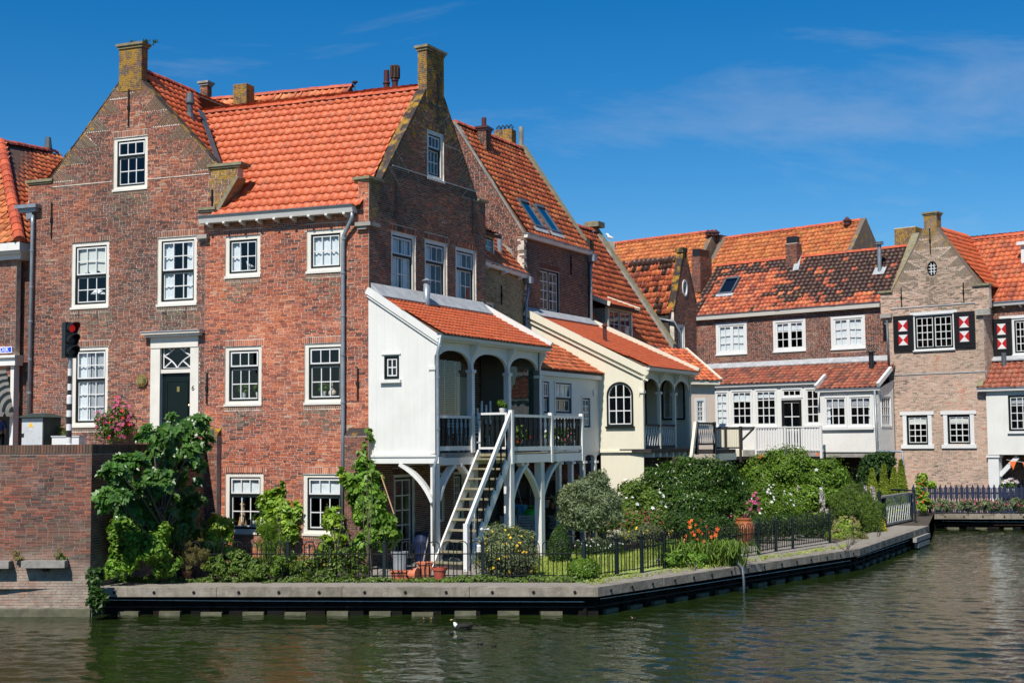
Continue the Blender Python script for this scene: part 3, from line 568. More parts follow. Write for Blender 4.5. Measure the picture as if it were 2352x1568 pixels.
def room(parent, fr, u0_, u1_, zs, depth=3.0, d0=-.255):
 """the inside of the house behind a facade: back and side walls, a floor per storey"""
 m = MB(); z0, z1 = zs[0], zs[-1]
 m.box(fr, u0_, u1_, z0, z1, d0 - depth - .1, d0 - depth); m.box(fr, u0_ - .08, u0_, z0, z1, d0 - depth, d0); m.box(fr, u1_, u1_ + .08, z0, z1, d0 - depth, d0)
 m.build('inner_wall', MT['interior'], parent); f = MB()
 for z in zs: f.box(fr, u0_, u1_, z - .1, z, d0 - depth, d0 - .002)
 f.build('inner_floor', MT['floor_in'], parent)
def anchor(parent, fr, u, z0, z1, d=0.0):
 m = MB(); m.box(fr, u - .02, u + .02, z0, z1, d + .004, d + .035); zm = (z0 + z1) / 2; m.box(fr, u - .035, u + .035, zm - .06, zm + .06, d + .004, d + .05); m.build('wall_anchor', MT['iron'], parent)
def gutter(parent, A, B, n, w_=.14, h=.13, mat='white', lip='zinc_dark', brackets=0, name='gutter', bmat='white', bl=.18):
 """box gutter along A-B (3-D points at its lower back edge), n outward"""
 d = (B - A).normalized(); fr_u = d; m = MB(); o = [(0, 0), (w_ * .8, 0), (w_, h), (0, h)]
 lo = [A + n * x + Vector((0, 0, y)) for x, y in o]; hi = [B + n * x + Vector((0, 0, y)) for x, y in o]; m.hull(lo, hi); g = m.build(name, MT[mat], parent)
 l = MB(); q = [(.01, h + .002), (w_ + .025, h + .002), (w_ + .025, h + .035), (.01, h + .02)]
 l.hull([A - d * .02 + n * x + Vector((0, 0, y)) for x, y in q], [B + d * .02 + n * x + Vector((0, 0, y)) for x, y in q]); l.build('gutter_lining', MT[lip], g)
 for k in range(brackets):
  p = A + (B - A) * ((k + .5) / brackets); b = MB()
  prof = [(0, -.002), (bl, -.002), (bl, -.04), (bl * .75, -.07), (bl * .3, -.10), (0, -.11)]
  b.hull([p - d * .035 + n * x + Vector((0, 0, y)) for x, y in prof], [p + d * .035 + n * x + Vector((0, 0, y)) for x, y in prof]); b.build('bracket', MT[bmat], g)
 return g
def pipe(parent, pts, rad=.042, mat='zinc', collars=(), name='downpipe'):
 m = MB(); m.sm = True; m.tube(pts, rad, 10); o = m.build(name, MT[mat], parent)
 for z in collars:
  for a, b in zip(pts[:-1], pts[1:]):
   a, b = Vector(a), Vector(b)
   if min(a.z, b.z) <= z <= max(a.z, b.z) and abs(a.z - b.z) > .05:
    p = a + (b - a) * ((z - a.z) / (b.z - a.z)); c = MB(); c.tube([p - Vector((0, 0, .025)), p + Vector((0, 0, .025))], rad * 1.25, 10); c.build('collar', MT[mat], o); break
 return o
def boards(parent, fr, poly, d, mat, w_=.2, holes=(), thick=.05, name='cladding', groove=.0035):
 """vertical boards, each a piece of its own, over a polygon"""
 us = [u for u, _ in poly]; a, b = min(us), max(us); n = max(1, int(round((b - a) / w_))); step = (b - a) / n
 sw = [(z, u) for u, z in poly]; hs_ = [[(z, u) for u, z in (h if isinstance(h, list) else rpoly(h))] for h in holes]
 base_ = MB(); out = []
 for k in range(n):
  u_a, u_b = a + k * step, a + (k + 1) * step
  cuts = sorted({u_a, u_b} | {u for h in holes for u in ([h[0], h[1]] if not isinstance(h, list) else [p[0] for p in h]) if u_a < u < u_b} | {u for u, _ in poly if u_a < u < u_b})
  ms = {}
  for x0, x1 in zip(cuts[:-1], cuts[1:]):
   if x1 - x0 < 1e-4: continue
   e = 1e-5
   iv0 = minus(scan(sw, x0 + e), [c for h in hs_ for c in scan(h, x0 + e)]); iv1 = minus(scan(sw, x1 - e), [c for h in hs_ for c in scan(h, x1 - e)])
   l = x0 + (groove / 2 if x0 == u_a else 0); r_ = x1 - (groove / 2 if x1 == u_b else 0)
   for ii, ((p, q), (s, t)) in enumerate(zip(iv0, iv1)):
    ms.setdefault(ii if len(iv0) > 1 else (99 if len(cuts) > 2 else 0), MB()).hull([fr.w(l, p, d - thick), fr.w(r_, s, d - thick), fr.w(r_, t, d - thick), fr.w(l, q, d - thick)], [fr.w(l, p, d), fr.w(r_, s, d), fr.w(r_, t, d), fr.w(l, q, d)])
    base_.hull([fr.w(x0, p, d - thick - .02), fr.w(x1, s, d - thick - .02), fr.w(x1, t, d - thick - .02), fr.w(x0, q, d - thick - .02)], [fr.w(x0, p, d - groove), fr.w(x1, s, d - groove), fr.w(x1, t, d - groove), fr.w(x0, q, d - groove)])
  out += list(ms.values())
 wo = base_.build(name, MT[mat], parent)
 for m in out: m.build('board', MT[mat], wo)
 return wo
def arch_pts(u0_, u1_, zs, zt, n=14, p=2.0):
 """points of an arch from (u0,zs) over (mid,zt) to (u1,zs)"""
 um, a = (u0_ + u1_) / 2, (u1_ - u0_) / 2
 return [(um - a * math.copysign(abs(math.cos(math.pi * k / n)) ** (2 / p), math.cos(math.pi * k / n)), zs + (zt - zs) * abs(math.sin(math.pi * k / n)) ** (2 / p)) for k in range(n + 1)]
def arch_head(m, fr, u0_, u1_, zs, zt, ztop, d0, d1, p=2.0):
 """board with an arched lower edge between two posts"""
 A = arch_pts(u0_, u1_, zs, zt, p=p)
 for (a, za), (b, zb) in zip(A[:-1], A[1:]):
  if b - a < 1e-5: continue
  m.hull([fr.w(a, za, d0), fr.w(b, zb, d0), fr.w(b, ztop, d0), fr.w(a, ztop, d0)], [fr.w(a, za, d1), fr.w(b, zb, d1), fr.w(b, ztop, d1), fr.w(a, ztop, d1)])
# ------------------------------------------------------------------ plants
def rdir(rng):
 z = rng.uniform(-1, 1); a = rng.uniform(0, 2 * math.pi); s = math.sqrt(1 - z * z); return Vector((s * math.cos(a), s * math.sin(a), z))
def leaf(m, p, nrm, size, rng, asp=.5, droop=.25, r=None):
 ax = nrm.cross(rdir(rng))
 if ax.length < 1e-3: ax = Vector((1, 0, 0))
 ax.normalize(); ax = (ax - Vector((0, 0, droop))).normalized(); sd = ax.cross(nrm).normalized(); nn = sd.cross(ax)
 a, w_ = size, size * asp; i = len(m.v); md = p + ax * a * .45
 m.v += [p, md + sd * w_ * .5 + nn * w_ * .16, p + ax * a - nn * a * .08, md - sd * w_ * .5 + nn * w_ * .16]
 m.f += [(i, i + 1, i + 2), (i, i + 2, i + 3)]; rv = rng.random() if r is None else r; m.r += [rv, min(1, rv + .04)]; m.c += [0, 0]
LOBE = [(0, 0), (.16, -.10), (.42, .02), (.30, .26), (.52, .52), (.24, .55), (.17, .78), (0, 1.0)]
LOBES = LOBE + [(-x, y) for x, y in LOBE[-2:0:-1]]
def lobed(m, p, nrm, ax, size, r):
 sd = ax.cross(nrm).normalized(); nn = sd.cross(ax); i = len(m.v); c = p + ax * size * .38 - nn * size * .03
 m.v.append(c); m.v += [p + sd * x * size + ax * y * size + nn * (abs(x) * .22 - y * y * .14) * size for x, y in LOBES]; n = len(LOBES)
 for k in range(n): m.f.append((i, i + 1 + k, i + 1 + (k + 1) % n)); m.r.append(r); m.c.append(0)
def clumps(blobs, per, rng, zmin=None):
 out = []
 for c, rx, ry, rz in blobs:
  c = Vector(c); out.append((c, min(rx, ry, rz) * .75, Vector((0, 0, .3))))
  for k in range(per):
   d = rdir(rng); f = rng.uniform(.72, 1.0)
   p = c + Vector((d.x * rx * f, d.y * ry * f, d.z * rz * f))
   if zmin is not None and p.z < zmin: p.z = zmin + rng.uniform(0, .15)
   out.append((p, min(rx, ry, rz) * rng.uniform(.22, .42), d))
 return out
def foliage(m, blobs, n, size, rng, per=16, asp=.5, droop=.2, zmin=None, lob=False, upb=.35, shade=True):
 cl = clumps(blobs, per, rng, zmin); wts = [r ** 2 for _, r, _ in cl]
 for c, r, d in rng.choices(cl, wts, k=n):
  off = rdir(rng); k = rng.random() ** .4; p = c + off * r * k
  if zmin is not None and p.z < zmin: p.z = zmin + rng.random() * .1
  nr = (off * .8 + d * .7 + Vector((0, 0, upb)) + rdir(rng) * .55).normalized(); s = size * rng.uniform(.6, 1.25)
  if lob:
   ax = (nr.cross(rdir(rng))).normalized(); ax = (ax - Vector((0, 0, .7))); ax = (ax - nr * ax.dot(nr)).normalized(); lobed(m, p, nr, ax, s, rng.random())
  else: leaf(m, p, nr, s, rng, asp, droop)
def stems(m, base_, blobs, rng, n=6, rad=.025):
 base_ = Vector(base_)
 for k in range(n):
  c, rx, ry, rz = blobs[k % len(blobs)]; d = rdir(rng); e = Vector(c) + Vector((d.x * rx * .5, d.y * ry * .5, d.z * rz * .4))
  mid = (base_ + e) / 2 + Vector((rng.uniform(-.1, .1), rng.uniform(-.1, .1), .08)); b = base_ + Vector((rng.uniform(-.08, .08), rng.uniform(-.08, .08), 0))
  m.tube([b, mid, e], [rad, rad * .7, rad * .25], 5)
def blossom(m, p, nrm, size, rng, petals=5):
 x = nrm.orthogonal().normalized(); y = nrm.cross(x); a0 = rng.uniform(0, 6)
 for k in range(petals):
  a = a0 + 2 * math.pi * k / petals; d = x * math.cos(a) + y * math.sin(a); s = nrm.cross(d); rv = rng.random()
  i = len(m.v); m.v += [p, p + d * size * .55 + s * size * .3 + nrm * size * .12, p + d * size + nrm * size * .05, p + d * size * .55 - s * size * .3 + nrm * size * .12]
  m.f += [(i, i + 1, i + 2), (i, i + 2, i + 3)]; m.r += [rv, rv]; m.c += [0, 0]
def shell(m, blobs, n, size, rng, asp, droop, zmin, upb):
 lob_ = [[rdir(rng) for _ in range(26)] for _ in blobs]; wts = [rx * rz for _, rx, ry, rz in blobs]
 for k in rng.choices(range(len(blobs)), wts, k=n):
  c, rx, ry, rz = blobs[k]; d = rdir(rng)
  if d.y > .35 and rng.random() < .6: d.y = -d.y
  if d.z < -.3 and rng.random() < .5: d.z = -d.z
  g = max(max(0, d.dot(q)) for q in lob_[k]) ** 14; f = (.70 + .38 * g) * (rng.uniform(.88, 1.08) if rng.random() > .1 else rng.uniform(1.05, 1.28))
  p = Vector(c) + Vector((d.x * rx * f, d.y * ry * f, d.z * rz * f)); hid = False
  for j, (c2, a, b, e) in enumerate(blobs):
   if j != k:
    q = p - Vector(c2)
    if (q.x / a) ** 2 + (q.y / b) ** 2 + (q.z / e) ** 2 < .45: hid = True; break
  if hid or (zmin is not None and p.z < zmin): continue
  leaf(m, p, (d + Vector((0, 0, upb)) + rdir(rng) * .75).normalized(), size * rng.uniform(.6, 1.25), rng, asp, droop)
def core(m, blobs, rng, k=.64, zmin=None):
 for c, rx, ry, rz in blobs:
  V = []; F_ = []; nu, nv = 10, 6; i0 = len(m.v)
  for j in range(nv + 1):
   for i in range(nu):
    th, ph = math.pi * j / nv, 2 * math.pi * i / nu; s_ = k * rng.uniform(.88, 1.08); q = Vector(c) + Vector((math.sin(th) * math.cos(ph) * rx, math.sin(th) * math.sin(ph) * ry, math.cos(th) * rz)) * s_
    if zmin is not None: q.z = max(q.z, zmin - .05)
    m.v.append(q)
  for j in range(nv):
   for i in range(nu): m.f.append((i0 + j * nu + i, i0 + (j + 1) * nu + i, i0 + (j + 1) * nu + (i + 1) % nu, i0 + j * nu + (i + 1) % nu)); m.r.append(0.0); m.c.append(0.0)
def plant(name, label, cat, base_, blobs, n, size, lm, seed, per=16, full=False, asp=.5, droop=.2, flowers=None, stem=4, zmin=None, lob=False, rad=.009, group=None, trunk_mat='bark', upb=.35):
 rng = random.Random(seed); t = thing(name, label, cat, base_, group)
 m = MB(); (shell(m, blobs, n, size, rng, asp, droop, zmin, upb) if full else foliage(m, blobs, n, size, rng, per, asp, droop, zmin, lob, upb)); m.build('foliage', MT[lm], t)
 if full: m = MB(); m.sm = True; core(m, blobs, rng, zmin=zmin); m.build('inner_foliage', MT[lm], t)
 if stem: s = MB(); stems(s, base_, blobs, rng, stem, rad); s.build('stem', MT[trunk_mat], t, smooth=True)
 for fm, k, fs, lo in (flowers or []):
  f = MB()
  for _ in range(k):
   c, rx, ry, rz = rng.choice(blobs); d = rdir(rng); d.y = -abs(d.y) if rng.random() < .75 else d.y
   if d.z < lo: d.z = lo + rng.random() * .5
   d.normalize(); p = Vector(c) + Vector((d.x * rx, d.y * ry, d.z * rz)) * rng.uniform(.95, 1.12); blossom(f, p, (d + Vector((0, -.6, .4))).normalized(), fs * rng.uniform(.7, 1.2), rng)
  f.build('blossoms', MT[fm], t)
 return t
# ------------------------------------------------------------------ planes of the place
def plane_hit(P0, nrm, px, py):
 r = ray(px, py); return CP + r * ((P0 - CP).dot(nrm) / r.dot(nrm))
A0 = at_depth(847, 800, 34.0)
F = Fr((A0.x, A0.y), (.932, -.362))            # street fronts of the two tall houses
S = Fr((A0.x, A0.y), (.473, .881))             # gable side of the corner house
GZ, STREET = 0.61, 3.25                        # garden and street level above the water
bdir = Vector((.765, -.644, 0)).normalized()
p_ = at_depth(2170, 1000, 57.0)
BK = Fr((p_.x, p_.y), (bdir.x, bdir.y))        # front of the narrow shuttered house
Q = [on_z(x, y, GZ) for x, y in ((212, 1349), (1374, 1348), (1976, 1259), (2134, 1207))]
RQ = [on_z(2146, 1180, GZ), on_z(2420, 1180.5, GZ)]
Q[0] = Q[1] + (Q[0] - Q[1]) * 1.0
# ------------------------------------------------------------------ water and ground
def water_mat():
 m, t, b, L = base('canal_water'); p = posn(t)
 b.inputs['Base Color'].default_value = (.012, .021, .004, 1); b.inputs['Roughness'].default_value = .03; b.inputs['IOR'].default_value = 1.33; b.inputs['Specular IOR Level'].default_value = .46
 mp = t.nodes.new('ShaderNodeMapping'); mp.inputs['Rotation'].default_value = (0, 0, .2); mp.inputs['Scale'].default_value = (.7, 1.35, 1.0); L(p, mp.inputs[0])
 L(bump(t, nz(t, mp.outputs[0], 9.0, 2, .5), 1.0, .010), b.inputs['Normal']); return m
MT['water'] = water_mat()
import numpy as np
def water_sheet():
 rs = np.random.RandomState(5); rows = []; y = 17.0
 while y < 62: rows.append(y); y += y * .0030
 Y = np.array(rows)[:, None]; U = np.linspace(-.56, .62, 620)[None, :]; X = U * Y; Y = Y + 0 * X; Z = np.zeros_like(X)
 for k in range(46):
  lam = .22 * (.85 / .22) ** rs.rand(); an = .30 + rs.randn() * .6; kx, ky = np.sin(an) * 2 * np.pi / lam, np.cos(an) * 2 * np.pi / lam
  wx, wy = rs.rand(2) * 6; mod = .6 + .4 * np.sin(X * .21 * (1 + rs.rand()) + wx) * np.sin(Y * .17 * (1 + rs.rand()) + wy)
  Z += lam * .0049 * mod * np.sin(kx * X + ky * Y + rs.rand() * 6.28 + .8 * np.sin(X * .9 + wy) * np.sin(Y * .7 + wx))
 n, c = X.shape; V = np.stack([X, Y, Z], -1).reshape(-1, 3); idx = np.arange(n * c).reshape(n, c)
 q = np.stack([idx[:-1, :-1], idx[:-1, 1:], idx[1:, 1:], idx[1:, :-1]], -1).reshape(-1, 4)
 me = bpy.data.meshes.new('canal_water'); me.vertices.add(len(V)); me.vertices.foreach_set('co', V.astype(np.float32).ravel()); me.loops.add(q.size); me.loops.foreach_set('vertex_index', q.astype(np.int32).ravel())
 me.polygons.add(len(q)); me.polygons.foreach_set('loop_start', np.arange(0, q.size, 4, dtype=np.int32)); me.update(calc_edges=True); me.polygons.foreach_set('use_smooth', np.ones(len(q), dtype=bool)); me.materials.append(MT['water'])
 o = bpy.data.objects.new('canal_water', me); COL.objects.link(o); o['kind'] = 'structure'; o.color = (0, 0, 0, 1); ORG[o.name] = Vector((0, 0, 0))
water_sheet()
m = MB(); m.face([Vector((-120, -40, -.09)), Vector((140, -40, -.09)), Vector((140, 130, -.09)), Vector((-120, 130, -.09))]); m.build('canal_water', MT['water'], kind='structure')
m = MB(); m.face([Vector((-120, -40, -1.6)), Vector((140, -40, -1.6)), Vector((140, 130, -1.6)), Vector((-120, 130, -1.6))]); m.build('canal_bed', MT['soil'], kind='structure')
g = MB(); top = [Q[0] + Vector((-3, 0, 0)), Q[0], Q[1], Q[2], Q[3], RQ[0], RQ[1], RQ[1] + Vector((300, 0, 0)), Vector((900, 1500, GZ)), Vector((-900, 1500, GZ)), Vector((-300, Q[0].y, GZ))]
top = [Vector((p.x, p.y + (.12 if i in (1, 2, 3, 4, 5, 6) else 0), GZ - .02)) for i, p in enumerate(top)]
g.face(top); ground = g.build('ground', MT['soil'], kind='structure')
# gravel edge of the quay, lawn, paving: thin sheets on the ground
def strip(name, pts, z, mat):
 m = MB(); m.face([Vector((p[0], p[1], z)) for p in pts]); return m.build(name, MT[mat], kind='structure')
def inset(P, k):
 out = []
 for i, p in enumerate(P):
  d = ((P[min(i + 1, len(P) - 1)] - P[i]) if i < len(P) - 1 else (P[i] - P[i - 1])); d0 = (P[i] - P[max(i - 1, 0)]) if i else d
  n = Vector((-(d.y), d.x, 0)).normalized() + Vector((-(d0.y), d0.x, 0)).normalized(); n.normalize(); out.append(p + n * k)
 return out
qi = inset(Q, .18); qo = inset(Q, 1.15)
strip('quay_path', [q for q in qi] + qo[::-1], GZ - .008, 'gravel')
lawn_pts = [on_z(x, y, GZ) for x, y in ((1210, 1326), (1395, 1326), (1640, 1290), (1560, 1262), (1250, 1262))]
strip('lawn', lawn_pts, GZ - .012, 'grass')
strip('terrace', [on_z(x, y, GZ) for x, y in ((1640, 1292), (1920, 1248), (1830, 1212), (1600, 1232))], GZ - .012, 'gravel')
strip('garden_path', [on_z(x, y, GZ) for x, y in ((850, 1326), (1110, 1330), (1130, 1290), (1250, 1200), (1000, 1200), (860, 1290))], GZ - .010, 'gravel')
# ------------------------------------------------------------------ quays: timber-topped beam, black sheet piling, concrete feet
def quay(label_name, P, seg, feet=.92):
 q = thing(label_name, None, None, P[0], kind='structure')
 for i in range(len(P) - 1):
  a, b = P[i], P[i + 1]; d = (b - a); L_ = d.length; d.normalize(); f = Fr((a.x, a.y), (d.x, d.y)); n = max(1, int(round(L_ / seg)))
  for k in range(n):
   m = MB(); u0_, u1_ = L_ * k / n, L_ * (k + 1) / n
   m.box(f, u0_ + .006, u1_ - .006, GZ - .195, GZ + RN.uniform(-.006, .006), -.30, RN.uniform(-.008, .008)); bm = m.build('quay_beam', MT['concrete'], q)
   for x in (.18, .5, .82):
    uu = u0_ + (u1_ - u0_) * x; h = MB(); c = f.w(uu, GZ - .10, .006); x_, z_ = f.t * .035, Vector((0, 0, .035))
    h.hull([c + x_ * math.cos(j) + z_ * math.sin(j) for j in [2 * math.pi * w_ / 8 for w_ in range(8)]], [c + f.n * .012 + x_ * math.cos(j) + z_ * math.sin(j) for j in [2 * math.pi * w_ / 8 for w_ in range(8)]]); h.build('bolt', MT['iron'], bm)
  m = MB(); x = 0
  while x < L_:
   e = min(x + .42, L_); m.box(f, x, e, -.8, GZ - .196, -.6, -.26 if int(round(x / .42)) % 2 else -.33); x = e
  m.build('sheet_piling', MT['steel'], q)
  m = MB(); m.box(f, .1, L_ - .1, .165, .185, -.4, -.2); m.build('steel_waling', MT['rust'], q)
  m = MB(); m.tube([f.w(.3, .33, -.17), f.w(L_ * .35, .31, -.15), f.w(L_ * .7, .30, -.15), f.w(L_ - .3, .29, -.17)], .009, 5); m.build('mooring_wire', MT['rope'], q)
  x = .5
  while x < L_ - .5:
   m = MB(); m.box(f, x, x + .46, -.6, .075 + RN.uniform(-.015, .015), -.5, -.17); m.build('concrete_foot', MT['moss'], q); x += feet
 return q
quay('quay', Q, 2.6)
quay('quay', RQ, 2.2, 1.1)
# brick return between the two quays
f_ = Fr((Q[3].x - .4, Q[3].y - .05), ((RQ[0] - Q[3]).x + .5, (RQ[0] - Q[3]).y))
pw = thing('quay_return_wall', 'low mossy brick wall at the end of the garden quay', 'wall', f_.w(0, 0))
wall(pw, Fr((Q[3].x + .02, RQ[0].y - .6), (1, -.12)), [(-.55, -.3), (1.05, -.3), (1.05, .72), (-.55, .72)], [], 'brick_quay', mortar='mortar_dark', nparts=40)
# landing timbers against the quay end
lt = thing('landing_timbers', 'weathered fender timbers bolted to the far end of the quay', 'timber', Q[3])
d_ = (Q[3] - Q[2]).normalized(); f2 = Fr((Q[3].x, Q[3].y), (d_.x, d_.y))
for k in range(3):
 m = MB(); m.box(f2, -3.1 + .25 * k, -.6 - .15 * k, .40 - .20 * k - .15, .40 - .20 * k, .02, .14); m.build('plank', MT['wood_grey'], lt)
# ------------------------------------------------------------------ street platform and its brick quay wall
L0 = on_z(205, 1414, 0); L1 = F.w(-4.72, 0)
LF = Fr((L0.x, L0.y), (.995, -.05)); dL = (L1 - L0).normalized(); LS = Fr((L0.x, L0.y), (dL.x, dL.y)); Ls_len = (Vector((L1.x, L1.y, 0)) - Vector((L0.x, L0.y, 0))).length
m = MB(); pl = [LF.w(-14, STREET), LF.w(-.3, STREET, -.3), LS.w(Ls_len, STREET, -.3), F.w(-10.8, STREET, -.4), F.w(-16, STREET, -.4), Vector((-60, 45, STREET)), Vector((-60, 29.5, STREET))]
m.face(pl); street = m.build('street', MT['paving'], kind='structure')
qw = thing('quay_wall', 'tall brick quay wall with soldier coping beside the canal', 'wall', L0)
ztop = 3.70
wz = lambda u, z, rng: 1.0 if rng.random() < .10 else 0
wall(qw, LF, [(-9, .16), (0, .16), (0, ztop - .20), (-9, ztop - .20)], [], 'brick_quay', course=.058, blen=.24, nparts=170, cls_fn=wz, thick=.3, mortar='mortar_dark')
wall(qw, LS, [(.012, .16), (Ls_len, .16), (Ls_len, ztop - .20), (.012, ztop - .20)], [], 'brick_quay', course=.058, blen=.24, nparts=60, thick=.3, mortar='mortar_dark')
for fr_, a, b in ((LF, -6.5, -.001), (LS, 0, Ls_len)):
 n_ = int((b - a) / .066); me_ = shared(('brick', 'brick_quay'), lambda: share('brick', CUBE_V, CUBE_F, MT['brick_quay'])); cp = MB(); cp.box(fr_, a, b, ztop - .21, ztop - .012, -.30, -.012); co = cp.build('coping', MT['mortar_dark'], qw); rest = MB()
 for k in range(n_):
  u = a + (k + .5) * (b - a) / n_; rv = RN.betavariate(2, 2.4) * .7
  if (fr_ is LF and k > n_ - 36) or (fr_ is LS and k < 30):
   ax = fr_.t * .055; ay = fr_.n * -.31; p = fr_.w(u, ztop - .10, -.15)
   piece('coping_brick', me_, co, Matrix(((ax.x, ay.x, 0, p.x), (ax.y, ay.y, 0, p.y), (ax.z, ay.z, .20, p.z), (0, 0, 0, 1))), rv, .4)
  else: rest.box(fr_, u - .0275, u + .0275, ztop - .2, ztop, -.305, .004 + RN.uniform(-.003, .003), rv, .4)
 rest.build('coping_bricks', MT['brick_quay'], co, kind='stuff')
m = MB(); m.box(LF, -9, .05, -.8, .16, -.4, .10); m.box(LS, -.05, Ls_len, -.8, .158, -.4, .09); m.build('footing', MT['moss'], qw)
for a, b in ((-6.5, -1.33), (-.87, -.06)):
 pass
ft = thing('fender_beam', 'weathered timber fender beam on the quay wall, nearer its corner', 'timber', LF.w(-1.0, .9))
m = MB(); zb = LF.z(*Z3(290, 840)); ua, ub = LF.u(*Z3(155, 840)), LF.u(*Z3(418, 840)); m.box(LF, ua, ub, zb - .075, zb + .075, .01, .24); m.build('beam', MT['wood_grey'], ft)
m = MB(); m.box(LF, (ua + ub) / 2 - .05, (ua + ub) / 2 + .05, zb - .16, zb - .076, .0, .12); m.build('bracket', MT['rust'], ft)
ft = thing('fender_beam', 'weathered timber fender beam on the quay wall, running out of frame', 'timber', LF.w(-2.0, .9))
ub = LF.u(*Z3(80, 840)); m = MB(); m.box(LF, ub - 3.5, ub, zb - .085, zb + .065, .01, .24); m.build('beam', MT['wood_grey'], ft)
m = MB(); m.box(LF, ub - .4, ub - .3, zb - .16, zb - .086, .0, .12); m.build('bracket', MT['rust'], ft)
# ------------------------------------------------------------------ tall gable house on the street
gh = thing('gable_house', 'tall brown brick gable house with dark green door and number six', 'house', F.w(-7.8, STREET))
H = []
def hole(r, **k): d = dict(rect=r); d.update(k); H.append(d); return r
uL, uR = F.u(72, 700), F.u(470, 700)
w1 = hole(F.rect(Z2, 497, 757, 118, 576)); w2 = hole(F.rect(Z2, 1096, 1369, 78, 556)); w3 = hole(F.rect(Z2, 500, 748, 845, 1402)); w4 = hole(F.rect(Z1, 888, 1155, 872, 1290))
dr = F.rect(Z2, 1050, 1385, 745, 1700); dr = (dr[0], dr[1], STREET + .1, dr[3]); hole(dr, sill=False, lintel=False)
sl_, sr_ = F.hit(*Z1(380, 1232)), F.hit(*Z1(1722, 1112)); cl_, cr_ = F.hit(*Z1(940, 452)), F.hit(*Z1(1112, 438))
zs_ = (sl_[1] + F.z(*Z1(230, 1250))) / 2; shL = F.u(*Z1(222, 1300)); shR = F.u(*Z1(1860, 1150)); zr_ = sr_[1]
d1 = F.hit(*Z1(1845, 1185)); d2 = F.hit(*Z1(1690, 1450))
polyG = [(uL, STREET - .6), (uR, STREET - .6), (uR, d2[1] - .25), (d2[0], d2[1] - .02), d2, d1, (shR, d1[1] + .03), (shR, zr_ - .05), (sr_[0], zr_ - .04), (cr_[0], cr_[1]), (cl_[0], cl_[1]), (sl_[0], zs_), (shL, zs_), (shL, zs_ - 1.0), (uL, zs_ - 1.3)]
tb = tumbles((sl_[0], zs_), (cl_[0], cl_[1]), 6) + tumbles((sr_[0], zr_ - .04), (cr_[0], cr_[1]), 6)
def gcls(u, z, rng):
 k = 0
 for (a, b, c, e) in (w1, w2, w4):
  if a - .1 < u < b + .1 and c - .9 < z < c: k = 1 if rng.random() < .8 * (1 - (c - z) / .95) + .15 else k
 if u > F.u(*Z1(1690, 1250)) - .15 and z > d2[1] + .1: k = 2
 if z > zs_ + .2 and abs(u - (cl_[0] + (sl_[0] - cl_[0]) * (cl_[1] - z) / (cl_[1] - zs_))) < .2 and rng.random() < .4: k = 2
 return k
wall(gh, F, polyG, H, 'brick_gable', tumble=tb, nparts=300, cls_fn=gcls, thick=.3)
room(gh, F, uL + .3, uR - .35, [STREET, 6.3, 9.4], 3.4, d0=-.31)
for k, (r, c, rw) in enumerate(((w1, 3, (2, 2)), (w2, 3, (2, 2)), (w3, 3, (2, 3)), (w4, 3, (1, 2)))): window(gh, F, r, c, rw)
# copings, shoulders, chimney of the gable
for P_, Q_ in (((sl_[0] - .03, zs_ + .02), (cl_[0] - .02, cl_[1] + .02)), ((sr_[0] + .02, zr_ - .02), (cr_[0] + .02, cr_[1]))):
 m = MB(); a, b = F.w(P_[0], P_[1], -.15), F.w(Q_[0], Q_[1], -.15); m.bar(a, b, .03, .31, F.n); m.build('raking_coping', MT['brick_lichen'], gh)
for a, b, z in ((F.u(*Z1(208, 1250)), F.u(*Z1(418, 1245)), zs_ + .02), (F.u(*Z1(1632, 1132)), F.u(*Z1(1900, 1115)), zr_ + .0), (F.u(*Z1(1555, 1455)), F.u(*Z1(1695, 1445)), d2[1] + .01)):
 m = MB(); m.box(F, a, b, z, z + .075, -.42, .07); m.box(F, a + .05, b - .05, z - .05, z - .001, -.38, .035); m.build('shoulder_cap', MT['coping'], gh)
m = MB(); m.bar(F.w(d1[0] + .04, d1[1], -.2), F.w(d2[0] + .04, d2[1], -.2), .12, .4, F.n); m.build('raking_coping', MT['coping'], gh)
cw0, cw1 = F.u(*Z1(937, 400)), F.u(*Z1(1107, 400)); chimney(gh, ((cw0 + cw1) / 2, .012), F, cw1 - cw0 + .03, .28, cl_[1] - .25, F.z(*Z1(1030, 158)), cls=True)
tf_ = plant('wall_grass', 'tuft of dark weeds on top of the left gable chimney', 'weeds', F.w((cw0 + cw1) / 2, F.z(*Z1(1030, 158)) + .05, -.2), [(F.w(cw0 + .35 + .22 * k, F.z(*Z1(1030, 158)) + .09, -.1 - .1 * (k % 2)), .12, .1, .05) for k in range(4)], 160, .07, 'leaf_ivy', 5, per=6, stem=2, rad=.005)
anchor(gh, F, F.u(*Z1(1012, 650)), F.z(*Z1(1012, 795)), F.z(*Z1(1012, 508)))
anchor(gh, F, F.u(*Z1(408, 1480)), F.z(*Z2(360, 90)), F.z(*Z1(408, 1395))); anchor(gh, F, F.u(*Z1(1666, 1350)), F.z(*Z1(1666, 1425)), F.z(*Z1(1666, 1292)))
m = MB(); zst = F.z(*Z1(640, 1250)); m.box(F, F.u(*Z1(415, 1260)), F.u(*Z1(880, 1240)), zst - .012, zst + .012, .0, .012); m.build('lead_string', MT['mortar'], gh); m = MB(); zs2 = F.z(*Z1(1400, 1188)); m.box(F, F.u(*Z1(1160, 1205)), F.u(*Z1(1640, 1172)), zs2 - .012, zs2 + .012, .0, .012); m.build('lead_string', MT['mortar'], gh)
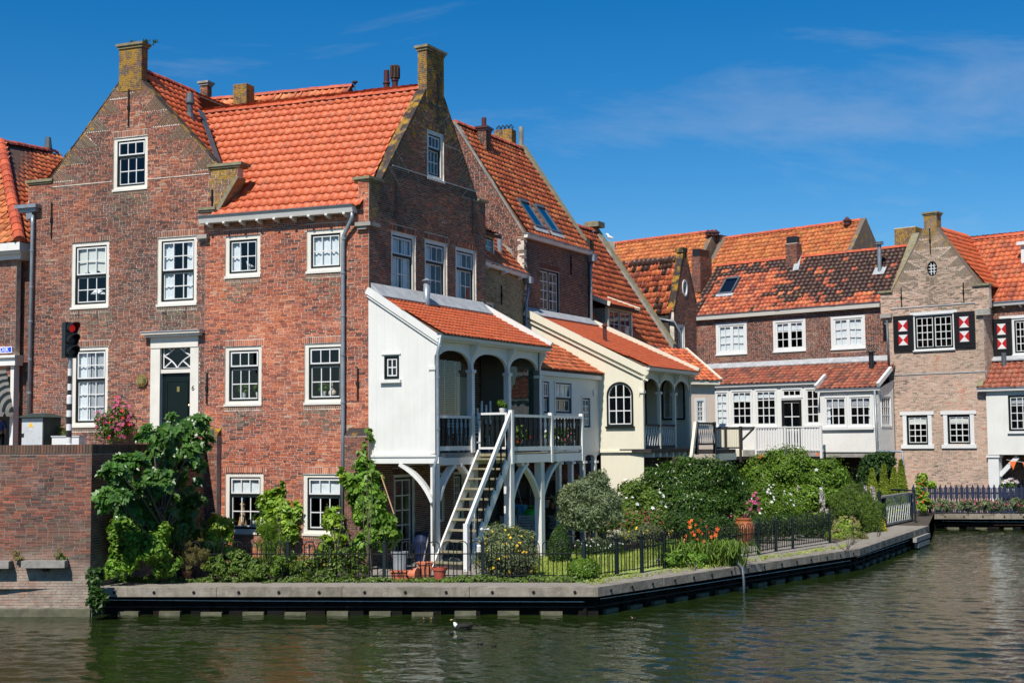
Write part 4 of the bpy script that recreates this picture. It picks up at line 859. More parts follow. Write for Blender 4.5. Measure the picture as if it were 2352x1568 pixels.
# stone corbels under the shoulders
for zn, x0, x1, y0, y1 in ((Z2, 1393, 1462, 72, 100),):
 r = F.rect(zn, x0, x1, y0, y1); m = MB(); m.box(F, r[0], r[1], r[2], r[3], .0, .16); m.box(F, r[0] + .04, r[1] - .04, r[2] - .07, r[2] - .001, .0, .1); m.build('stone_corbel', MT['stone'], gh)
# door with surround, star light, number
du0, du1, dz0, dz1 = dr; ds = MB()
ps = F.u(*Z2(1118, 1100)) - F.u(*Z2(1052, 1100))
ds.box(F, du0, du0 + ps, dz0, dz1 - .42, -.2, .03); ds.box(F, du1 - ps * .85, du1, dz0, dz1 - .42, -.2, .03)
ds.box(F, du0 + .01, du1 - .01, dz1 - .419, dz1 - .13, -.2, .05); ds.box(F, du0 - .1, du1 + .1, dz1 - .129, dz1 - .06, -.2, .16); ds.box(F, du0 - .16, du1 + .16, dz1 - .059, dz1, -.2, .24)
dso = ds.build('door_surround', MT['frame'], gh); m = MB(); m.box(F, du0 - .18, du1 + .18, dz1 + .001, dz1 + .02, -.1, .27); m.build('lead_cap', MT['lead'], dso)
di0, di1 = du0 + ps, du1 - ps * .85; tz0, tz1 = F.z(*Z2(1228, 1003)), F.z(*Z2(1228, 822))
m = MB(); m.box(F, di0, di1, tz0 - .10, tz0, -.16, -.02); m.build('transom_bar', MT['frame'], dso)
do = MB(); do.box(F, di0, di1, dz0, tz0 - .1, -.2, -.10); do.box(F, di0 + .12, di1 - .12, dz0 + .25, tz0 - .28, -.099, -.085); dob = do.build('door', MT['door'], gh)
frd = MB(); frame_boxes(frd, F, (di0 + .14, di1 - .14, dz0 + .27, tz0 - .3), .035, -.086, -.07); frd.build('door_panel', MT['door'], dob)
kb = MB(); kb.lathe(F.w(di1 - .09, F.z(*Z2(1312, 1255)), -.07), [(.02, -.03), (.038, 0), (.02, .03)], 10); kb.build('door_knob', MT['brass'], dob)
lp = MB(); zc = F.z(*Z2(1231, 1142)); uc = F.u(*Z2(1231, 1142)); lp.box(F, uc - .04, uc + .04, zc - .07, zc + .07, -.084, -.07); lp.build('letter_grille', MT['brass'], dob)
tl = MB(); frame_boxes(tl, F, (di0, di1, tz0, tz1 + .03), .03, -.15, -.06); tlo = tl.build('transom_light', MT['sash'], gh)
st = MB(); ua, ub, za, zb_ = di0 + .05, di1 - .05, tz0 + .03, tz1 - .01; um, zm = (ua + ub) / 2, (za + zb_) / 2
for (a, b) in (((ua, za), (ub, za)), ((ub, za), (ub, zb_)), ((ub, zb_), (ua, zb_)), ((ua, zb_), (ua, za))): st.bar(F.w(a[0], a[1], -.09), F.w(b[0], b[1], -.09), .03, .03, F.n)
tips = [(um, zb_), (ub, zm), (um, za), (ua, zm)]; cor = [(ub, zb_), (ub, za), (ua, za), (ua, zb_)]
for k in range(4):
 a, b = tips[k], tips[(k + 1) % 4]; c_ = ((um * 1.0 + cor[k][0] * .0), zm); pts = []
 for j in range(7):
  f = j / 6; bx = (1 - f) ** 2 * a[0] + 2 * f * (1 - f) * (um + (cor[k][0] - um) * .33) + f * f * b[0]; bz = (1 - f) ** 2 * a[1] + 2 * f * (1 - f) * (zm + (cor[k][1] - zm) * .33) + f * f * b[1]; pts.append(F.w(bx, bz, -.085))
 st.tube(pts, .02, 6); st.bar(pts[3], F.w(cor[k][0], cor[k][1], -.085), .03, .03, F.n)
st.build('star_glazing', MT['bars'], tlo); pane_at(tlo, F, ua, ub, za, zb_, -.1)
def text(parent, s, pos, fr, size, mat, name='lettering', org=None, d=.004):
 c = bpy.data.curves.new(name, 'FONT'); c.body = s; c.size = size; c.align_x = 'CENTER'; c.align_y = 'CENTER'; c.extrude = .003; tmp = bpy.data.objects.new(name, c); COL.objects.link(tmp)
 dg = bpy.context.evaluated_depsgraph_get(); me = bpy.data.meshes.new_from_object(tmp.evaluated_get(dg)); bpy.data.objects.remove(tmp); bpy.data.curves.remove(c)
 me.materials.clear(); me.materials.append(MT[mat]); o = bpy.data.objects.new(name, me); COL.objects.link(o); o.color = (0, 0, 0, 1); o.parent = parent
 t_, n_ = fr.t, fr.n; p = pos - ORG[parent.name]; o.matrix_basis = Matrix(((t_.x, 0, n_.x, p.x), (t_.y, 0, n_.y, p.y), (0, 1, 0, p.z), (0, 0, 0, 1))); ORG[o.name] = ORG[parent.name]; return o
text(dso, '6', F.w(F.u(*Z2(1350, 1136)), F.z(*Z2(1350, 1136)), .034), F, .2, 'black', 'house_number')
# little iron hooks under the upper windows, wall lamp
for x, y in ((547, 615), (677, 615), (1156, 600), (1297, 590)):
 u, z = F.hit(*Z2(x, y)); m = MB(); m.tube([F.w(u, z + .08, .01), F.w(u, z - .06, .012), F.w(u, z - .07, .12), F.w(u, z - .03, .14)], .012, 5); m.build('shutter_hook', MT['zinc_dark'], gh)
wl = thing('wall_lamp', 'round brass bulkhead lamp on the wall beside the green door', 'lamp', F.w(*F.hit(*Z2(995, 1083))))
u, z = F.hit(*Z2(995, 1083)); m = MB(); X_, Y_ = F.t, Vector((0, 0, 1))
for d0, d1, ra, rb in ((0, .05, .17, .17), (.05, .12, .15, .10)):
 m.hull([F.w(u, z, d0) + (X_ * math.cos(k) + Y_ * math.sin(k)) * ra for k in [2 * math.pi * j / 20 for j in range(20)]], [F.w(u, z, d1) + (X_ * math.cos(k) + Y_ * math.sin(k)) * rb for k in [2 * math.pi * j / 20 for j in range(20)]])
m.build('lamp_body', MT['brass'], wl); m = MB()
for s_ in (-.06, .06): m.bar(F.w(u + s_, z - .14, .115), F.w(u + s_, z + .14, .115), .018, .02, F.n); m.bar(F.w(u - .14, z + s_, .118), F.w(u + .14, z + s_, .118), .018, .02, F.n)
m.build('lamp_guard', MT['brass'], wl)
# downpipe with hopper at the left edge
pt = [F.w(F.u(*Z2(243, y)), F.z(*Z2(243, y)), .10) for y in (-60,)] ; u_t, u_b = F.u(*Z2(244, 0)), F.u(*Z2(218, 1300))
pipe(gh, [F.w(F.u(80, 495), F.z(80, 495), .1), F.w(u_t, F.z(*Z2(244, 0)), .1), F.w(u_b, STREET, .1)], .05, collars=[F.z(*Z2(235, y)) for y in (180, 435, 672, 935, 1168)])
hp_ = MB(); hz = F.z(80, 480); uu = F.u(75, 480); hp_.box(F, uu - .42, uu + .32, hz, hz + .10, -.1, .26); hp_.box(F, uu - .36, uu + .25, hz - .1, hz - .001, -.1, .18); hp_.box(F, uu - .10, uu + .10, hz - .3, hz - .101, -.05, .15); hp_.build('rainwater_hopper', MT['zinc'], gh)
# roof of the gable house: the slope towards the corner house
bk = F.n * -1
zc_r = cr_[1] - .12; G_lo = F.w(sr_[0] - .05, zr_ - .1, -.30); G_hi = F.w((cl_[0] + cr_[0]) / 2, cr_[1] + .42, -.30)
nG = bk.cross(G_hi - G_lo).normalized()
v_top = plane_hit(G_lo, nG, 459, 262); v_lo = plane_hit(G_lo, nG, 499, 378)
ridge_end = G_hi + bk * ((v_top - G_hi).dot(bk) + .9)
roof(gh, [G_lo, v_lo, v_top + bk * .12, ridge_end, G_hi], .235, .30, 'tile_new', 200, e=bk)
ridge(gh, G_hi + nG * .02, ridge_end)
# left slope and rest of the shell
Gl_lo = F.w(shL, zs_ - .3, -.3)
roof(gh, [Gl_lo + bk * 7, Gl_lo, G_hi, G_hi + bk * 7], .235, .30, 'tile_old', 0)
m = MB(); m.box(F, uL + .02, uL + .3, STREET - .6, zs_ - .4, -7, -.31); m.box(F, uR - .3, uR - .02, STREET - .6, 9.4, -7, -.31); m.box(F, uL + .31, uR - .31, STREET - .6, 11, -7.2, -7.0); m.build('rear_wall', MT['brick_brown'], gh)
fl = MB(); fb = plane_hit(G_lo, nG, 436, 272); fl.tube([fb - Vector((0, 0, .2)), fb + Vector((0, 0, .15))], [.16, .1], 12); fl.tube([fb, fb + Vector((0, 0, .42))], .085, 12); fl.tube([fb + Vector((0, 0, .42)), fb + Vector((0, 0, .46)), fb + Vector((0, 0, .72))], [.13, .13, .09], 12); fl.build('roof_flue', MT['zinc_dark'], gh, smooth=False)
# ------------------------------------------------------------------ corner house
ch = thing('corner_house', 'corner house with bright orange pantile roof and two brick faces', 'house', F.w(-2.5, GZ))
H = []
f1 = hole(F.rect(Z5, 176, 418, 160, 448)); f2_ = hole(F.rect(Z5, 743, 999, 118, 412)); f3 = hole(F.rect(Z5, 173, 427, 930, 1340)); f4 = hole(F.rect(Z5, 728, 1001, 907, 1329))
f5 = hole(F.rect(Z6, 198, 495, 374, 845)); f6 = hole(F.rect(Z6, 808, 1126, 378, 858))
zE = 9.52
def ccls(u, z, rng):
 for (a, b, c, e) in (f1, f2_, f3, f4):
  if a - .05 < u < b + .05 and c - .75 < z < c and rng.random() < .75 * (1 - (c - z) / .8) + .1: return 1
 return 1 if (z < 1.5 and rng.random() < .4) else 0
zsh = S.z(850, 412)
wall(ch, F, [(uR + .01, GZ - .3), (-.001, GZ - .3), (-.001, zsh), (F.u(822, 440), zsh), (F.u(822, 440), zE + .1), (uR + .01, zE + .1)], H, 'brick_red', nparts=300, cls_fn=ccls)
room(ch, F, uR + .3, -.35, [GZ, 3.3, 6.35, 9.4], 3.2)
for r, rw, kd in ((f1, 2, 'fix'), (f2_, 2, 'fix'), (f3, (1, 2), 'sash'), (f4, (1, 2), 'sash'), (f5, (1, 2), 'sash'), (f6, (1, 2), 'sash')): window(ch, F, r, 3, rw, kind=kd)
HS = []
H = HS
s1 = hole(S.rect(Y1, 288, 458, 838, 1285)); s2 = hole(S.rect(Y1, 522, 678, 894, 1320)); s3 = hole(S.rect(Y1, 737, 880, 946, 1352)); s4 = hole(S.rect(Y1, 538, 655, 130, 472), sill=False)
gdoor = hole(S.rect(Y3, 150, 315, 385, 1110), sill=False); gdoor2 = hole(S.rect(Y3, 490, 545, 370, 930), sill=False); gdoor3 = hole(S.rect(Y3, 620, 700, 360, 930), sill=False)
for h in HS[4:]: h['rect'] = (h['rect'][0], h['rect'][1], GZ + (.05 if h is HS[4] else .9), 2.85)
uE = 6.07; cL, cR = S.hit(980, 205), S.hit(1019, 228); shl = S.u(874, 412); shr = S.hit(1098, 462); zpk = (cL[1] + cR[1]) / 2
polyS = [(.011, GZ - .3), (uE, GZ - .3), (uE, shr[1]), (shr[0], shr[1]), (cR[0], zpk), (cL[0], zpk), (shl, zsh), (.011, zsh)]
tbS = tumbles((shl, zsh), (cL[0], zpk), 6) + tumbles((shr[0], shr[1]), (cR[0], zpk), 6)
def scls(u, z, rng):
 if z > zpk - 1.4 and rng.random() < .5: return 2
 if u < .5 and zsh - 1.0 < z: return 2 if rng.random() < .7 else 1
 return 1 if rng.random() < .12 else 0
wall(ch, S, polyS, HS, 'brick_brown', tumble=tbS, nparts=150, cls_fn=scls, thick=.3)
m = MB(); m.box(S, .35, 5.9, 6.3, 6.4, -3.3, -.31); m.box(S, .35, 5.9, 9.3, 9.4, -3.3, -.31); m.build('inner_floor', MT['floor_in'], ch)
m = MB(); m.box(S, .6, 5.9, GZ, 9.3, -3.5, -3.4); m.build('inner_wall', MT['interior'], ch)
for r in (s1, s2, s3): window(ch, S, r, 3, (1, 2), bw=.024)
window(ch, S, s4, 3, (1, 2), fwid=.12)
# garden doors below the porch
for h in HS[4:]:
 r = h['rect']; m = MB(); frame_boxes(m, S, r, .07, -.15, -.03); o = m.build('garden_door', MT['frame'], ch); m = MB(); frame_boxes(m, S, (r[0] + .07, r[1] - .07, r[2] + .02, r[3] - .07), .06, -.12, -.06); m.build('door_leaf', MT['sash'], o); glaze(o, S, (r[0] + .13, r[1] - .13, r[2] + .08, r[3] - .13), 2, 5, -.08, .03)
# raking copings, caps, chimney
for P_, Q_ in (((shl - .02, zsh + .0), (cL[0] - .02, zpk + .03)), ((shr[0] + .02, shr[1]), (cR[0] + .02, zpk + .03))):
 m = MB(); m.bar(S.w(P_[0], P_[1], -.16), S.w(Q_[0], Q_[1], -.16), .03, .325, S.n); m.build('raking_coping', MT['brick_lichen'], ch)
m = MB(); m.box(S, -.08, shl + .04, zsh + .002, zsh + .075, -.46, .07); m.box(S, -.04, shl - .02, zsh - .05, zsh, -.42, .035); m.build('shoulder_cap', MT['coping'], ch)
m = MB(); m.box(S, shr[0] - .05, uE + .08, shr[1] + .002, shr[1] + .075, -.42, .07); m.build('shoulder_cap', MT['coping'], ch)
chimney(ch, ((cL[0] + cR[0]) / 2, .012), S, cR[0] - cL[0] + .02, .30, zpk - .3, S.z(990, 112), cls=True)
for x, y0, y1 in ((907, 415, 503), (1083, 457, 536), (1003, 172, 282)): anchor(ch, S, S.u(x, (y0 + y1) / 2), S.z(x, y1), S.z(x, y0))
for x, y0, y1 in ((Z5(50, 1220)[0], Z5(50, 1118)[1], Z5(50, 1330)[1]), (Z5(1102, 1200)[0], Z5(0, 1085)[1], Z5(0, 1305)[1])): anchor(ch, F, F.u(x, (y0 + y1) / 2), F.z(x, y1), F.z(x, y0))
m = MB(); zl = S.z(*Y1(430, 412)); m.box(S, S.u(*Y1(295, 380)), S.u(*Y1(537, 440)), zl - .012, zl + .012, 0, .02); m.build('lead_string', MT['lead'], ch); m = MB(); m.box(S, S.u(*Y1(660, 495)), S.u(*Y1(880, 555)), zl - .012, zl + .012, 0, .02); m.build('lead_string', MT['lead'], ch)
r = F.rect(Z4, 1097, 1165, 1378, 1405); m = MB(); m.box(F, r[0], .12, r[2], r[3], 0, .15); m.box(S, 0.0, .35, r[2], r[3], 0, .12); m.box(F, r[0] + .04, -.02, r[2] - .08, r[2] - .001, 0, .1); m.build('stone_corbel', MT['stone'], ch)
# eaves gutter with brackets, downpipe
gA, gB = F.w(F.u(470, 516), zE, .02), F.w(F.u(821, 488), zE, .02)
gutter(ch, gA, gB, F.n, .30, .16, brackets=9, bl=.26)
up_ = F.u(*Z5(1008, 700)); u_top = F.u(*Z5(1085, 20))
pipe(ch, [F.w(u_top, zE + .02, .2), F.w(u_top, zE - .14, .2), F.w(up_ + .03, F.z(*Z5(1008, 165)), .1), F.w(up_, F.z(*Z5(1008, 230)), .09), F.w(F.u(*Z6(1134, 0)), F.z(*Z6(1134, 0)), .09), F.w(F.u(*Z6(1132, 200)), GZ + 1.1, .09)], .052, 'zinc', collars=[F.z(*Z5(1008, y)) for y in (185, 422, 720, 992, 1322)])
# buttresses at the foot of the front
for zn, x0, x1, y0 in ((D_, 791, 846, 1000), (D_, 462, 496, 1000)):
 a, b, zt_ = F.u(x0, 1100, .22), F.u(x1, 1100, .22), F.z((x0 + x1) / 2, y0, .22)
 if x0 < 500: a, b = F.u(462, 1100, .22), F.u(497, 1100, .22)
 fb_ = F.off(0, .22); wall(ch, fb_, [(a, GZ - .3), (b, GZ - .3), (b, zt_), (a, zt_)], [], 'brick_brown', nparts=20, thick=.2, name='buttress', mortar='mortar_dark')
 m = MB(); m.hull([F.w(a, zt_, .0), F.w(b, zt_, .0), F.w(b, zt_, .22), F.w(a, zt_, .22)], [F.w(a, zt_ + .2, .0), F.w(b, zt_ + .2, .0), F.w(b, zt_ + .18, .02), F.w(a, zt_ + .18, .02)]); m.build('buttress_cap', MT['brick_lichen'], ch)
# main roof
E0, E1 = F.w(F.u(490, 505), zE + .16, .12), F.w(-.25, zE + .16, .12)
zR = at_depth(955, 207, S.w(3.05, 0, -.3).y).z; R1_ = S.w(3.05, zR, -.3)
nC = F.t.cross(R1_ - E0).normalized(); R0_ = plane_hit(E0, nC, 455, 263); Vl = plane_hit(E0, nC, 500, 380)
Rl = R1_ + F.t * ((R0_ - R1_).dot(F.t) - .1)
roof(ch, [E0, E1, R1_, Rl, Vl - F.t * .3], .236, .312, 'tile_new', 300, gap=.6, rvf=lambda a, b, rng: min(1, max(0, rng.gauss(.5, .25))))
ridge(ch, R1_ + Vector((0, 0, .02)), Rl + Vector((0, 0, .02)))
m = MB(); vq = Vl + Vector((0, 0, .02)); m.bar(v_lo + nG * .08 + nC * .05, v_top + nG * .08 + nC * .05, .22, .01, nG); m.build('lead_valley', MT['zinc_dark'], ch)
# rear slope and shell
bR = S.t * 6.0
rb0, rb1 = S.w(6.0, zE, -.3), S.w(6.0, zE, -.3) - F.t * 5.2
roof(ch, [rb0, rb1, Rl, R1_], .236, .296, 'tile_old', 0)
m = MB(); m.hull([S.w(6.0, GZ, -.31), S.w(6.0, GZ, -.31) - F.t * 4.6, S.w(5.8, GZ, -.31) - F.t * 4.6, S.w(5.8, GZ, -.31)], [S.w(6.0, zE, -.31), S.w(6.0, zE, -.31) - F.t * 4.6, S.w(5.8, zE, -.31) - F.t * 4.6, S.w(5.8, zE, -.31)]); m.build('rear_wall', MT['brick_brown'], ch)
# clay flue pots beside the gable chimney
for x, yb, yt, w_, crown in ((Z4(1300, 0)[0], Z4(0, 460)[1], Z4(0, 318)[1], .085, False), (Z4(1359, 0)[0], Z4(0, 455)[1], Z4(0, 282)[1], .085, True)):
 dep = R1_.y + .9; pb = at_depth(x, yb + 10, dep); ptp = at_depth(x, yt, dep); hh = ptp.z - pb.z; m = MB(); m.sm = False
 m.lathe(pb, [(w_, -.3), (w_, hh * .42), (w_ * 1.25, hh * .46), (w_ * 1.25, hh * .5), (w_, hh * .55), (w_ * .92, hh * (.62 if crown else 1.0))], 16)
 o = m.build('clay_flue', MT['clay_pipe'], ch)
 if crown:
  m = MB()
  for k in range(8): a = 2 * math.pi * k / 8; m.bar(pb + Vector((math.cos(a) * w_ * 1.15, math.sin(a) * w_ * 1.15, hh * .55)), pb + Vector((math.cos(a) * w_ * 1.15, math.sin(a) * w_ * 1.15, hh * .97)), .05, .09, Vector((math.cos(a), math.sin(a), 0)))
  m.lathe(pb, [(w_ * 1.3, hh * .55), (w_ * 1.3, hh * .6)], 16); m.lathe(pb, [(w_ * 1.3, hh * .94), (w_ * .9, hh)], 16); m.build('flue_crown', MT['rust'], o)
# ------------------------------------------------------------------ roof rising behind the corner house, with two chimneys
bh = thing('rear_house', 'old orange roof rising behind the corner house ridge', 'house', at_depth(650, 700, 43))
RA, RB = at_depth(478, 231, 43.0), at_depth(806, 199, 41.4); rd = (RB - RA).normalized(); rn = Vector((rd.y, -rd.x, 0)).normalized()
lo = lambda p: p + rn * 2.6 + Vector((0, 0, -3.0))
RA2 = RA - rd * 1.5
roof(bh, [lo(RA2), lo(RB), RB, RA2], .236, .30, 'tile_old', 120, jit=.012); ridge(bh, RA2, RB + rd * .05)
roof(bh, [lo(RB) - rn * 5.2, lo(RA2) - rn * 5.2, RA2, RB][::1], .236, .3, 'tile_old', 0)
m = MB(); m.hull([lo(RB) - rn * .05, RB - Vector((0, 0, .1)), lo(RB) - rn * 5.15], [lo(RB) - rd * .2 - rn * .05, RB - rd * .2 - Vector((0, 0, .1)), lo(RB) - rn * 5.15 - rd * .2]); m.build('gable_wall', MT['brick_brown'], bh)
m = MB(); lz = lambda p: Vector((p.x, p.y, GZ)); bq = [lo(RA2) - rn * .1, lo(RB) - rn * .1, lo(RB) - rn * 5.1, lo(RA2) - rn * 5.1]; m.hull([lz(p) for p in bq], bq); m.build('wall', MT['brick_brown'], bh)
dsh = MB(); pd = RB + Vector((.12, 0, .12)); dsh.lathe(pd, [(.02, -.5), (.02, -.05), (.09, 0), (.10, .04), (.02, .06)], 10); dsh.build('aerial_dish', MT['zinc_dark'], bh)
for px_, pyb, pyt, wpx, dep, cp, cm in ((470, 240, 190, 27, 44.0, True, 'stone'), (555, 258, 192, 50, 41.5, False, 'coping')):
 pb = at_depth(px_, pyb, dep); wd = wpx / FPX * dep * .92; fc = Fr((pb.x, pb.y), (F.t.x, F.t.y)); zt_ = at_depth(px_, pyt, dep).z
 chimney(bh, (-wd * .12, 0), fc, wd * .8, wd * .75, pb.z - .8, zt_, cls=not cp, cap=cp, capm=cm)
# ------------------------------------------------------------------ shop house at the left edge
lh = thing('shop_house', 'brick shop house with hipped roof beside the rainwater pipe', 'house', F.w(-12.5, STREET))
SF = F.off(0, -.25)
zcr = SF.z(*Z2(60, 240)); ur = SF.u(*Z2(188, 500)); us_ = SF.u(*Z2(110, 500))
zs1 = SF.z(*Z2(60, 950))
wall(lh, SF, [(-18, STREET + 2.4), (us_, STREET + 2.4), (us_, zcr), (-18, zcr)], [], 'brick_gable', nparts=60, thick=.2)
wall(lh, SF.off(0, -.35), [(us_ - .45, STREET - .3), (uL + .1, STREET - .3), (uL + .1, zcr), (us_ - .45, zcr)], [], 'brick_brown', nparts=20, thick=.2, mortar='mortar_dark')
m = MB(); m.box(SF, -18, us_ + .25, zcr - .02, zcr + .12, -.6, .12); m.box(SF, -18, us_ + .34, zcr + .12, zcr + .2, -.6, .24); m.box(SF, -18, us_ + .40, zcr + .2, zcr + .42, -.6, .34); m.build('cornice', MT['white'], lh)
m = MB(); m.box(SF, -18, us_ + .12, zs1 - .12, zs1 + .1, -.2, .12); m.box(SF, -18, us_ + .18, zs1 + .1, zs1 + .17, -.2, .2); m.box(SF, us_ - .12, us_ + .0, STREET, zs1 - .121, -.2, .02); m.build('shopfront', MT['white'], lh)
m = MB(); m.box(SF, -18, us_ - .4, STREET, zs1 - .13, -2.2, -2.0); m.box(SF, us_ - .3, us_ - .2, STREET, zs1, -2.0, -.2); m.build('inner_wall', MT['interior'], lh)
# hipped roof
ze = zcr + .42; hip_t = at_depth(2, 328, 43.5); rid_e = at_depth(128, 352, 47.0)
e0, e1 = SF.w(-18, ze, .3), SF.w(us_ + .36, ze, .3); e2 = e1 - SF.n * 8.0
roof(lh, [e0, e1, hip_t, hip_t - SF.t * 6], .25, .32, 'tile_lichen', 40, jit=.01)
roof(lh, [e1, e2, rid_e, hip_t], .25, .32, 'tile_old', 160, jit=.01)
ridge(lh, hip_t + Vector((0, 0, .02)), rid_e + Vector((0, 0, .02)), .13); ridge(lh, e1 + Vector((0, 0, .06)), hip_t + Vector((0, 0, .04)), .16, step=.42)
fb = rid_e + Vector((-.1, -.5, -.45)); m = MB(); m.tube([fb - Vector((0, 0, .3)), fb + Vector((0, 0, .5))], .085, 12); m.tube([fb + Vector((0, 0, .5)), fb + Vector((0, 0, .54)), fb + Vector((0, 0, .9))], [.14, .14, .09], 12); m.build('roof_flue', MT['zinc_dark'], lh)
sg = thing('street_sign', 'blue enamel street sign reading DIJK on the brick wall', 'sign', SF.w(us_ - .6, SF.z(*Z2(35, 868))))
r = SF.rect(Z2, -60, 84, 853, 888); m = MB(); m.box(SF, r[0], r[1], r[2], r[3], .01, .03); m.build('sign_plate', MT['sign'], sg); m = MB(); frame_boxes(m, SF, (r[0] - .02, r[1] + .02, r[2] - .02, r[3] + .02), .018, .008, .034); m.build('sign_rim', MT['sign_white'], sg)
text(sg, 'DIJK', SF.w(SF.u(*Z2(36, 870)), (r[2] + r[3]) / 2, .032), SF, .17, 'sign_white')
# striped bonnet awning over the shop door
aw = thing('awning', 'green and cream striped bonnet awning over the shop door', 'awning', SF.w(us_ - 1.0, SF.z(*Z2(60, 1300))))
zc0 = SF.z(*Z2(60, 1305)); zt0 = SF.z(*Z2(40, 1010)); Rr = zt0 - zc0; ue_ = us_ - .02
for k in range(9):
 a0, a1 = math.pi / 2 * k / 9, math.pi / 2 * (k + 1) / 9; m = MB(); n_ = 3
 arc = lambda a, u: SF.w(u, zc0 + Rr * math.sin(a), .02 + Rr * .95 * math.cos(a))
 m.face([arc(a0, -15), arc(a0, ue_ - .25), arc(a1, ue_ - .25 * 1), arc(a1, -15)]); m.build('awning_stripe', MT['awn_dark' if k % 2 else 'awn_light'], aw)
for k in range(12):
 a0, a1 = k / 12, (k + 1) / 12; m = MB(); P_c = SF.w(ue_ + .05, zc0, .02)
 for j in range(6):
  b0, b1 = math.pi / 2 * j / 6, math.pi / 2 * (j + 1) / 6
  q = lambda f, b: P_c + (SF.w(ue_ - .25, zc0 + Rr * math.sin(b), .02 + Rr * .95 * math.cos(b)) - P_c) * (f ** .8)
  m.face([q(a0, b0), q(a1, b0), q(a1, b1), q(a0, b1)])
 m.build('awning_stripe', MT['awn_light' if k % 2 else 'awn_dark'], aw)
m = MB()
for j in range(16):
 u = -15 + (ue_ + 15 - .25) * j / 16; m.face([SF.w(u, zc0, .02 + Rr * .95), SF.w(u + (ue_ + 14.75) / 16, zc0, .02 + Rr * .95), SF.w(u + (ue_ + 14.75) / 16 * .9, zc0 - .1, .03 + Rr * .95), SF.w(u + (ue_ + 14.75) / 32, zc0 - .15, .03 + Rr * .95), SF.w(u + .02, zc0 - .1, .03 + Rr * .95)])
for j in range(4): P_c = SF.w(ue_ + .05, zc0, .02); a = SF.w(ue_ - .25, zc0, .02 + Rr * .95); m.face([P_c + (a - P_c) * (j / 4), P_c + (a - P_c) * ((j + 1) / 4), P_c + (a - P_c) * ((j + .8) / 4) - Vector((0, 0, .12)), P_c + (a - P_c) * ((j + .2) / 4) - Vector((0, 0, .12))])
m.build('valance', MT['awn_light'], aw)
# ------------------------------------------------------------------ white timber porch on posts beside the corner house
uP = F.u(*Y2(668, 900)); pc = F.w(uP, 0); PS = Fr((pc.x, pc.y), (S.t.x, S.t.y))
vr = thing('porch', 'white timber porch with three arches on posts beside the corner house', 'porch', F.w(uP / 2, GZ))
zE2 = PS.z(*Y2(1100, 548), .2); zT2 = S.z(*Y2(560, 205)); tE = PS.u(*Y2(1495, 900)); zFl = PS.z(*Y2(840, 1392)); zBm = F.z(*Y2(400, 1425))
zt0_, zt1_ = F.z(*Y2(150, 150)), F.z(*Y2(655, 512))
wr = F.rect(Y2, 272, 388, 632, 815)
boards(vr, F, [(.0, zBm), (uP - .02, zBm), (uP - .02, zt1_), (.0, zt0_)], .02, 'board', .235, [wr], name='side_wall')
window(vr, F, wr, 2, 2, fwid=.04, d=.03, fmat='sash', kind='fix', sw=.03, sill=False, bw=.03)
r = F.rect(Y2, 245, 407, 820, 845); m = MB(); m.box(F, r[0], r[1], r[2], r[3], .02, .11); m.build('window_sill', MT['white'], vr)
r = F.rect(Y2, 252, 402, 612, 630); m = MB(); m.box(F, r[0], r[1], r[2] + .02, r[3], .02, .05); m.build('window_head', MT['white'], vr)
zb2 = F.z(*Y2(400, 1475)); m = MB(); m.box(F, -.02, uP + .12, zb2, zBm, -.14, .07); m.build('sill_beam', MT['white'], vr); m = MB(); m.box(F, -.02, uP + .05, zBm + .001, zBm + .06, -.1, .1); m.build('drip_board', MT['white'], vr)
m = MB(); a, b = F.w(-.02, zt0_ + .10, .05), F.w(uP + .18, zt1_ - .0, .05); m.bar(a, b, .10, .17, Vector((0, 0, 1))); m.build('verge_board', MT['white'], vr)
m = MB(); m.bar(a - Vector((0, 0, .15)), b - Vector((0, 0, .15)), .05, .03, Vector((0, 0, 1))); m.build('verge_moulding', MT['white'], vr)
# arcade posts, arched heads
pu = [PS.u(*Y2(x, 900)) for x in (672, 962, 1248, 1492)]; pw_ = .15
zsp = PS.z(*Y2(960, 760)); ztp = [PS.z(*Y2(x, y)) for x, y in ((820, 592), (1105, 622), (1370, 650))]; ztop_a = sum(ztp) / 3; zhd = zE2 - .02
for k, u in enumerate(pu):
 m = MB(); m.box(PS, u - pw_ / 2, u + pw_ / 2, zFl, zsp - .02, -.13, .02); m.box(PS, u - pw_ / 2 + .02, u + pw_ / 2 - .02, zsp + .06, zhd, -.11, .0); m.build('post', MT['white'], vr)
 m = MB(); m.box(PS, u - pw_ / 2 - .03, u + pw_ / 2 + .03, zsp - .02, zsp + .06, -.15, .05); m.build('capital', MT['white'], vr)
 m = MB(); pr = [(.0, 0), (.0, .38), (.2, .38), (.17, .28), (.06, .12)]; zb = zhd - .40
 m.hull([PS.w(u - .05, zb + y, x) for x, y in pr], [PS.w(u + .05, zb + y, x) for x, y in pr]); m.build('console', MT['white'], vr)
for k in range(3):
 a, b = pu[k] + pw_ / 2 - .02, pu[k + 1] - pw_ / 2 + .02; m = MB(); arch_head(m, PS, a, b, zsp + .05, ztop_a, zhd, -.10, -.02, 2.3); m.build('arch_board', MT['white'], vr)
m = MB(); m.box(PS, -.05, tE + .12, zhd, zhd + .16, -.14, .14); m.build('fascia', MT['white'], vr)
gutter(vr, PS.w(-.1, zE2 + .02, .12), PS.w(tE + .22, zE2 + .02, .12), PS.n, .13, .10, 'white', 'zinc_dark')
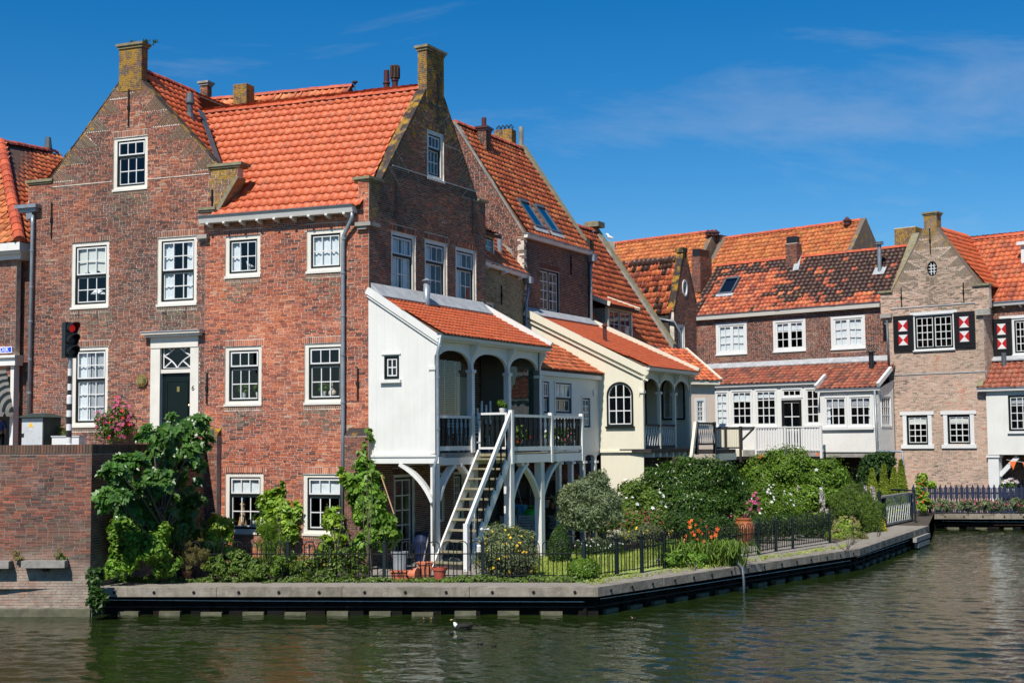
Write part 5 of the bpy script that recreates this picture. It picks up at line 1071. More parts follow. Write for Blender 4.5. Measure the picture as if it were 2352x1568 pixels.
# roof
eL, eR = PS.w(-.02, zE2 + .13, .26), PS.w(tE + .14, zE2 + .13, .26); tR = S.w(S.u(*Y2(1075, 305)), zT2, .03); tL = S.w(.05, zT2, .03); tR2 = S.w(tE + .1, zT2, .03)
roof(vr, [eL, eR, tR2, tL], .172, .215, 'tile_new', 300, rvf=lambda a, b, rng: min(1, max(0, rng.gauss(.55, .22))), gap=.4)
m = MB(); m.hull([tL + Vector((0, 0, .02)), tR2 + Vector((0, 0, .02)), tR2 + PS.n * .33 - Vector((0, 0, .12)), tL + PS.n * .33 - Vector((0, 0, .12))], [tL + Vector((0, 0, .26)), tR2 + Vector((0, 0, .26)), tR2 + PS.n * .34 - Vector((0, 0, .09)), tL + PS.n * .34 - Vector((0, 0, .09))]); m.build('lead_flashing', MT['lead'], vr)
m = MB(); m.bar(tR2 + Vector((0, 0, .13)) + PS.t * .06, eR + Vector((0, 0, .07)) + PS.t * .06, .14, .16); m.build('verge_board', MT['white'], vr)
fp = S.w(S.u(*Y2(514, 160)), S.z(*Y2(514, 262), .35), .35); m = MB(); m.sm = True; m.tube([fp - Vector((0, 0, .25)), fp + Vector((0, 0, .72))], .09, 14); m.build('zinc_flue', MT['zinc'], vr); m = MB(); m.lathe(fp, [(.15, .78), (.02, .86)], 14); m.tube([fp + Vector((0, 0, .7)), fp + Vector((0, 0, .79))], .03, 6); m.build('flue_cowl', MT['zinc'], vr)
# floor, ceiling, far end wall of the porch
m = MB(); m.hull([S.w(.0, zFl - .12, .02), PS.w(0, zFl - .12, 0), PS.w(tE, zFl - .12, 0), S.w(tE, zFl - .12, .02)], [S.w(.0, zFl, .02), PS.w(0, zFl, 0), PS.w(tE, zFl, 0), S.w(tE, zFl, .02)]); m.build('floor', MT['wood_grey'], vr)
ew = Fr((PS.w(tE - .05, 0).x, PS.w(tE - .05, 0).y), (-F.t.x, -F.t.y)); m = MB(); m.box(ew, 0, uP - .05, zFl, zhd, -.06, .0); m.build('end_wall', MT['interior'], vr)
for k in range(2):
 m = MB(); m.box(PS, -.02, tE + .05, zFl - .30, zFl - .121, -.16 - .9 * k, .03 - .9 * k); m.build('floor_beam', MT['white'], vr)
# posts and curved braces below
def brace(m, a, b, bulge, wd, th, side):
 pts = []
 for j in range(9):
  f = j / 8; p = a * ((1 - f) ** 2) + (a * .5 + b * .5 + bulge) * (2 * f * (1 - f)) + b * f * f; pts.append(p)
 for p, q in zip(pts[:-1], pts[1:]): m.bar(p, q, th, wd, side)
zgb = GZ - .1
def leg(parent, u, d, zt, fr=PS, w_=.17):
 m = MB(); m.box(fr, u - w_ / 2, u + w_ / 2, zgb, zt, d - w_ / 2, d + w_ / 2); return m.build('post', MT['white'], parent)
leg(vr, .08, -.06, zFl - .12); leg(vr, 2.05, -.1, zFl - .3)
for a, b, bl, sd in ((F.w(uP - .06, zb2 - .95, .0), F.w(uP - .95, zb2 - .02, .0), F.t * .16 + Vector((0, 0, .16)), F.n), (PS.w(.17, zFl - 1.15, -.06), PS.w(.95, zFl - .31, -.06), PS.t * -.14 + Vector((0, 0, .15)), PS.n), (PS.w(2.0, zFl - 1.15, -.06), PS.w(1.2, zFl - .31, -.06), PS.t * .14 + Vector((0, 0, .15)), PS.n)):
 m = MB(); brace(m, a, b, bl, .19, .09, sd); m.build('curved_brace', MT['white'], vr)
pipe(vr, [PS.w(-.06, zE2 + .05, .2), PS.w(-.04, zhd - .3, .10), PS.w(-.02, zFl - .02, .09), PS.w(-.1, zFl - .35, .02), PS.w(-.12, GZ + .55, .02)], .042, 'zinc', collars=[PS.z(*Y2(688, y)) for y in (805, 1080, 1205)])
# balustrades: flat splats with a waist
def splat(m, fr, u, z0, z1, d, w_=.085, th=.025):
 H_ = z1 - z0; pr = [(.5, 0), (.5, .12), (.30, .2), (.42, .42), (.5, .6), (.24, .76), (.24, .80), (.5, .86), (.5, 1)]
 poly = [(u + x * w_, z0 + y * H_) for x, y in pr] + [(u - x * w_, z0 + y * H_) for x, y in pr[::-1]]
 for i in range(len(pr) - 1):
  q = [(u - pr[i][0] * w_, z0 + pr[i][1] * H_), (u + pr[i][0] * w_, z0 + pr[i][1] * H_), (u + pr[i + 1][0] * w_, z0 + pr[i + 1][1] * H_), (u - pr[i + 1][0] * w_, z0 + pr[i + 1][1] * H_)]
  m.prism(fr, q, d - th / 2, d + th / 2)
def rail(parent, fr, u0_, u1_, z0, z1, d, n, splat_mat='sash', rmat='white', name='railing', w_=.085):
 m = MB(); m.box(fr, u0_, u1_, z1 - .07, z1, d - .05, d + .05); m.box(fr, u0_, u1_, z0, z0 + .11, d - .03, d + .03); ro = m.build(name, MT[rmat], parent)
 for k in range(n): s_ = MB(); splat(s_, fr, u0_ + (u1_ - u0_) * (k + .5) / n, z0 + .1, z1 - .06, d, w_); s_.build('baluster', MT[splat_mat], ro)
 return ro
zr1 = PS.z(*Y2(820, 1100)); rail(vr, PS, pu[0] + .07, pu[1] - .07, zFl + .06, zr1, -.05, 8)
# tall glass screens standing in the first and third arch
for k, mat in ((0, None), (2, 'glass_green')):
 a, b = pu[k] + pw_ / 2, pu[k + 1] - pw_ / 2
 for j in range(3): pane_at(vr, PS, a + (b - a) * j / 3 + .004, a + (b - a) * (j + 1) / 3 - .004, zr1, ztop_a - .25, -.12 - .02 * j, mat)
# open casement of the inner kitchen and door seen through the arches
m = MB(); m.box(S, 4.3, 5.2, zFl + .05, zFl + 2.1, .012, .03); m.build('inner_door', MT['tan'], vr)
# balcony and steep stair
bl = thing('balcony', 'white balcony with dark turned balusters in front of the porch', 'balcony', PS.w(4, GZ, .5))
tg, te, dO = 2.05, PS.u(*Y2(1815, 1200), 1.0), 1.0
m = MB(); m.box(PS, tg, te, zFl - .10, zFl - .03, .03, dO); m.build('deck', MT['tread'], bl)
m = MB(); m.box(PS, tg - .02, te + .04, zFl - .28, zFl - .06, dO - .04, dO + .04); m.build('fascia_beam', MT['white'], bl); m = MB(); m.box(PS, te, te + .05, zFl - .28, zFl - .06, .03, dO - .041); m.build('fascia_beam', MT['white'], bl)
zr2 = PS.z(*Y2(1560, 1098), dO); tm = PS.u(*Y2(1574, 1200), dO)
for u in (tg + .04, tm, te):
 m = MB(); m.box(PS, u - .055, u + .055, zFl - .3, zr2 + (.11 if u < tm else .07), dO - .055, dO + .056); m.build('newel_post', MT['white'], bl)
rail(bl, PS, tg + .1, tm - .055, zFl + .03, zr2, dO, 8, w_=.10); rail(bl, PS, tm + .055, te - .055, zFl + .03, zr2, dO, 9, w_=.10)
ef = Fr((PS.w(te, 0, dO).x, PS.w(te, 0, dO).y), (-PS.n.x, -PS.n.y)); rail(bl, ef, .06, dO - .02, zFl + .03, zr2, 0, 6, w_=.10)
for u, d in ((tg + .05, .92), (3.85, .9)): leg(bl, u, d, zFl - .28, w_=.2)
for a, b, bb in ((PS.w(3.75, zFl - 1.2, .9), PS.w(2.7, zFl - .29, .9), PS.t * .17), (PS.w(3.95, zFl - 1.2, .9), PS.w(4.9, zFl - .29, .9), PS.t * -.17), (PS.w(tg + .15, zFl - 1.2, .92), PS.w(tg + 1.0, zFl - .29, .92), PS.t * -.15)):
 m = MB(); brace(m, a, b, bb + Vector((0, 0, .17)), .16, .09, PS.n if abs(bb.dot(PS.t)) > .01 else PS.t); m.build('curved_brace', MT['white'], bl)
# gate across the head of the stair
gt = thing('stair_gate', 'white framed gate with black slats at the stair head', 'gate', PS.w(tg, zFl, .5))
GF = Fr((PS.w(tg, 0, .05).x, PS.w(tg, 0, .05).y), (PS.n.x, PS.n.y)); zg0, zg1 = zFl + .08, zFl + 1.02
m = MB(); frame_boxes(m, GF, (0.02, dO - .14, zg0, zg1), .055, -.02, .03); m.build('gate_frame', MT['bars'], gt)
for k in range(5): m = MB(); splat(m, GF, .12 + .15 * k, zg0 + .05, zg1 - .05, .0, .10); m.build('slat', MT['sash'], gt)
for z in (zg0 + .18, zg1 - .18): m = MB(); m.box(GF, -.03, .09, z - .02, z + .02, .031, .045); m.build('hinge', MT['galv'], gt)
# stair
sr = thing('garden_stair', 'steep white open stair from garden to balcony', 'stair', PS.w(.4, GZ, .5))
t0, t1, za, zb = -.22, tg, GZ + .02, zFl - .06; nst = 11
for d in (.06, dO - .02):
 m = MB(); a, b = PS.w(t0, za - .05, d), PS.w(t1 + .06, zb + .06, d); m.bar(a, b, .05, .22, PS.t * -1 + Vector((0, 0, 1))); m.build('stringer', MT['white'], sr)
for k in range(nst):
 f = (k + .55) / nst; u, z = t0 + (t1 - t0) * f, za + (zb - za) * f; m = MB(); m.box(PS, u - .11, u + .11, z - .02, z + .022, .085, dO - .045); m.build('tread', MT['tread'], sr)
m = MB(); m.box(PS, t0 - .06, t0 + .05, zgb, GZ + 1.12, dO - .06, dO + .05); m.build('newel_post', MT['bars'], sr)
m = MB(); m.bar(PS.w(t0, GZ + 1.05, dO), PS.w(tg, zr2 + .02, dO), .07, .12); m.build('handrail', MT['bars'], sr)
for k in range(7):
 f = (k + .7) / 7.4; a = PS.w(t0 + (t1 - t0) * f, za + (zb - za) * f + .1, dO); m = MB(); m.tube([a, a + Vector((0, 0, .22)), a + Vector((0, 0, .45)), a + Vector((0, 0, .65)), a + Vector((0, 0, .88))], [.022, .035, .02, .034, .02], 6); m.build('baluster', MT['sash'], sr)
m = MB(); m.hull([PS.w(-.1, GZ - .02, .03), PS.w(t0 + .3, GZ - .02, .03), PS.w(t0 + .3, GZ - .02, dO + .35), PS.w(-.1, GZ - .02, dO + .35)], [PS.w(-.1, GZ + .14, .03), PS.w(t0 + .3, GZ + .14, .03), PS.w(t0 + .3, GZ + .14, dO + .35), PS.w(-.1, GZ + .14, dO + .35)]); m.build('plinth', MT['wood_grey'], sr)
# ------------------------------------------------------------------ neighbour with the two roof lights
o4 = at_depth(1205, 700, 43.6); N4 = Fr((o4.x, o4.y), (S.t.x, S.t.y)); t4 = N4.u(1350, 650); z4 = N4.z(1275, 566)
nb = thing('roof_light_house', 'brown brick house with two roof lights in steep orange roof', 'house', N4.w(t4 / 2, GZ))
H = []; r4 = hole(N4.rect(Y1, 1325, 1460, 1098, 1392))
wall(nb, N4, [(0, GZ), (t4, GZ), (t4, z4 + .05), (0, z4 + .05)], H, 'brick_brown', nparts=150, course=.058)
window(nb, N4, r4, 2, 4, fwid=.03, fmat='sash', kind='pair', sw=.045, bw=.028, sill=False)
m = MB(); m.box(N4, r4[0] - .05, r4[1] + .05, r4[2] - .07, r4[2], -.1, .06); m.build('window_sill', MT['white'], nb)
room(nb, N4, .3, t4 - .3, [GZ, 3.6, 6.6, 9.8], 2.2)
gutter(nb, N4.w(-.05, z4, .02), N4.w(t4 + .1, z4, .02), N4.n, .16, .12, 'white', 'zinc', name='gutter')
for x, y0, y1 in ((Y1(1232, 0)[0], Y1(0, 925)[1], Y1(0, 1060)[1]), (Y1(1537, 0)[0], Y1(0, 995)[1], Y1(0, 1130)[1])): anchor(nb, N4, N4.u(x, y0), N4.z(x, y1), N4.z(x, y0))
inn = N4.n * -1
wR = 2.62; pk = N4.w(0, z4 + .15, -.0) + inn * wR; zpk4 = at_depth(1045, 282, pk.y).z
e0, e1 = N4.w(.05, z4 + .12, .14), N4.w(t4 - .05, z4 + .12, .14); k0 = N4.w(.05, zpk4, -wR); k1 = N4.w(t4 - .05, zpk4, -wR)
n4 = N4.t.cross(k0 - e0).normalized()
rl = []
def roof_poly(P0, e, s_, pts): return [((p - P0).dot(e), (p - P0).dot(s_)) for p in pts]
e_ = N4.t; s4_ = n4.cross(e_).normalized(); lights = []
for q in (((1145, 608), (1222, 630), (1354, 822), (1290, 806)), ((1258, 642), (1332, 668), (1468, 856), (1402, 838))):
 lights.append(roof_poly(e0, e_, s4_, [plane_hit(e0, n4, *Y1(*p)) for p in q]))
sk = []
for P in lights:
 a0, a1 = (P[0][0] + P[3][0]) / 2, (P[1][0] + P[2][0]) / 2; b0, b1 = (P[3][1] + P[2][1]) / 2, (P[0][1] + P[1][1]) / 2; sk.append((a0, a1, b0, b1))
roof(nb, [e0, e1, k1, k0], .215, .255, 'tile_old', 300, jit=.006, skip=[[(a - .02, c - .1), (b + .02, c - .1), (b + .02, d + .02), (a - .02, d + .02)] for a, b, c, d in sk])
def roof_light(parent, P0, e, s_, n, r, name='roof_light', gm='sky_glass', mat='zinc_dark'):
 a0, a1, b0, b1 = r; w_ = lambda a, b, h: P0 + e * a + s_ * b + n * h; m = MB()
 for (x0, x1, y0, y1, h) in ((a0, a0 + .07, b0, b1, .11), (a1 - .07, a1, b0, b1, .11), (a0 + .07, a1 - .07, b0, b0 + .08, .11), (a0 + .07, a1 - .07, b1 - .12, b1, .13)):
  m.hull([w_(x0, y0, -.03), w_(x1, y0, -.03), w_(x1, y1, -.03), w_(x0, y1, -.03)], [w_(x0, y0, h), w_(x1, y0, h), w_(x1, y1, h), w_(x0, y1, h)])
 o = m.build(name, MT[mat], parent); g_ = MB(); g_.face([w_(a0 + .06, b0 + .07, .085), w_(a1 - .06, b0 + .07, .085), w_(a1 - .06, b1 - .11, .085), w_(a0 + .06, b1 - .11, .085)]); g_.build('pane', MT[gm], o)
 l = MB(); l.hull([w_(a0 - .1, b0 - .18, .05), w_(a1 + .1, b0 - .18, .05), w_(a1 + .1, b0, .06), w_(a0 - .1, b0, .06)], [w_(a0 - .1, b0 - .18, .065), w_(a1 + .1, b0 - .18, .065), w_(a1 + .1, b0, .075), w_(a0 - .1, b0, .075)]); l.build('lead_apron', MT['lead'], o)
for r in sk: roof_light(nb, e0, e_, s4_, n4, r)
ridge(nb, k0, k1, .13)
# left flank: rough brick and render, right parapet
FL = Fr((o4.x, o4.y), (-inn.x, -inn.y)); zb4 = 5.5
wall(nb, FL, [(-wR * 2, zb4), (0, zb4), (0, z4 + .12), (-wR, zpk4), (-wR * 2, z4)], [], 'brick_brown', nparts=30, mortar='mortar', course=.06, thick=.2)
m = MB(); rg = [(-1.45, 6.5), (-.02, 6.5), (-.02, z4 - 1.2), (-.25, z4 - .9), (-.45, z4 - .35), (-.8, z4 - .1), (-1.1, z4 + .3), (-1.45, z4 + .2)]; m.prism(FL, rg, .0, .025); m.build('cement_patch', MT['cement'], nb)
m = MB(); m.bar(FL.w(.0, z4 + .16, -.1), FL.w(-wR, zpk4 + .03, -.1), .06, .25, FL.n); m.build('raking_coping', MT['cement'], nb)
m = MB(); q = [N4.w(t4, z4 - .1, .0), N4.w(t4, zpk4 - .1, -wR), N4.w(t4, zpk4 + .16, -wR), N4.w(t4, z4 + .26, .05)]; m.hull(q, [p + N4.t * .28 for p in q]); m.build('parapet', MT['cement'], nb)
m = MB(); m.bar(N4.w(t4 + .14, z4 + .28, .05), N4.w(t4 + .14, zpk4 + .18, -wR), .06, .3, N4.t); m.build('raking_coping', MT['coping'], nb)
m = MB(); m.box(N4, t4 - .05, t4 + .3, z4 + .02, z4 + .55, -.25, .12); m.build('shoulder_block', MT['brick_lichen'], nb)
m = MB(); m.hull([N4.w(t4 + .26, GZ, -.02), N4.w(t4 + .26, z4, -.02), N4.w(t4 + .26, zpk4 - .1, -wR), N4.w(t4 + .26, z4, -wR * 2), N4.w(t4 + .26, GZ, -wR * 2)], [N4.w(t4, GZ, -.02), N4.w(t4, z4, -.02), N4.w(t4, zpk4 - .1, -wR), N4.w(t4, z4, -wR * 2), N4.w(t4, GZ, -wR * 2)]); m.build('gable_wall', MT['brick_brown'], nb)
roof(nb, [N4.w(t4, z4, -wR * 2), N4.w(0, z4, -wR * 2), k0, k1], .215, .3, 'tile_old', 0)
# chimneys on that roof
for x, yb, yt, wpx, cp in ((1112, 330, 296, 22, True), (1160, 330, 300, 44, False)):
 pb = plane_hit(e0, n4, x, yb + 8) if cp else at_depth(x, yb, k1.y + .3); fc = Fr((pb.x, pb.y), (F.t.x, F.t.y)); wd = wpx / FPX * pb.y; zt_ = at_depth(x, yt, pb.y).z
 c_ = chimney(nb, (0, .2), fc, wd, .45, pb.z - .5, zt_, cls=not cp, cap=cp, mat='brick_brown' if cp else 'brick_lichen', capm='clay_pipe')
 if cp: m = MB(); m.tube([fc.w(0, zt_, 0), fc.w(0, at_depth(x, 271, pb.y).z, 0)], .085, 12); m.build('clay_flue', MT['clay_pipe'], c_)
 else:
  m = MB()
  for j in range(4):
   p = fc.w(-.24 + .16 * j, zt_, .0)
   for a in range(6): an = math.pi * a / 6; m.tube([p + Vector((math.cos(an) * .03, math.sin(an) * .03, 0)), p + Vector((math.cos(an) * .11, math.sin(an) * .11, .1)), p + Vector((0, 0, .22))], .006, 4, cap=False); m.tube([p - Vector((math.cos(an) * .03, math.sin(an) * .03, 0)), p + Vector((-math.cos(an) * .11, -math.sin(an) * .11, .1)), p + Vector((0, 0, .22))], .006, 4, cap=False)
  m.build('bird_guard', MT['iron'], c_)
pb = at_depth(1197, 352, k1.y + .5); m = MB(); m.tube([pb - Vector((0, 0, .6)), at_depth(1197, 292, k1.y + .5)], .085, 12); m.build('clay_flue', MT['cement'], nb)
hp = N4.w(t4 + .12, z4 - .02, .16); m = MB(); m.box(N4, t4 + .0, t4 + .24, z4 - .22, z4 + .03, .03, .27); m.build('rainwater_hopper', MT['zinc'], nb)
pipe(nb, [N4.w(t4 + .12, z4 - .2, .12), N4.w(t4 + .08, z4 - .5, .09), N4.w(t4 + .08, N4.z(1352, 740), .09), N4.w(t4 + .45, N4.z(1352, 740) - .25, .12)], .05, 'zinc', collars=(z4 - 1.2, z4 - 2.6))
# ------------------------------------------------------------------ small yellow-brick house between
o3 = at_depth(1112, 700, 40.3); v3 = Vector((o4.x, o4.y, 0)) - Vector((o3.x, o3.y, 0)); N3 = Fr((o3.x, o3.y), (v3.x, v3.y)); t3 = v3.length
yh = thing('yellow_brick_house', 'narrow yellow brick house squeezed between taller houses', 'house', N3.w(t3 / 2, GZ))
z3 = N3.z(*Y1(1090, 1125)); H = []; r3 = hole(N3.rect(Y1, 930, 1006, 1318, 1400), sill=False)
wall(yh, N3, [(-1.0, GZ), (t3, GZ), (t3, z3), (-1.0, z3)], H, 'brick_yellow', nparts=60, course=.06)
window(yh, N3, r3, 2, 2, fwid=.08, kind='fix', bw=.03); anchor(yh, N3, N3.u(*Y1(1053, 1270)), N3.z(*Y1(1053, 1340)), N3.z(*Y1(1053, 1205)))
gutter(yh, N3.w(-.8, z3 + .02, .02), N3.w(t3 + .05, z3 + .02, .02), N3.n, .15, .12, 'white', 'zinc', brackets=3)
in3 = N3.n * -1; a0, a1 = N3.w(-1.0, z3 + .12, .12), N3.w(t3, z3 + .12, .12); ris = Vector((0, 0, 1.9)) + in3 * 1.7
roof(yh, [a0, a1, a1 + ris, a0 + ris], .2, .25, 'tile_old', 80, jit=.008)
m = MB(); m.hull([N3.w(-1, GZ, -1.9), N3.w(t3, GZ, -1.9), N3.w(t3, GZ, -2.1), N3.w(-1, GZ, -2.1)], [N3.w(-1, z3 + 1.7, -1.9), N3.w(t3, z3 + 1.7, -1.9), N3.w(t3, z3 + 1.7, -2.1), N3.w(-1, z3 + 1.7, -2.1)]); m.build('rear_wall', MT['interior'], yh)
rd_ = N3.rect(Y1, 930, 1005, 855, 1060, -.25); D3 = N3.off(0, -.25); m = MB(); m.box(D3, rd_[0] - .5, rd_[1] + .02, rd_[2] - .5, rd_[3] + .05, -1.3, -.14); dm = m.build('dormer', MT['brick_brown'], yh)
wd3 = window(yh, D3, rd_, 2, 3, fwid=.08, kind='fix', d=.0, name='dormer_window'); q0 = D3.w(rd_[0] - .5, rd_[3] + .05, .18); roof(yh, [q0, D3.w(rd_[1] + .2, rd_[3] + .05, .18), D3.w(rd_[1] + .2, rd_[3] + .45, -1.2), D3.w(rd_[0] - .5, rd_[3] + .45, -1.2)], .2, .25, 'tile_old', 20, jit=.008, name='dormer_roof')
fb = a0 + (a1 - a0) * .78 + ris * .35; m = MB(); m.tube([fb - Vector((0, 0, .1)), fb + Vector((0, 0, .55))], .08, 12); m.lathe(fb, [(.14, .56), (.03, .66)], 12); m.build('zinc_flue', MT['zinc'], yh)
m = MB(); m.box(N3, t3 - .12, t3 + .12, z3 - .14, z3 + .08, .05, .28); m.build('rainwater_hopper', MT['zinc'], yh)
pipe(yh, [N3.w(t3, z3 - .1, .14), N3.w(t3 - .0, z3 - .45, .12), N3.w(t3 - .12, z3 - .75, .1), N3.w(t3 - .16, 4.4, .1)], .05, 'zinc', collars=(z3 - 1.5,))
# ------------------------------------------------------------------ low white link building behind the balcony
LK = PS.off(0, -.32); l0, l1 = tE + .05, PS.off(0, -.32).u(1392, 950); zL = LK.z(*Y2(1740, 800)); zLb = LK.z(*Y2(1750, 1395))
lk = thing('white_link_building', 'low white boarded link building with small tiled roof behind balcony', 'building', LK.w((l0 + l1) / 2, GZ))
hw = [LK.rect(Y2, 1508, 1565, 822, 1092), LK.rect(Y2, 1603, 1740, 832, 1095), LK.rect(Y2, 1818, 1886, 950, 1205)]
boards(lk, LK, [(l0, zLb), (l1, zLb), (l1, zL), (l0, zL)], 0, 'board', .16, hw)
window(lk, LK, hw[0], 2, (1, 1), fwid=.04, d=.02, fmat='white', kind='sash', bw=.03); window(lk, LK, hw[1], 3, (1, 1), fwid=.05, d=.02, fmat='white', bw=.03); window(lk, LK, hw[2], 2, 4, fwid=.05, d=.02, fmat='white', kind='fix', bw=.03)
m = MB(); m.box(LK, l0, l1 + .05, zL - .02, zL + .16, -.05, .12); m.build('cornice', MT['white'], lk)
e0_, e1_ = LK.w(l0 - .1, zL + .17, .16), LK.w(l1 + .1, zL + .17, .16); up3 = Vector((0, 0, 1.15)) - LK.n * 1.9
roof(lk, [e0_, e1_, e1_ + up3, e0_ + up3], .2, .25, 'tile_old', 120, jit=.006)
m = MB(); m.box(LK, l0, l1, GZ, zL, -2.3, -2.15); m.box(LK, l1, l1 + .1, zLb, zL + .2, -2.1, -.08); m.box(LK, l0, l1, zLb, zLb + .08, -2.1, -.08); m.build('inner_wall', MT['interior'], lk)
r = LK.rect(Y2, 1905, 1927, 900, 945); m = MB(); m.box(LK, r[0], r[1], r[2], r[3], .01, .03); m.build('vent', MT['white'], lk)
nA = 5
for k in range(nA):
 u0_, u1_ = l0 + 1.0 + (l1 - l0 - 1.0) * k / nA, l0 + 1.0 + (l1 - l0 - 1.0) * (k + 1) / nA; m = MB(); arch_head(m, LK, u0_ + .07, u1_ - .07, zLb - .22, zLb - .06, zLb + .005, -.06, -.01, 3); m.build('arch_board', MT['board'], lk)
 m = MB(); m.box(LK, u1_ - .07, u1_ + .07, GZ, zLb, -.14, -.005); m.build('post', MT['board'], lk); m = MB(); m.box(LK, u1_ - .11, u1_ + .11, zLb - .32, zLb - .25, -.18, .05); m.build('capital', MT['board'], lk)
gutter(lk, LK.w(l1 - .02, zL + .2, .1) + up3 * .93, LK.w(l1 - .02, zL + .14, .22), LK.t, .09, .08, 'zinc', 'zinc', name='raking_gutter')
m = MB(); m.box(LK, l1 - .14, l1 + .16, zL - .22, zL + .08, .12, .36); m.build('rainwater_hopper', MT['zinc'], lk)
pipe(lk, [LK.w(l1, zL - .2, .2), LK.w(l1 - .08, zL - .5, .12), LK.w(l1 - .1, GZ + .5, .1)], .05, 'zinc', collars=(zL - .9, zLb + .1))
# little tiled lean-to below it
sh = thing('tool_lean_to', 'small lean-to with red pantiles under the white link building', 'shelter', LK.w(l0 + 2.3, GZ, .5))
q0, q1 = on_z(1228, 1250, GZ), None; sp0 = at_depth(1218, 1095, 40.3); sp1 = at_depth(1330, 1080, 42.6); rr = (sp1 - sp0).normalized(); rr.z = 0; rr.normalize(); nn = Vector((rr.y, -rr.x, 0))
upv = Vector((0, 0, .34)) - nn * .55; sa_, sb_ = sp0 + Vector((0, 0, -.05)), sp0 + rr * (sp1 - sp0).length; sb_.z = sa_.z
roof(sh, [sa_, sb_, sb_ + upv, sa_ + upv], .21, .26, 'tile_brown', 60, jit=.015)
for p in (sa_ + upv * .1, sb_ + upv * .1): m = MB(); m.tube([Vector((p.x, p.y, GZ - .05)), p - Vector((0, 0, .05))], .05, 6); m.build('post', MT['wood_dark'], sh)
m = MB(); fs = Fr((sa_.x, sa_.y), (rr.x, rr.y)); m.box(fs, 0, (sb_ - sa_).length, GZ, sa_.z, -.75, -.7); m.build('back_boards', MT['wood_dark'], sh)
for z in (1.25, 1.95): m = MB(); m.box(fs, .05, (sb_ - sa_).length - .05, z, z + .04, -.68, -.1); m.build('shelf', MT['wood_dark'], sh)
# ------------------------------------------------------------------ cream veranda house
cc = at_depth(1480, 950, 42.1); CF = Fr((cc.x, cc.y), (F.t.x, F.t.y)); CS = Fr((cc.x, cc.y), (S.t.x, S.t.y))
cv = thing('cream_veranda', 'cream boarded veranda house with arched window and three arches', 'veranda', CF.w(-1, GZ))
cL_ = CF.u(1206, 720); zc0_, zc1_ = CF.z(1207, 728), CF.z(1480, 862)
aw0, aw1 = CF.u(*Y6(250, 250)), CF.u(*Y6(458, 250)); azb, azt = CF.z(*Y6(355, 400)), CF.z(*Y6(355, 52)); azs = azt - (aw1 - aw0) / 2 * .98
ap = [(aw0, azb), (aw1, azb)] + arch_pts(aw0, aw1, azs, azt)[::-1]
zbnd = CF.z(*Y6(380, 590))
boards(cv, CF, [(cL_, zbnd), (0, zbnd), (0, zc1_), (cL_, zc0_)], 0, 'cream', .2, [ap], name='side_wall')
boards(cv, CF, [(CF.u(1380, 1080), GZ - .1), (-.05, GZ - .1), (-.05, zbnd - .06), (CF.u(1380, 1080), zbnd - .06)], -.03, 'cream', .2, name='lower_wall')
m = MB(); m.box(CF, CF.u(1380, 1080), .04, zbnd - .06, zbnd + .0, -.06, .05); m.build('band_board', MT['cream'], cv)
def arch_window(parent, fr, u0_, u1_, zb_, zs_, zt_, cols, rws, fmat='sash', d=.0):
 m = MB(); out = [(u0_, zb_)] + arch_pts(u0_, u1_, zs_, zt_) + [(u1_, zb_)]; k = .06; inn_ = [(u0_ + k, zb_ + k)] + arch_pts(u0_ + k, u1_ - k, zs_, zt_ - k) + [(u1_ - k, zb_ + k)]; N = len(out)
 for i in range(N):
  j = (i + 1) % N; a, b, c, e = out[i], out[j], inn_[j], inn_[i]; m.hull([fr.w(*a, d - .08), fr.w(*b, d - .08), fr.w(*c, d - .08), fr.w(*e, d - .08)], [fr.w(*a, d + .03), fr.w(*b, d + .03), fr.w(*c, d + .03), fr.w(*e, d + .03)])
 o = m.build('arched_window', MT[fmat], parent); b = MB(); A = arch_pts(u0_ + k, u1_ - k, zs_, zt_ - k, 24); ztop = lambda u: max([za + (zb2_ - za) * ((u - ua_) / max(1e-6, ub_ - ua_)) for (ua_, za), (ub_, zb2_) in zip(A[:-1], A[1:]) if ua_ <= u <= ub_] or [zs_])
 for i in range(1, cols): u = u0_ + k + (u1_ - u0_ - 2 * k) * i / cols; b.box(fr, u - .016, u + .016, zb_ + k, ztop(u), d - .03, d + .005)
 for j in range(1, rws):
  z = zb_ + k + (zt_ - k - zb_ - k) * j / rws; iv = scan([(u0_ + k, zb_ + k)] + A + [(u1_ - k, zb_ + k)], z)
  for a, e in iv: b.box(fr, a, e, z - .016, z + .016, d - .028, d + .003)
 for (ua_, za), (ub_, zb2_) in zip(A[:-1], A[1:]): b.bar(fr.w(ua_, za - .015, d - .01), fr.w(ub_, zb2_ - .015, d - .01), .03, .03, fr.n)
 b.box(fr, u0_ + k, u0_ + k + .03, zb_ + k, zs_, d - .03, d + .004); b.box(fr, u1_ - k - .03, u1_ - k, zb_ + k, zs_, d - .03, d + .004); b.box(fr, u0_ + k, u1_ - k, zb_ + k, zb_ + k + .03, d - .03, d + .004); b.build('glazing_bars', MT['bars'], o)
 g_ = MB(); g_.face([fr.w(u0_ + k, zb_ + k, d - .02), fr.w(u1_ - k, zb_ + k, d - .02)] + [fr.w(u, z, d - .02) for u, z in A[::-1]]); g_.build('pane', MT['glass'], o); return o
arch_window(cv, CF, aw0, aw1, azb, azs, azt, 3, 3)
m = MB(); m.box(CF, aw0 - .04, aw1 + .04, azb - .06, azb, 0, .08); m.build('window_sill', MT['sash'], cv)
m = MB(); a, b = CF.w(cL_, zc0_ + .16, .05), CF.w(.15, zc1_ + .08, .05); m.bar(a, b, .1, .22); m.build('verge_board', MT['cream'], cv); m = MB(); m.bar(a - Vector((0, 0, .24)), b - Vector((0, 0, .24)), .05, .05); m.build('verge_moulding', MT['cream'], cv)
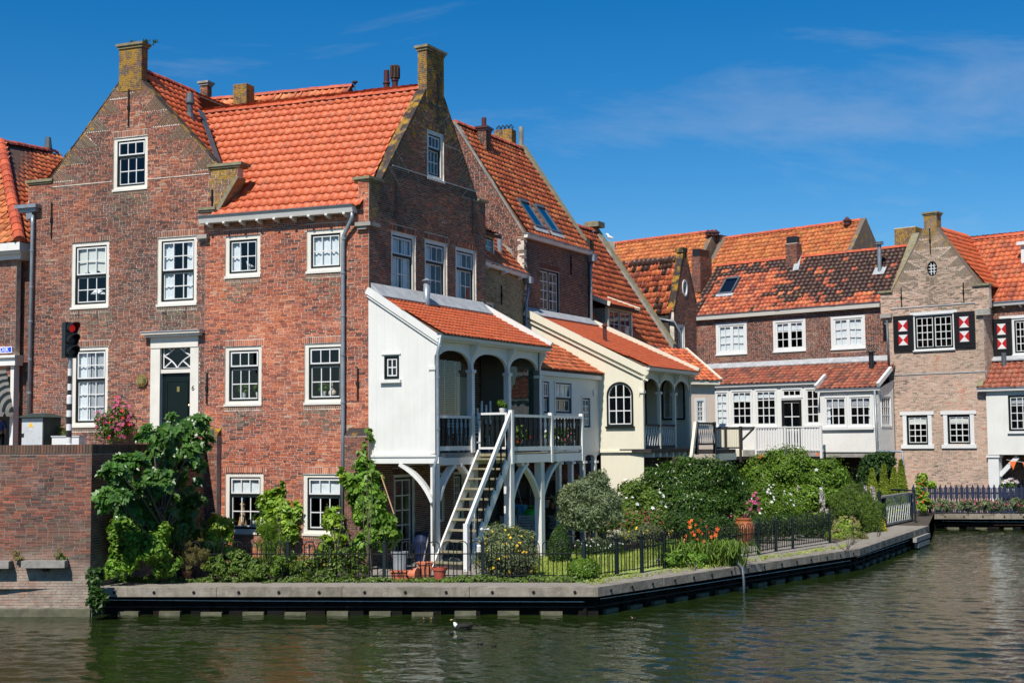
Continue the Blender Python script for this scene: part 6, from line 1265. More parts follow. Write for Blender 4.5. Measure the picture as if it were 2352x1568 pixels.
ct = [CS.u(*Y6(x, 250)) for x in (540, 670, 788, 901)]; zcs = CS.z(*Y6(670, 150)); zct = CS.z(*Y6(725, 38)); zcf = CS.z(*Y6(670, 575)); zce = CS.z(*Y4(750, 1262), .15); zcr_ = CS.z(*Y6(670, 385)); ctE = ct[3] + .1
for u in ct:
 m = MB(); m.box(CS, u - .05, u + .05, zcf, zcs, -.1, .0); m.build('post', MT['cream'], cv); m = MB(); m.box(CS, u - .09, u + .09, zcs, zcs + .08, -.14, .04); m.build('capital', MT['frame'], cv)
 m = MB(); pr = [(.0, 0), (.0, .3), (.2, .3), (.17, .22), (.05, .1)]; zq = zce - .32; m.hull([CS.w(u - .04, zq + y, x) for x, y in pr], [CS.w(u + .04, zq + y, x) for x, y in pr]); m.build('console', MT['cream'], cv)
for k in range(3): m = MB(); arch_head(m, CS, ct[k], ct[k + 1], zcs + .08, zct, zce, -.08, -.02, 2.0); m.build('arch_board', MT['cream'], cv)
m = MB(); m.box(CS, -.06, ctE + .1, zce, zce + .14, -.12, .13); m.build('fascia', MT['cream'], cv)
gutter(cv, CS.w(-.1, zce + .03, .12), CS.w(ctE + .15, zce + .03, .12), CS.n, .13, .1, 'frame', 'zinc_dark')
eL, eR = CS.w(.0, zce + .13, .25), CS.w(ctE + .12, zce + .13, .25); zq = zc0_ + .12; dq = (N4.o - CS.o).dot(CS.n); q0 = CS.w((CF.w(cL_, 0) - CS.o).dot(CS.t), zq, dq + .03); q1 = q0 + CS.t * (t4 + .3)
roof(cv, [eL, eR, q1 + Vector((0, 0, .0)), q0], .172, .215, 'tile_new', 300, jit=.003, rvf=lambda a, b, rng: min(1, max(0, rng.gauss(.45, .22))), gap=.2)
m = MB(); m.bar(q1 + CS.t * .07 + Vector((0, 0, .12)), eR + CS.t * .07 + Vector((0, 0, .06)), .13, .15); m.build('verge_board', MT['cream'], cv)
m = MB(); m.hull([q0 + Vector((0, 0, .02)), q1 + Vector((0, 0, .02)), q1 + CS.n * .3 - Vector((0, 0, .06)), q0 + CS.n * .3 - Vector((0, 0, .06))], [q0 + Vector((0, 0, .22)), q1 + Vector((0, 0, .22)), q1 + CS.n * .31 - Vector((0, 0, .03)), q0 + CS.n * .31 - Vector((0, 0, .03))]); m.build('lead_flashing', MT['lead'], cv)
fb = eL + (q0 - eL) * .52 + CS.t * 1.6; m = MB(); m.tube([fb, fb + Vector((0, 0, .5))], .07, 10); m.lathe(fb, [(.12, .5), (.02, .62)], 10); m.build('roof_flue', MT['clay_pipe'], cv)
m = MB(); m.box(CS, -.1, ctE, zcf - .12, zcf, -2.0, .25); m.build('floor', MT['wood_dark'], cv)
for k in range(7): m = MB(); m.box(CS, .15 + .55 * k, .25 + .55 * k, zcf - .26, zcf - .121, -1.5, .22); m.build('joist', MT['white'], cv)
m = MB(); m.box(CS, -.0, ctE + .2, GZ, zce + .3, -1.75, -1.6); m.box(CS, -.0, ctE, GZ, zcf - .3, -.9, -.7); m.build('inner_wall', MT['brick_brown'], cv)
ie = Fr((CS.w(ctE - .05, 0, -1.6).x, CS.w(ctE - .05, 0, -1.6).y), (F.t.x, F.t.y)); m = MB(); m.box(ie, .0, 1.55, zcf, zce, -.08, -.02); m.build('end_wall', MT['cream'], cv); arch_window(cv, ie, .55, 1.35, zcf + .95, zcf + 2.0, zcf + 2.45, 3, 3)
for k in range(2):
 a, b = ct[k] + .06, ct[k + 1] - .06; m = MB(); m.box(CS, a, b, zcr_ - .06, zcr_, -.08, -.0); m.box(CS, a, b, zcf + .04, zcf + .1, -.07, -.01); o = m.build('railing', MT['wood_dark'], cv)
 for j in range(6):
  u_a, u_b = a + (b - a) * j / 6, a + (b - a) * (j + 1) / 6
  for z_a, z_b in ((zcf + .1, zcr_ - .06), (zcr_ - .06, zcf + .1)): m = MB(); m.bar(CS.w(u_a, z_a, -.04 + (.012 if z_a < z_b else -.012)), CS.w(u_b, z_b, -.04 + (.012 if z_a < z_b else -.012)), .03, .012, CS.n); m.build('lattice_lath', MT['white'], o)
# landing beside the veranda
for k in (0,):
 m = MB(); m.box(CS, ctE - .3, ctE + 1.6, zcf - .2, zcf - .06, -.9, 1.0); m.build('landing', MT['wood_dark'], cv)
 m = MB(); m.box(CS, ctE - .3, ctE + 1.6, zcf - .42, zcf - .2, .94, 1.02); m.build('landing_fascia', MT['cream'], cv)
 u_a, u_b = CS.u(*Y6(958, 500), 1.0), CS.u(*Y6(1092, 480), 1.0); m = MB(); m.box(CS, u_a, u_b, zcr_ - .0, zcr_ + .06, .96, 1.04); m.box(CS, u_a, u_b, zcf + .1, zcf + .16, .96, 1.04); m.box(CS, u_a - .06, u_a, zcf - .2, zcr_ + .08, .95, 1.05); m.box(CS, u_b, u_b + .06, zcf - .2, zcr_ + .08, .95, 1.05); o = m.build('railing', MT['wood_dark'], cv)
 for j in range(8):
  x0, x1 = u_a + (u_b - u_a) * j / 8, u_a + (u_b - u_a) * (j + 1) / 8
  for z_a, z_b in ((zcf + .16, zcr_), (zcr_, zcf + .16)): m = MB(); m.bar(CS.w(x0, z_a, .99 if z_a < z_b else 1.012), CS.w(x1, z_b, .99 if z_a < z_b else 1.012), .035, .012, CS.n); m.build('lattice_lath', MT['white'], o)
 m = MB(); m.bar(CS.w(u_a - .1, zcr_ + .05, 1.0), CS.w(u_a - 1.3, GZ + .6, 1.0), .09, .14); m.build('stair_handrail', MT['cream'], cv)
# ------------------------------------------------------------------ house with the tall orange roof and parapet, behind the cream veranda
h5 = thing('parapet_house', 'house with long orange roof, grey raking parapet and small dormer', 'house', N4.w(8, GZ))
t5a, t5 = t4 + .3, N4.u(1536, 790); z5 = N4.z(1500, 800); w5 = 3.25; zp5 = at_depth(1366, 533, N4.w(t5, 0, -w5).y).z
e0, e1 = N4.w(t5a, z5, .15), N4.w(t5, z5, .15); k0, k1 = N4.w(t5a, zp5, -w5), N4.w(t5, zp5, -w5)
roof(h5, [e0, e1, k1, k0], .235, .29, 'tile_old', 260, jit=.012, rvf=lambda a, b, rng: rng.random() * .75); ridge(h5, k0, k1, .14)
roof(h5, [N4.w(t5, z5, -w5 * 2), N4.w(t5a, z5, -w5 * 2), k0, k1], .235, .3, 'tile_old', 0)
q = [N4.w(t5, z5 - .4, .1), N4.w(t5, zp5 - .1, -w5), N4.w(t5, zp5 + .22, -w5), N4.w(t5, z5 + .24, .2)]; m = MB(); m.hull(q, [p + N4.t * .3 for p in q]); m.build('parapet', MT['cement'], h5)
m = MB(); m.bar(N4.w(t5 + .15, zp5 + .24, -w5), N4.w(t5 + .15, z5 + .26, .2), .06, .32, N4.t); m.build('raking_coping', MT['coping'], h5); m = MB(); m.box(N4, t5 - .25, t5 + .4, zp5 + .2, zp5 + .42, -w5 - .35, -w5 + .3); m.build('ridge_stone', MT['coping'], h5)
wall(h5, N4, [(t5a, GZ), (t5, GZ), (t5, z5), (t5a, z5)], [], 'brick_brown', nparts=20, mortar='mortar_dark')
m = MB(); m.hull([N4.w(t5, GZ, 0), N4.w(t5, z5, 0), N4.w(t5, zp5, -w5), N4.w(t5, z5, -w5 * 2), N4.w(t5, GZ, -w5 * 2)], [N4.w(t5 + .28, GZ, 0), N4.w(t5 + .28, z5, 0), N4.w(t5 + .28, zp5, -w5), N4.w(t5 + .28, z5, -w5 * 2), N4.w(t5 + .28, GZ, -w5 * 2)]); m.build('gable_wall', MT['brick_brown'], h5)
gutter(h5, N4.w(N4.u(1452, 800), z5 - .12, .12), N4.w(t5 + .3, z5 - .12, .12), N4.n, .14, .12, 'cream', 'zinc')
# dormer
DF = N4.off(0, .05); rdm = DF.rect(Y4, 272, 440, 768, 992); m = MB(); m.box(DF, rdm[0] - .12, rdm[1] + .14, rdm[2] - .3, rdm[3] + .02, -2.4, -.13); dmo = m.build('dormer', MT['cement'], h5)
window(h5, DF, (rdm[0] - .12, rdm[1] + .14, rdm[2] - .08, rdm[3] + .08), 2, 2, fwid=.11, fmat='cream', kind='pair', d=.0, sw=.03, bw=.022, name='dormer_window')
q0, q1 = DF.w(rdm[0] - .35, rdm[3] + .1, .22), DF.w(rdm[1] + .3, rdm[3] + .1, .22); uq = Vector((0, 0, .85)) - DF.n * 2.2
roof(h5, [q0, q1, q1 + uq, q0 + uq], .2, .25, 'tile_new', 60, jit=.006, name='dormer_roof')
for p, sgn in ((q0, -1), (q1, 1)): m = MB(); m.bar(p + DF.t * .05 * sgn + Vector((0, 0, .02)), p + uq + DF.t * .05 * sgn + Vector((0, 0, .02)), .08, .16); m.build('dormer_verge', MT['cream'], h5)
curtain(DF, rdm[0], rdm[1], rdm[2], rdm[3], 'dark red curtain behind the small dormer window', 'cloth_red', -.1)
# ------------------------------------------------------------------ back row: house with the dark glazed roof
W7 = BK.off(0, -.6); V7 = BK.off(0, 1.0); BY = BK.off(0, 1.6); DK = BK.off(0, 2.3)
h7 = thing('glazed_roof_house', 'brick house with patchy black and orange tiled roof and white casements', 'house', W7.w(-6, GZ))
uA, uB = W7.u(1592, 780), W7.u(2046, 780); z7 = W7.z(1800, 722); zl7 = W7.z(1800, 835); H = []
ws = [hole(W7.rect(Y4, 1105, 1347, 862, 1112)), hole(W7.rect(Y4, 1553, 1808, 834, 1088)), hole(W7.rect(Y5, 228, 480, 943, 1190))]
wall(h7, W7, [(uA, GZ), (uB, GZ), (uB, z7 + .02), (uA, z7 + .02)], H, 'brick_brown', nparts=150, course=.058, blen=.22)
for r in ws: window(h7, W7, r, 2, 3, fwid=.13, fmat='bars', smat='bars', kind='pair', sw=.05, bw=.035, d=-.01)
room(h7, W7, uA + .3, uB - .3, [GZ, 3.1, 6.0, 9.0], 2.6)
gutter(h7, W7.w(uA - .1, z7, .02), W7.w(uB + .1, z7, .02), W7.n, .24, .2, 'frame', 'zinc_dark')
e0, e1 = W7.w(uA - .05, z7 + .2, .22), W7.w(uB + .2, z7 + .2, .22); w7 = 2.5; yk = W7.w((uA + uB) / 2, 0, -w7).y; zk = at_depth(1750, 590, yk).z; k0, k1 = W7.w(uA - .05, zk, -w7), W7.w(uB + .2, zk, -w7)
n7 = W7.t.cross(k0 - e0).normalized(); s7 = n7.cross(W7.t).normalized(); La = (e1 - e0).length; Lb = (k0 - e0).length
rw = roof_poly(e0, W7.t, s7, [plane_hit(e0, n7, *Y4(*p)) for p in ((1165, 522), (1275, 518), (1255, 640), (1152, 642))]); rwr = ((rw[0][0] + rw[3][0]) / 2, (rw[1][0] + rw[2][0]) / 2, (rw[2][1] + rw[3][1]) / 2, (rw[0][1] + rw[1][1]) / 2)
def dark7(a, b, rng):
 x, y = a / La, b / Lb; wob = .05 * math.sin(b * 4.1) + .04 * math.sin(b * 9.7 + 1)
 d = (y > .74 - .04 * math.sin(a * 3)) or (x > .41 + wob and y > .11 + .07 * math.sin(a * 2.3)) or (x < .035) or (.33 < x < .44 and y > .62 and False)
 return (1.0 if rng.random() < .9 else 0.0) if d else (1.0 if rng.random() < .03 else 0.0)
roof(h7, [e0, e1, k1, k0], .235, .27, 'tile_mix', 300, jit=.012, cls_fn=dark7, skip=[[(rwr[0] - .05, rwr[2] - .1), (rwr[1] + .05, rwr[2] - .1), (rwr[1] + .05, rwr[3] + .05), (rwr[0] - .05, rwr[3] + .05)]])
roof_light(h7, e0, W7.t, s7, n7, rwr); ridge(h7, k0, k1, .12, 'coping' if False else 'ridge')
roof(h7, [W7.w(uB + .2, z7, -w7 * 2), W7.w(uA, z7, -w7 * 2), k0, k1], .235, .3, 'tile_mix', 0)
m = MB(); m.hull([W7.w(uA, GZ, -.1), W7.w(uA, z7 + .1, -.1), W7.w(uA, zk - .1, -w7), W7.w(uA, z7, -w7 * 2), W7.w(uA, GZ, -w7 * 2)], [W7.w(uA + .2, GZ, -.1), W7.w(uA + .2, z7 + .1, -.1), W7.w(uA + .2, zk - .1, -w7), W7.w(uA + .2, z7, -w7 * 2), W7.w(uA + .2, GZ, -w7 * 2)]); m.build('gable_wall', MT['brick_brown'], h7)
pipe(h7, [W7.w(uA + .12, z7 + .02, .2), W7.w(uA + .14, z7 - .3, .08), W7.w(uA + .16, zl7 + .5, .08), W7.w(uA - .15, zl7 - .1, .1)], .05, 'zinc')
# chimney with black cowl, zinc flue, stack on the left verge, mossy parapet on the right
def stack(parent, px, pyb, pyt, wpx, P0, n, mat, box_py=None, fr=W7, dp=.5, cls=False, cap=False, depth=None):
 pb = plane_hit(P0, n, px, pyb) if depth is None else at_depth(px, pyb, depth); fc = Fr((pb.x, pb.y), (fr.t.x, fr.t.y)); wd = wpx / FPX * pb.y; zt_ = at_depth(px, pyt, pb.y).z
 c_ = chimney(parent, (0, .0), fc, wd, dp, pb.z - .4, zt_, mat, cap=cap, cls=cls)
 if box_py: m = MB(); zt2 = at_depth(px, box_py, pb.y).z; m.box(fc, -wd * .42, wd * .36, zt_, zt2, -dp * .9, -.04); m.build('cowl', MT['black'], c_)
 return c_
q = Y4(1697, 430); q2 = Y4(1697, 240); stack(h7, q[0], q[1], q2[1], 30, e0, n7, 'brick_brown', Y4(0, 186)[1])
m = MB(); pa, pb = plane_hit(e0, n7, *Y4(1765, 320)) + n7 * .1, plane_hit(e0, n7, *Y4(1735, 465)) + n7 * .09; m.bar(pa, pb, .3, .03, n7); m.build('lead_sheet', MT['lead'], h7)
q = Y5(588, 628); fb = plane_hit(e0, n7, *q); m = MB(); m.tube([fb, at_depth(*Y5(585, 420), fb.y)], .09, 12); t_ = at_depth(*Y5(585, 420), fb.y); m.tube([t_, t_ + Vector((0, 0, .04))], .2, 12); m.tube([t_ + Vector((0, 0, .09)), t_ + Vector((0, 0, .12))], .2, 12); m.build('zinc_flue', MT['zinc'], h7); m = MB(); m.bar(fb - s7 * .2 + n7 * .07, fb + s7 * .3 + n7 * .07, .55, .02, n7); m.build('lead_slate', MT['lead'], h7)
q = Y4(950, 560); stack(h7, q[0], q[1], Y4(0, 345)[1], 24, e0, n7, 'brick_brown', Y4(0, 286)[1], dp=1.1)
q_ = [W7.w(uB + .1, z7 - .1, .25), W7.w(uB + .1, zk + .25, -w7), W7.w(uB + .1, zk - .8, -w7), W7.w(uB + .1, z7 - .8, .2)]; m = MB(); m.hull([p + W7.t * .35 for p in q_], q_); m.build('parapet', MT['brick_lichen2'], h7)
m = MB(); m.bar(W7.w(uB + .28, z7 + .1, .3), W7.w(uB + .28, zk + .4, -w7), .45, .36, W7.t); m.build('raking_coping', MT['coping'], h7)
stack(h7, 2080, 590, 522, 52, None, None, 'brick_lichen', None, depth=yk - 1.0, cls=True, dp=.8)
# lean-to roof over veranda and bay
zv = V7.z(1770, 884); zby = BY.z(*Y5(380, 1495)); uV0 = V7.u(1644, 900); uBy0, uBy1 = BY.u(*Y7(162, 400)), BY.u(*Y7(618, 400))
lv = thing('white_veranda', 'white glazed veranda with tiled lean-to roof and deck', 'veranda', V7.w(-6, GZ))
l0, l1 = V7.w(uV0 - .05, zv + .1, .12), V7.w(uBy0 - .1, zv + .1, .12); c0, c1 = W7.w(uA + .25, zl7, .02), W7.w(uBy0 - .1, zl7, .02)
roof(lv, [l0, l1, c1, c0], .235, .27, 'tile_brown', 200, jit=.008)
y0, y1 = BY.w(uBy0 - .1, zby + .1, .14), BY.w(uBy1 + .1, zby + .1, .14); c2 = W7.w(uBy1 + .1, zl7, .02)
roof(lv, [y0, y1, c2, c1], .235, .27, 'tile_brown', 100, jit=.008)
m = MB(); m.hull([c0 + W7.n * .3 - Vector((0, 0, .12)), c2 + W7.n * .3 - Vector((0, 0, .12)), c2, c0], [c0 + W7.n * .31 - Vector((0, 0, .07)), c2 + W7.n * .31 - Vector((0, 0, .07)), c2 + Vector((0, 0, .16)), c0 + Vector((0, 0, .16))]); m.build('lead_flashing', MT['lead'], lv)
for p, q in ((y0, c1), (y1, c2)): m = MB(); m.bar(p + Vector((0, 0, .08)) + (BY.n * .06), q + (p - q) * (.62 if p is y0 else .45) + Vector((0, 0, .1)), .12, .18); m.build('verge_board', MT['bars'], lv)
fb = c2 + (y1 - c2) * .35 - W7.t * 1.0; m = MB(); m.tube([fb, fb + Vector((0, 0, .75))], .11, 10); m.tube([fb + Vector((0, 0, .7)), fb + Vector((0, 0, .76))], .2, 10); m.build('roof_flue', MT['black'], lv)
gutter(lv, V7.w(uV0 - .05, zv - .04, .04), V7.w(uBy0, zv - .04, .04), V7.n, .12, .1, 'bars', 'zinc_dark'); gutter(lv, BY.w(uBy0 - .15, zby - .05, .04), BY.w(uBy1 + .15, zby - .05, .04), BY.n, .12, .1, 'bars', 'zinc')
zdk = V7.z(*Y6(1500, 575)); vw = [V7.rect(Y6, 1098, 1208, 124, 405), V7.rect(Y6, 1224, 1396, 115, 405), V7.rect(Y6, 1412, 1588, 108, 405), V7.rect(Y6, 1618, 1786, 188, 560), V7.rect(Y6, 1618, 1784, 102, 180), V7.rect(Y6, 1803, 1928, 98, 395)]
boards(lv, V7, [(uV0, zdk - .5), (uBy0, zdk - .5), (uBy0, zv), (uV0, zv)], 0, 'board', .22, vw, name='front_wall')
for r, c, rr_ in ((vw[0], 2, 4), (vw[1], 3, 4), (vw[2], 3, 4), (vw[5], 2, 4)): window(lv, V7, r, c, rr_, fwid=.07, d=.04, fmat='bars', smat='bars', kind='fix', sw=.05, bw=.04)
window(lv, V7, vw[4], 3, 1, fwid=.06, d=.04, fmat='bars', smat='bars', kind='fix', sw=.04, bw=.04, sill=False)
window(lv, V7, (vw[3][0], vw[3][1], zdk, vw[3][3]), 2, 3, fwid=.03, d=.03, fmat='bars', smat='black', kind='fix', sw=.13, bw=.04, name='door', sill=False)
m = MB(); m.box(V7, uV0, uBy0, zdk - .5, zv, -1.5, -1.42); m.box(V7, uV0 - .06, uV0, zdk - .5, zv, -1.4, 0); m.build('inner_wall', MT['interior'], lv); m = MB(); m.box(V7, uV0, uBy0, zdk - .1, zdk - .02, -1.42, -.08); m.build('floor', MT['floor_in'], lv)
# bay
zyb = BY.z(*Y7(390, 602)); bw_ = [BY.rect(Y7, 188, 372, 163, 410), BY.rect(Y7, 380, 570, 158, 408)]
boards(lv, BY, [(uBy0, zyb), (uBy1, zyb), (uBy1, zby), (uBy0, zby)], 0, 'board', .16, bw_, name='bay_front')
for r in bw_: window(lv, BY, r, 3, 3, fwid=.07, d=.04, fmat='bars', smat='bars', kind='fix', sw=.04, bw=.04, sill=False)
m = MB(); m.box(BY, uBy0 + .02, bw_[1][1] + .05, bw_[0][2] - .1, bw_[0][2] - .01, .01, .12); m.build('bay_sill', MT['bars'], lv)
BS = BY.turn(uBy1, 0); sw_ = (.25, 1.25, bw_[1][2], bw_[1][3]); boards(lv, BS, [(.0, zyb), (1.62, zyb), (1.62, zby + .45), (.0, zby)], -.001, 'board', .2, [sw_], name='bay_side'); window(lv, BS, sw_, 4, 3, fwid=.06, d=.03, fmat='bars', smat='bars', kind='fix', sw=.04, bw=.035, sill=False)
m = MB(); m.box(BY, uBy0 - .05, uBy1 - .1, zyb, zyb + .08, -1.6, -.08); m.box(BY, uBy0, uBy0 + .08, zyb, zby, -1.5, -.08); m.box(BY, uBy0, uBy1, zyb, zby + .2, -1.6, -1.52); m.build('inner_wall', MT['interior'], lv)
m = MB(); m.box(BY, uBy0 - 2.5, uBy1, zyb - .22, zyb - .001, -.25, -.05); m.build('floor_beam', MT['wood_grey'], lv)
m = MB(); m.box(W7, uA, uB, GZ, zdk - .5, -.0, .1); m.build('undercroft_wall', MT['brick_brown'], lv)
for u in (uBy0 - 1.6, uBy0 + .3, uBy1 - .6): m = MB(); m.box(BY, u, u + .16, GZ - .05, zyb - .22, -.3, -.12); m.build('post', MT['wood_grey'], lv)
pipe(lv, [BY.w(uBy1 - .1, zby - .05, .1), BY.w(uBy1 - .06, zyb + .1, .1), BY.w(uBy1 - .04, zyb + .04, .1), BY.w(uBy1 + 1.0, zyb + .02, .0), BY.w(uBy1 + 1.05, zyb - .5, .0), BY.w(uBy1 + 1.05, GZ + .4, .0)], .05, 'zinc')
# deck and railings
uD0, uD1 = DK.u(*Y6(1420, 500)), DK.u(*Y6(1930, 500)); zrl = DK.z(*Y6(1680, 402)); zdd = DK.z(*Y6(1680, 600))
m = MB(); m.box(V7, V7.u(1600, 1000), uBy0, zdk - .16, zdk - .06, .02, 1.3); m.build('deck', MT['wood_grey'], lv)
m = MB(); m.box(DK, uD0 - 2.6, uD1, zdd - .2, zdd - .02, -.06, .0); m.build('deck_fascia', MT['wood_grey'], lv)
m = MB(); m.box(DK, uD0, uD1, zrl - .05, zrl, -.05, .05); m.box(DK, uD0, uD1, zdd + .05, zdd + .1, -.03, .03); rl = m.build('railing', MT['bars'], lv)
nP = 24
for k in range(nP + 1):
 u = uD0 + (uD1 - uD0) * k / nP; m = MB(); pst = k in (0, 11, nP); m.box(DK, u - (.045 if pst else .035), u + (.045 if pst else .035), zdd - (.3 if pst else -.02), zrl + (.02 if pst else -.04), -.012 - (.03 if pst else 0), .02 + (.03 if pst else 0)); m.build('baluster', MT['bars'], rl)
u0_, u1_ = DK.u(*Y6(1100, 480)), DK.u(*Y6(1300, 490)); z_a, z_b = DK.z(*Y6(1200, 407)), DK.z(*Y6(1200, 575))
m = MB(); m.box(DK, u0_, uD0 - .02, z_a - .06, z_a, -.05, .05); m.box(DK, u0_, u1_, z_b, z_b + .07, -.03, .03)
for u in ((u0_ + u1_) / 2 - .1, u1_): m.box(DK, u - .06, u + .06, z_b - .6, z_a + .03, -.06, .06)
m.bar(DK.w(u1_ + .05, z_a - .6, 0), DK.w(u1_ + .7, z_a - .05, 0), .07, .07); dr_ = m.build('dark_railing', MT['wood_dark'], lv)
for k in range(12): u = u0_ + (u1_ - u0_) * (k + .5) / 12; m = MB(); m.box(DK, u - .045, u + .045, z_b + .03, z_a - .03, -.02, .01); m.build('baluster', MT['cream'], dr_)
m = MB(); m.box(DK, u0_ - .3, u1_ + .1, z_b - .35, z_b - .06, -.05, .02); m.build('deck_fascia', MT['cream'], lv)
# tan annex beside the cream veranda
tn = thing('tan_annex', 'tan rendered annex with a small white window beside cream veranda', 'building', at_depth(1610, 1000, 50))
TA = Fr((at_depth(1588, 950, 49.5).x, at_depth(1588, 950, 49.5).y), (S.t.x * .75 + bdir.x * .5, S.t.y * .75 + bdir.y * .5)); uT = TA.u(1643, 950); zT = TA.z(1615, 880); rT = TA.rect(Y6, 940, 1026, 182, 385)
boards(tn, TA, [(-.4, GZ), (uT, GZ), (uT, zT), (-.4, zT)], 0, 'tan', .3, [rT]); window(tn, TA, rT, 2, 4, fwid=.09, d=.02, fmat='bars', smat='bars', kind='fix', sw=.03, bw=.03)
m = MB(); m.box(TA, -.4, uT + .1, zT - .05, zT + .1, -.02, .2); m.build('fascia', MT['cream'], tn); a, b = TA.w(-.6, zT + .1, .2), TA.w(uT + .1, zT + .1, .2); uq = Vector((0, 0, 1.3)) - TA.n * 2.4
roof(tn, [a, b, b + uq, a + uq], .2, .25, 'tile_old', 60, jit=.01); m = MB(); m.bar(b + TA.t * .05, b + uq + TA.t * .05, .1, .16); m.build('verge_board', MT['cream'], tn)
m = MB(); m.box(TA, -.4, uT, GZ, zT, -1.4, -1.3); m.box(TA, uT - .08, uT - .0, GZ, zT, -1.3, -.08); m.build('inner_wall', MT['interior'], tn)
# ------------------------------------------------------------------ gable with the round window
g1 = thing('round_window_house', 'small brick house with dark tiled roof and round gable window', 'house', at_depth(1570, 1000, 57))
o11 = at_depth(1548, 720, 56.0); G1 = Fr((o11.x, o11.y), (.56, .83)); gw = G1.u(1599, 700); zpg = G1.z(1572, 580); zeg = G1.z(1550, 715); um = G1.u(1573, 640)
ow = G1.hit(*Y4(860, 592)); ov = [(ow[0] + .24 * math.cos(a), ow[1] + .36 * math.sin(a)) for a in [2 * math.pi * k / 20 for k in range(20)]]
H = [dict(poly=ov)]; r = hole(G1.rect(Y4, 812, 862, 875, 1165), sill=False)
wall(g1, G1, [(0, GZ), (gw, GZ), (gw, zeg + .5), (um + .12, zpg), (um - .12, zpg), (0, zeg)], H, 'brick_brown', nparts=40, course=.06)
def ring(parent, fr, c, rx, rz, w_, d0, d1, mat, name='round_frame'):
 m = MB(); n = 24
 for k in range(n):
  a, b = 2 * math.pi * k / n, 2 * math.pi * (k + 1) / n; P = lambda an, f: (c[0] + (rx - f) * math.cos(an), c[1] + (rz - f) * math.sin(an))
  m.hull([fr.w(*P(a, 0), d0), fr.w(*P(b, 0), d0), fr.w(*P(b, w_), d0), fr.w(*P(a, w_), d0)], [fr.w(*P(a, 0), d1), fr.w(*P(b, 0), d1), fr.w(*P(b, w_), d1), fr.w(*P(a, w_), d1)])
 o = m.build(name, MT[mat], parent); g_ = MB(); g_.face([fr.w(c[0] + (rx - w_) * math.cos(2 * math.pi * k / n), c[1] + (rz - w_) * math.sin(2 * math.pi * k / n), d0 + .02) for k in range(n)]); g_.build('pane', MT['glass'], o); return o
ring(g1, G1, ow, .24, .36, .07, -.12, .03, 'bars'); window(g1, G1, r, 2, 5, fwid=.1, kind='fix', fmat='bars', smat='bars', sw=.03)
rdg = Vector((-bdir.x, -bdir.y, 0)); a0 = G1.w(-.1, zeg - .1, -.2); pk = G1.w(um, zpg - .15, -.2)
roof(g1, [a0 + rdg * 6, a0, pk, pk + rdg * 6], .235, .28, 'tile_mix', 140, jit=.015, cls_fn=lambda a, b, rng: 1.0 if rng.random() < (.75 if b > 2.0 or a < 2.6 else .12) else 0.0)
b0 = G1.w(gw + .1, zeg + .4, -.2); roof(g1, [b0, b0 + rdg * 6, pk + rdg * 6, pk], .235, .28, 'tile_mix', 0)
for q in ((-.02, zeg + .02, um - .1, zpg + .03), (gw, zeg + .5, um + .1, zpg + .03)): m = MB(); m.bar(G1.w(q[0], q[1], -.13), G1.w(q[2], q[3], -.13), .07, .3, G1.n); m.build('raking_coping', MT['brick_lichen'], g1)
m = MB(); m.box(G1, um - .22, um + .22, zpg, zpg + .2, -.32, .04); m.build('gable_cap', MT['brick_lichen'], g1)
for z in (zeg - .3,): m = MB(); m.hull([a0 + rdg * 6 - Vector((0, 0, 9)), a0 - Vector((0, 0, 9)), a0 - Vector((0, 0, .05)), a0 + rdg * 6 - Vector((0, 0, .05))], [p - G1.t * -.2 for p in (a0 + rdg * 6 - Vector((0, 0, 9)), a0 - Vector((0, 0, 9)), a0 - Vector((0, 0, .05)), a0 + rdg * 6 - Vector((0, 0, .05)))]); m.build('side_wall', MT['brick_brown'], g1)
pipe(g1, [a0 + rdg * .8 - Vector((0, 0, .1)) - G1.t * .1, G1.w(-.1, zeg - .45, .05), G1.w(.35, zeg - .9, .12), G1.w(.36, zeg - 4.2, .12)], .05, 'zinc')
# ------------------------------------------------------------------ far roofs
def far_roof(name, label, pa, pb, drop, mat, nparts, parapet=None):
 h = thing(name, label, 'house', Vector((pa.x, pa.y, GZ))); d = (pb - pa); d.z = 0; d.normalize(); n = Vector((d.y, -d.x, 0)); pb.z = pa.z
 lo_ = lambda p: p + n * drop * .85 - Vector((0, 0, drop)); bk_ = lambda p: p - n * drop * .85 - Vector((0, 0, drop))
 roof(h, [lo_(pa), lo_(pb), pb, pa], .24, .29, mat, nparts, jit=.012); roof(h, [bk_(pb), bk_(pa), pa, pb], .24, .3, mat, 0); ridge(h, pa, pb, .13)
 q = [lo_(pa), lo_(pb), bk_(pb), bk_(pa)]; m = MB(); m.hull([Vector((p.x, p.y, GZ)) for p in q], [p * .999 - Vector((0, 0, .1)) for p in q]); m.build('wall', MT['brick_brown'], h)
 for p, s_ in ((pa, -1), (pb, 1)): m = MB(); m.hull([lo_(p), bk_(p), p + Vector((0, 0, .12))], [lo_(p) + d * .28 * s_, bk_(p) + d * .28 * s_, p + d * .28 * s_ + Vector((0, 0, .12))]); m.build('gable_wall', MT['brick_lichen2'], h)
 return h, d, n
fa, fd, fn = far_roof('far_house', 'far orange roof with lichen between grey parapet and brick party wall', at_depth(1396, 562, 77), at_depth(1634, 543, 72.5), 5.0, 'tile_lichen', 200)
fb_, fd2, fn2 = far_roof('far_house', 'far orange roof behind the black tiles, ending in a brick chimney', at_depth(1668, 548, 72.2), at_depth(1978, 527, 66.5), 5.0, 'tile_lichen', 200)
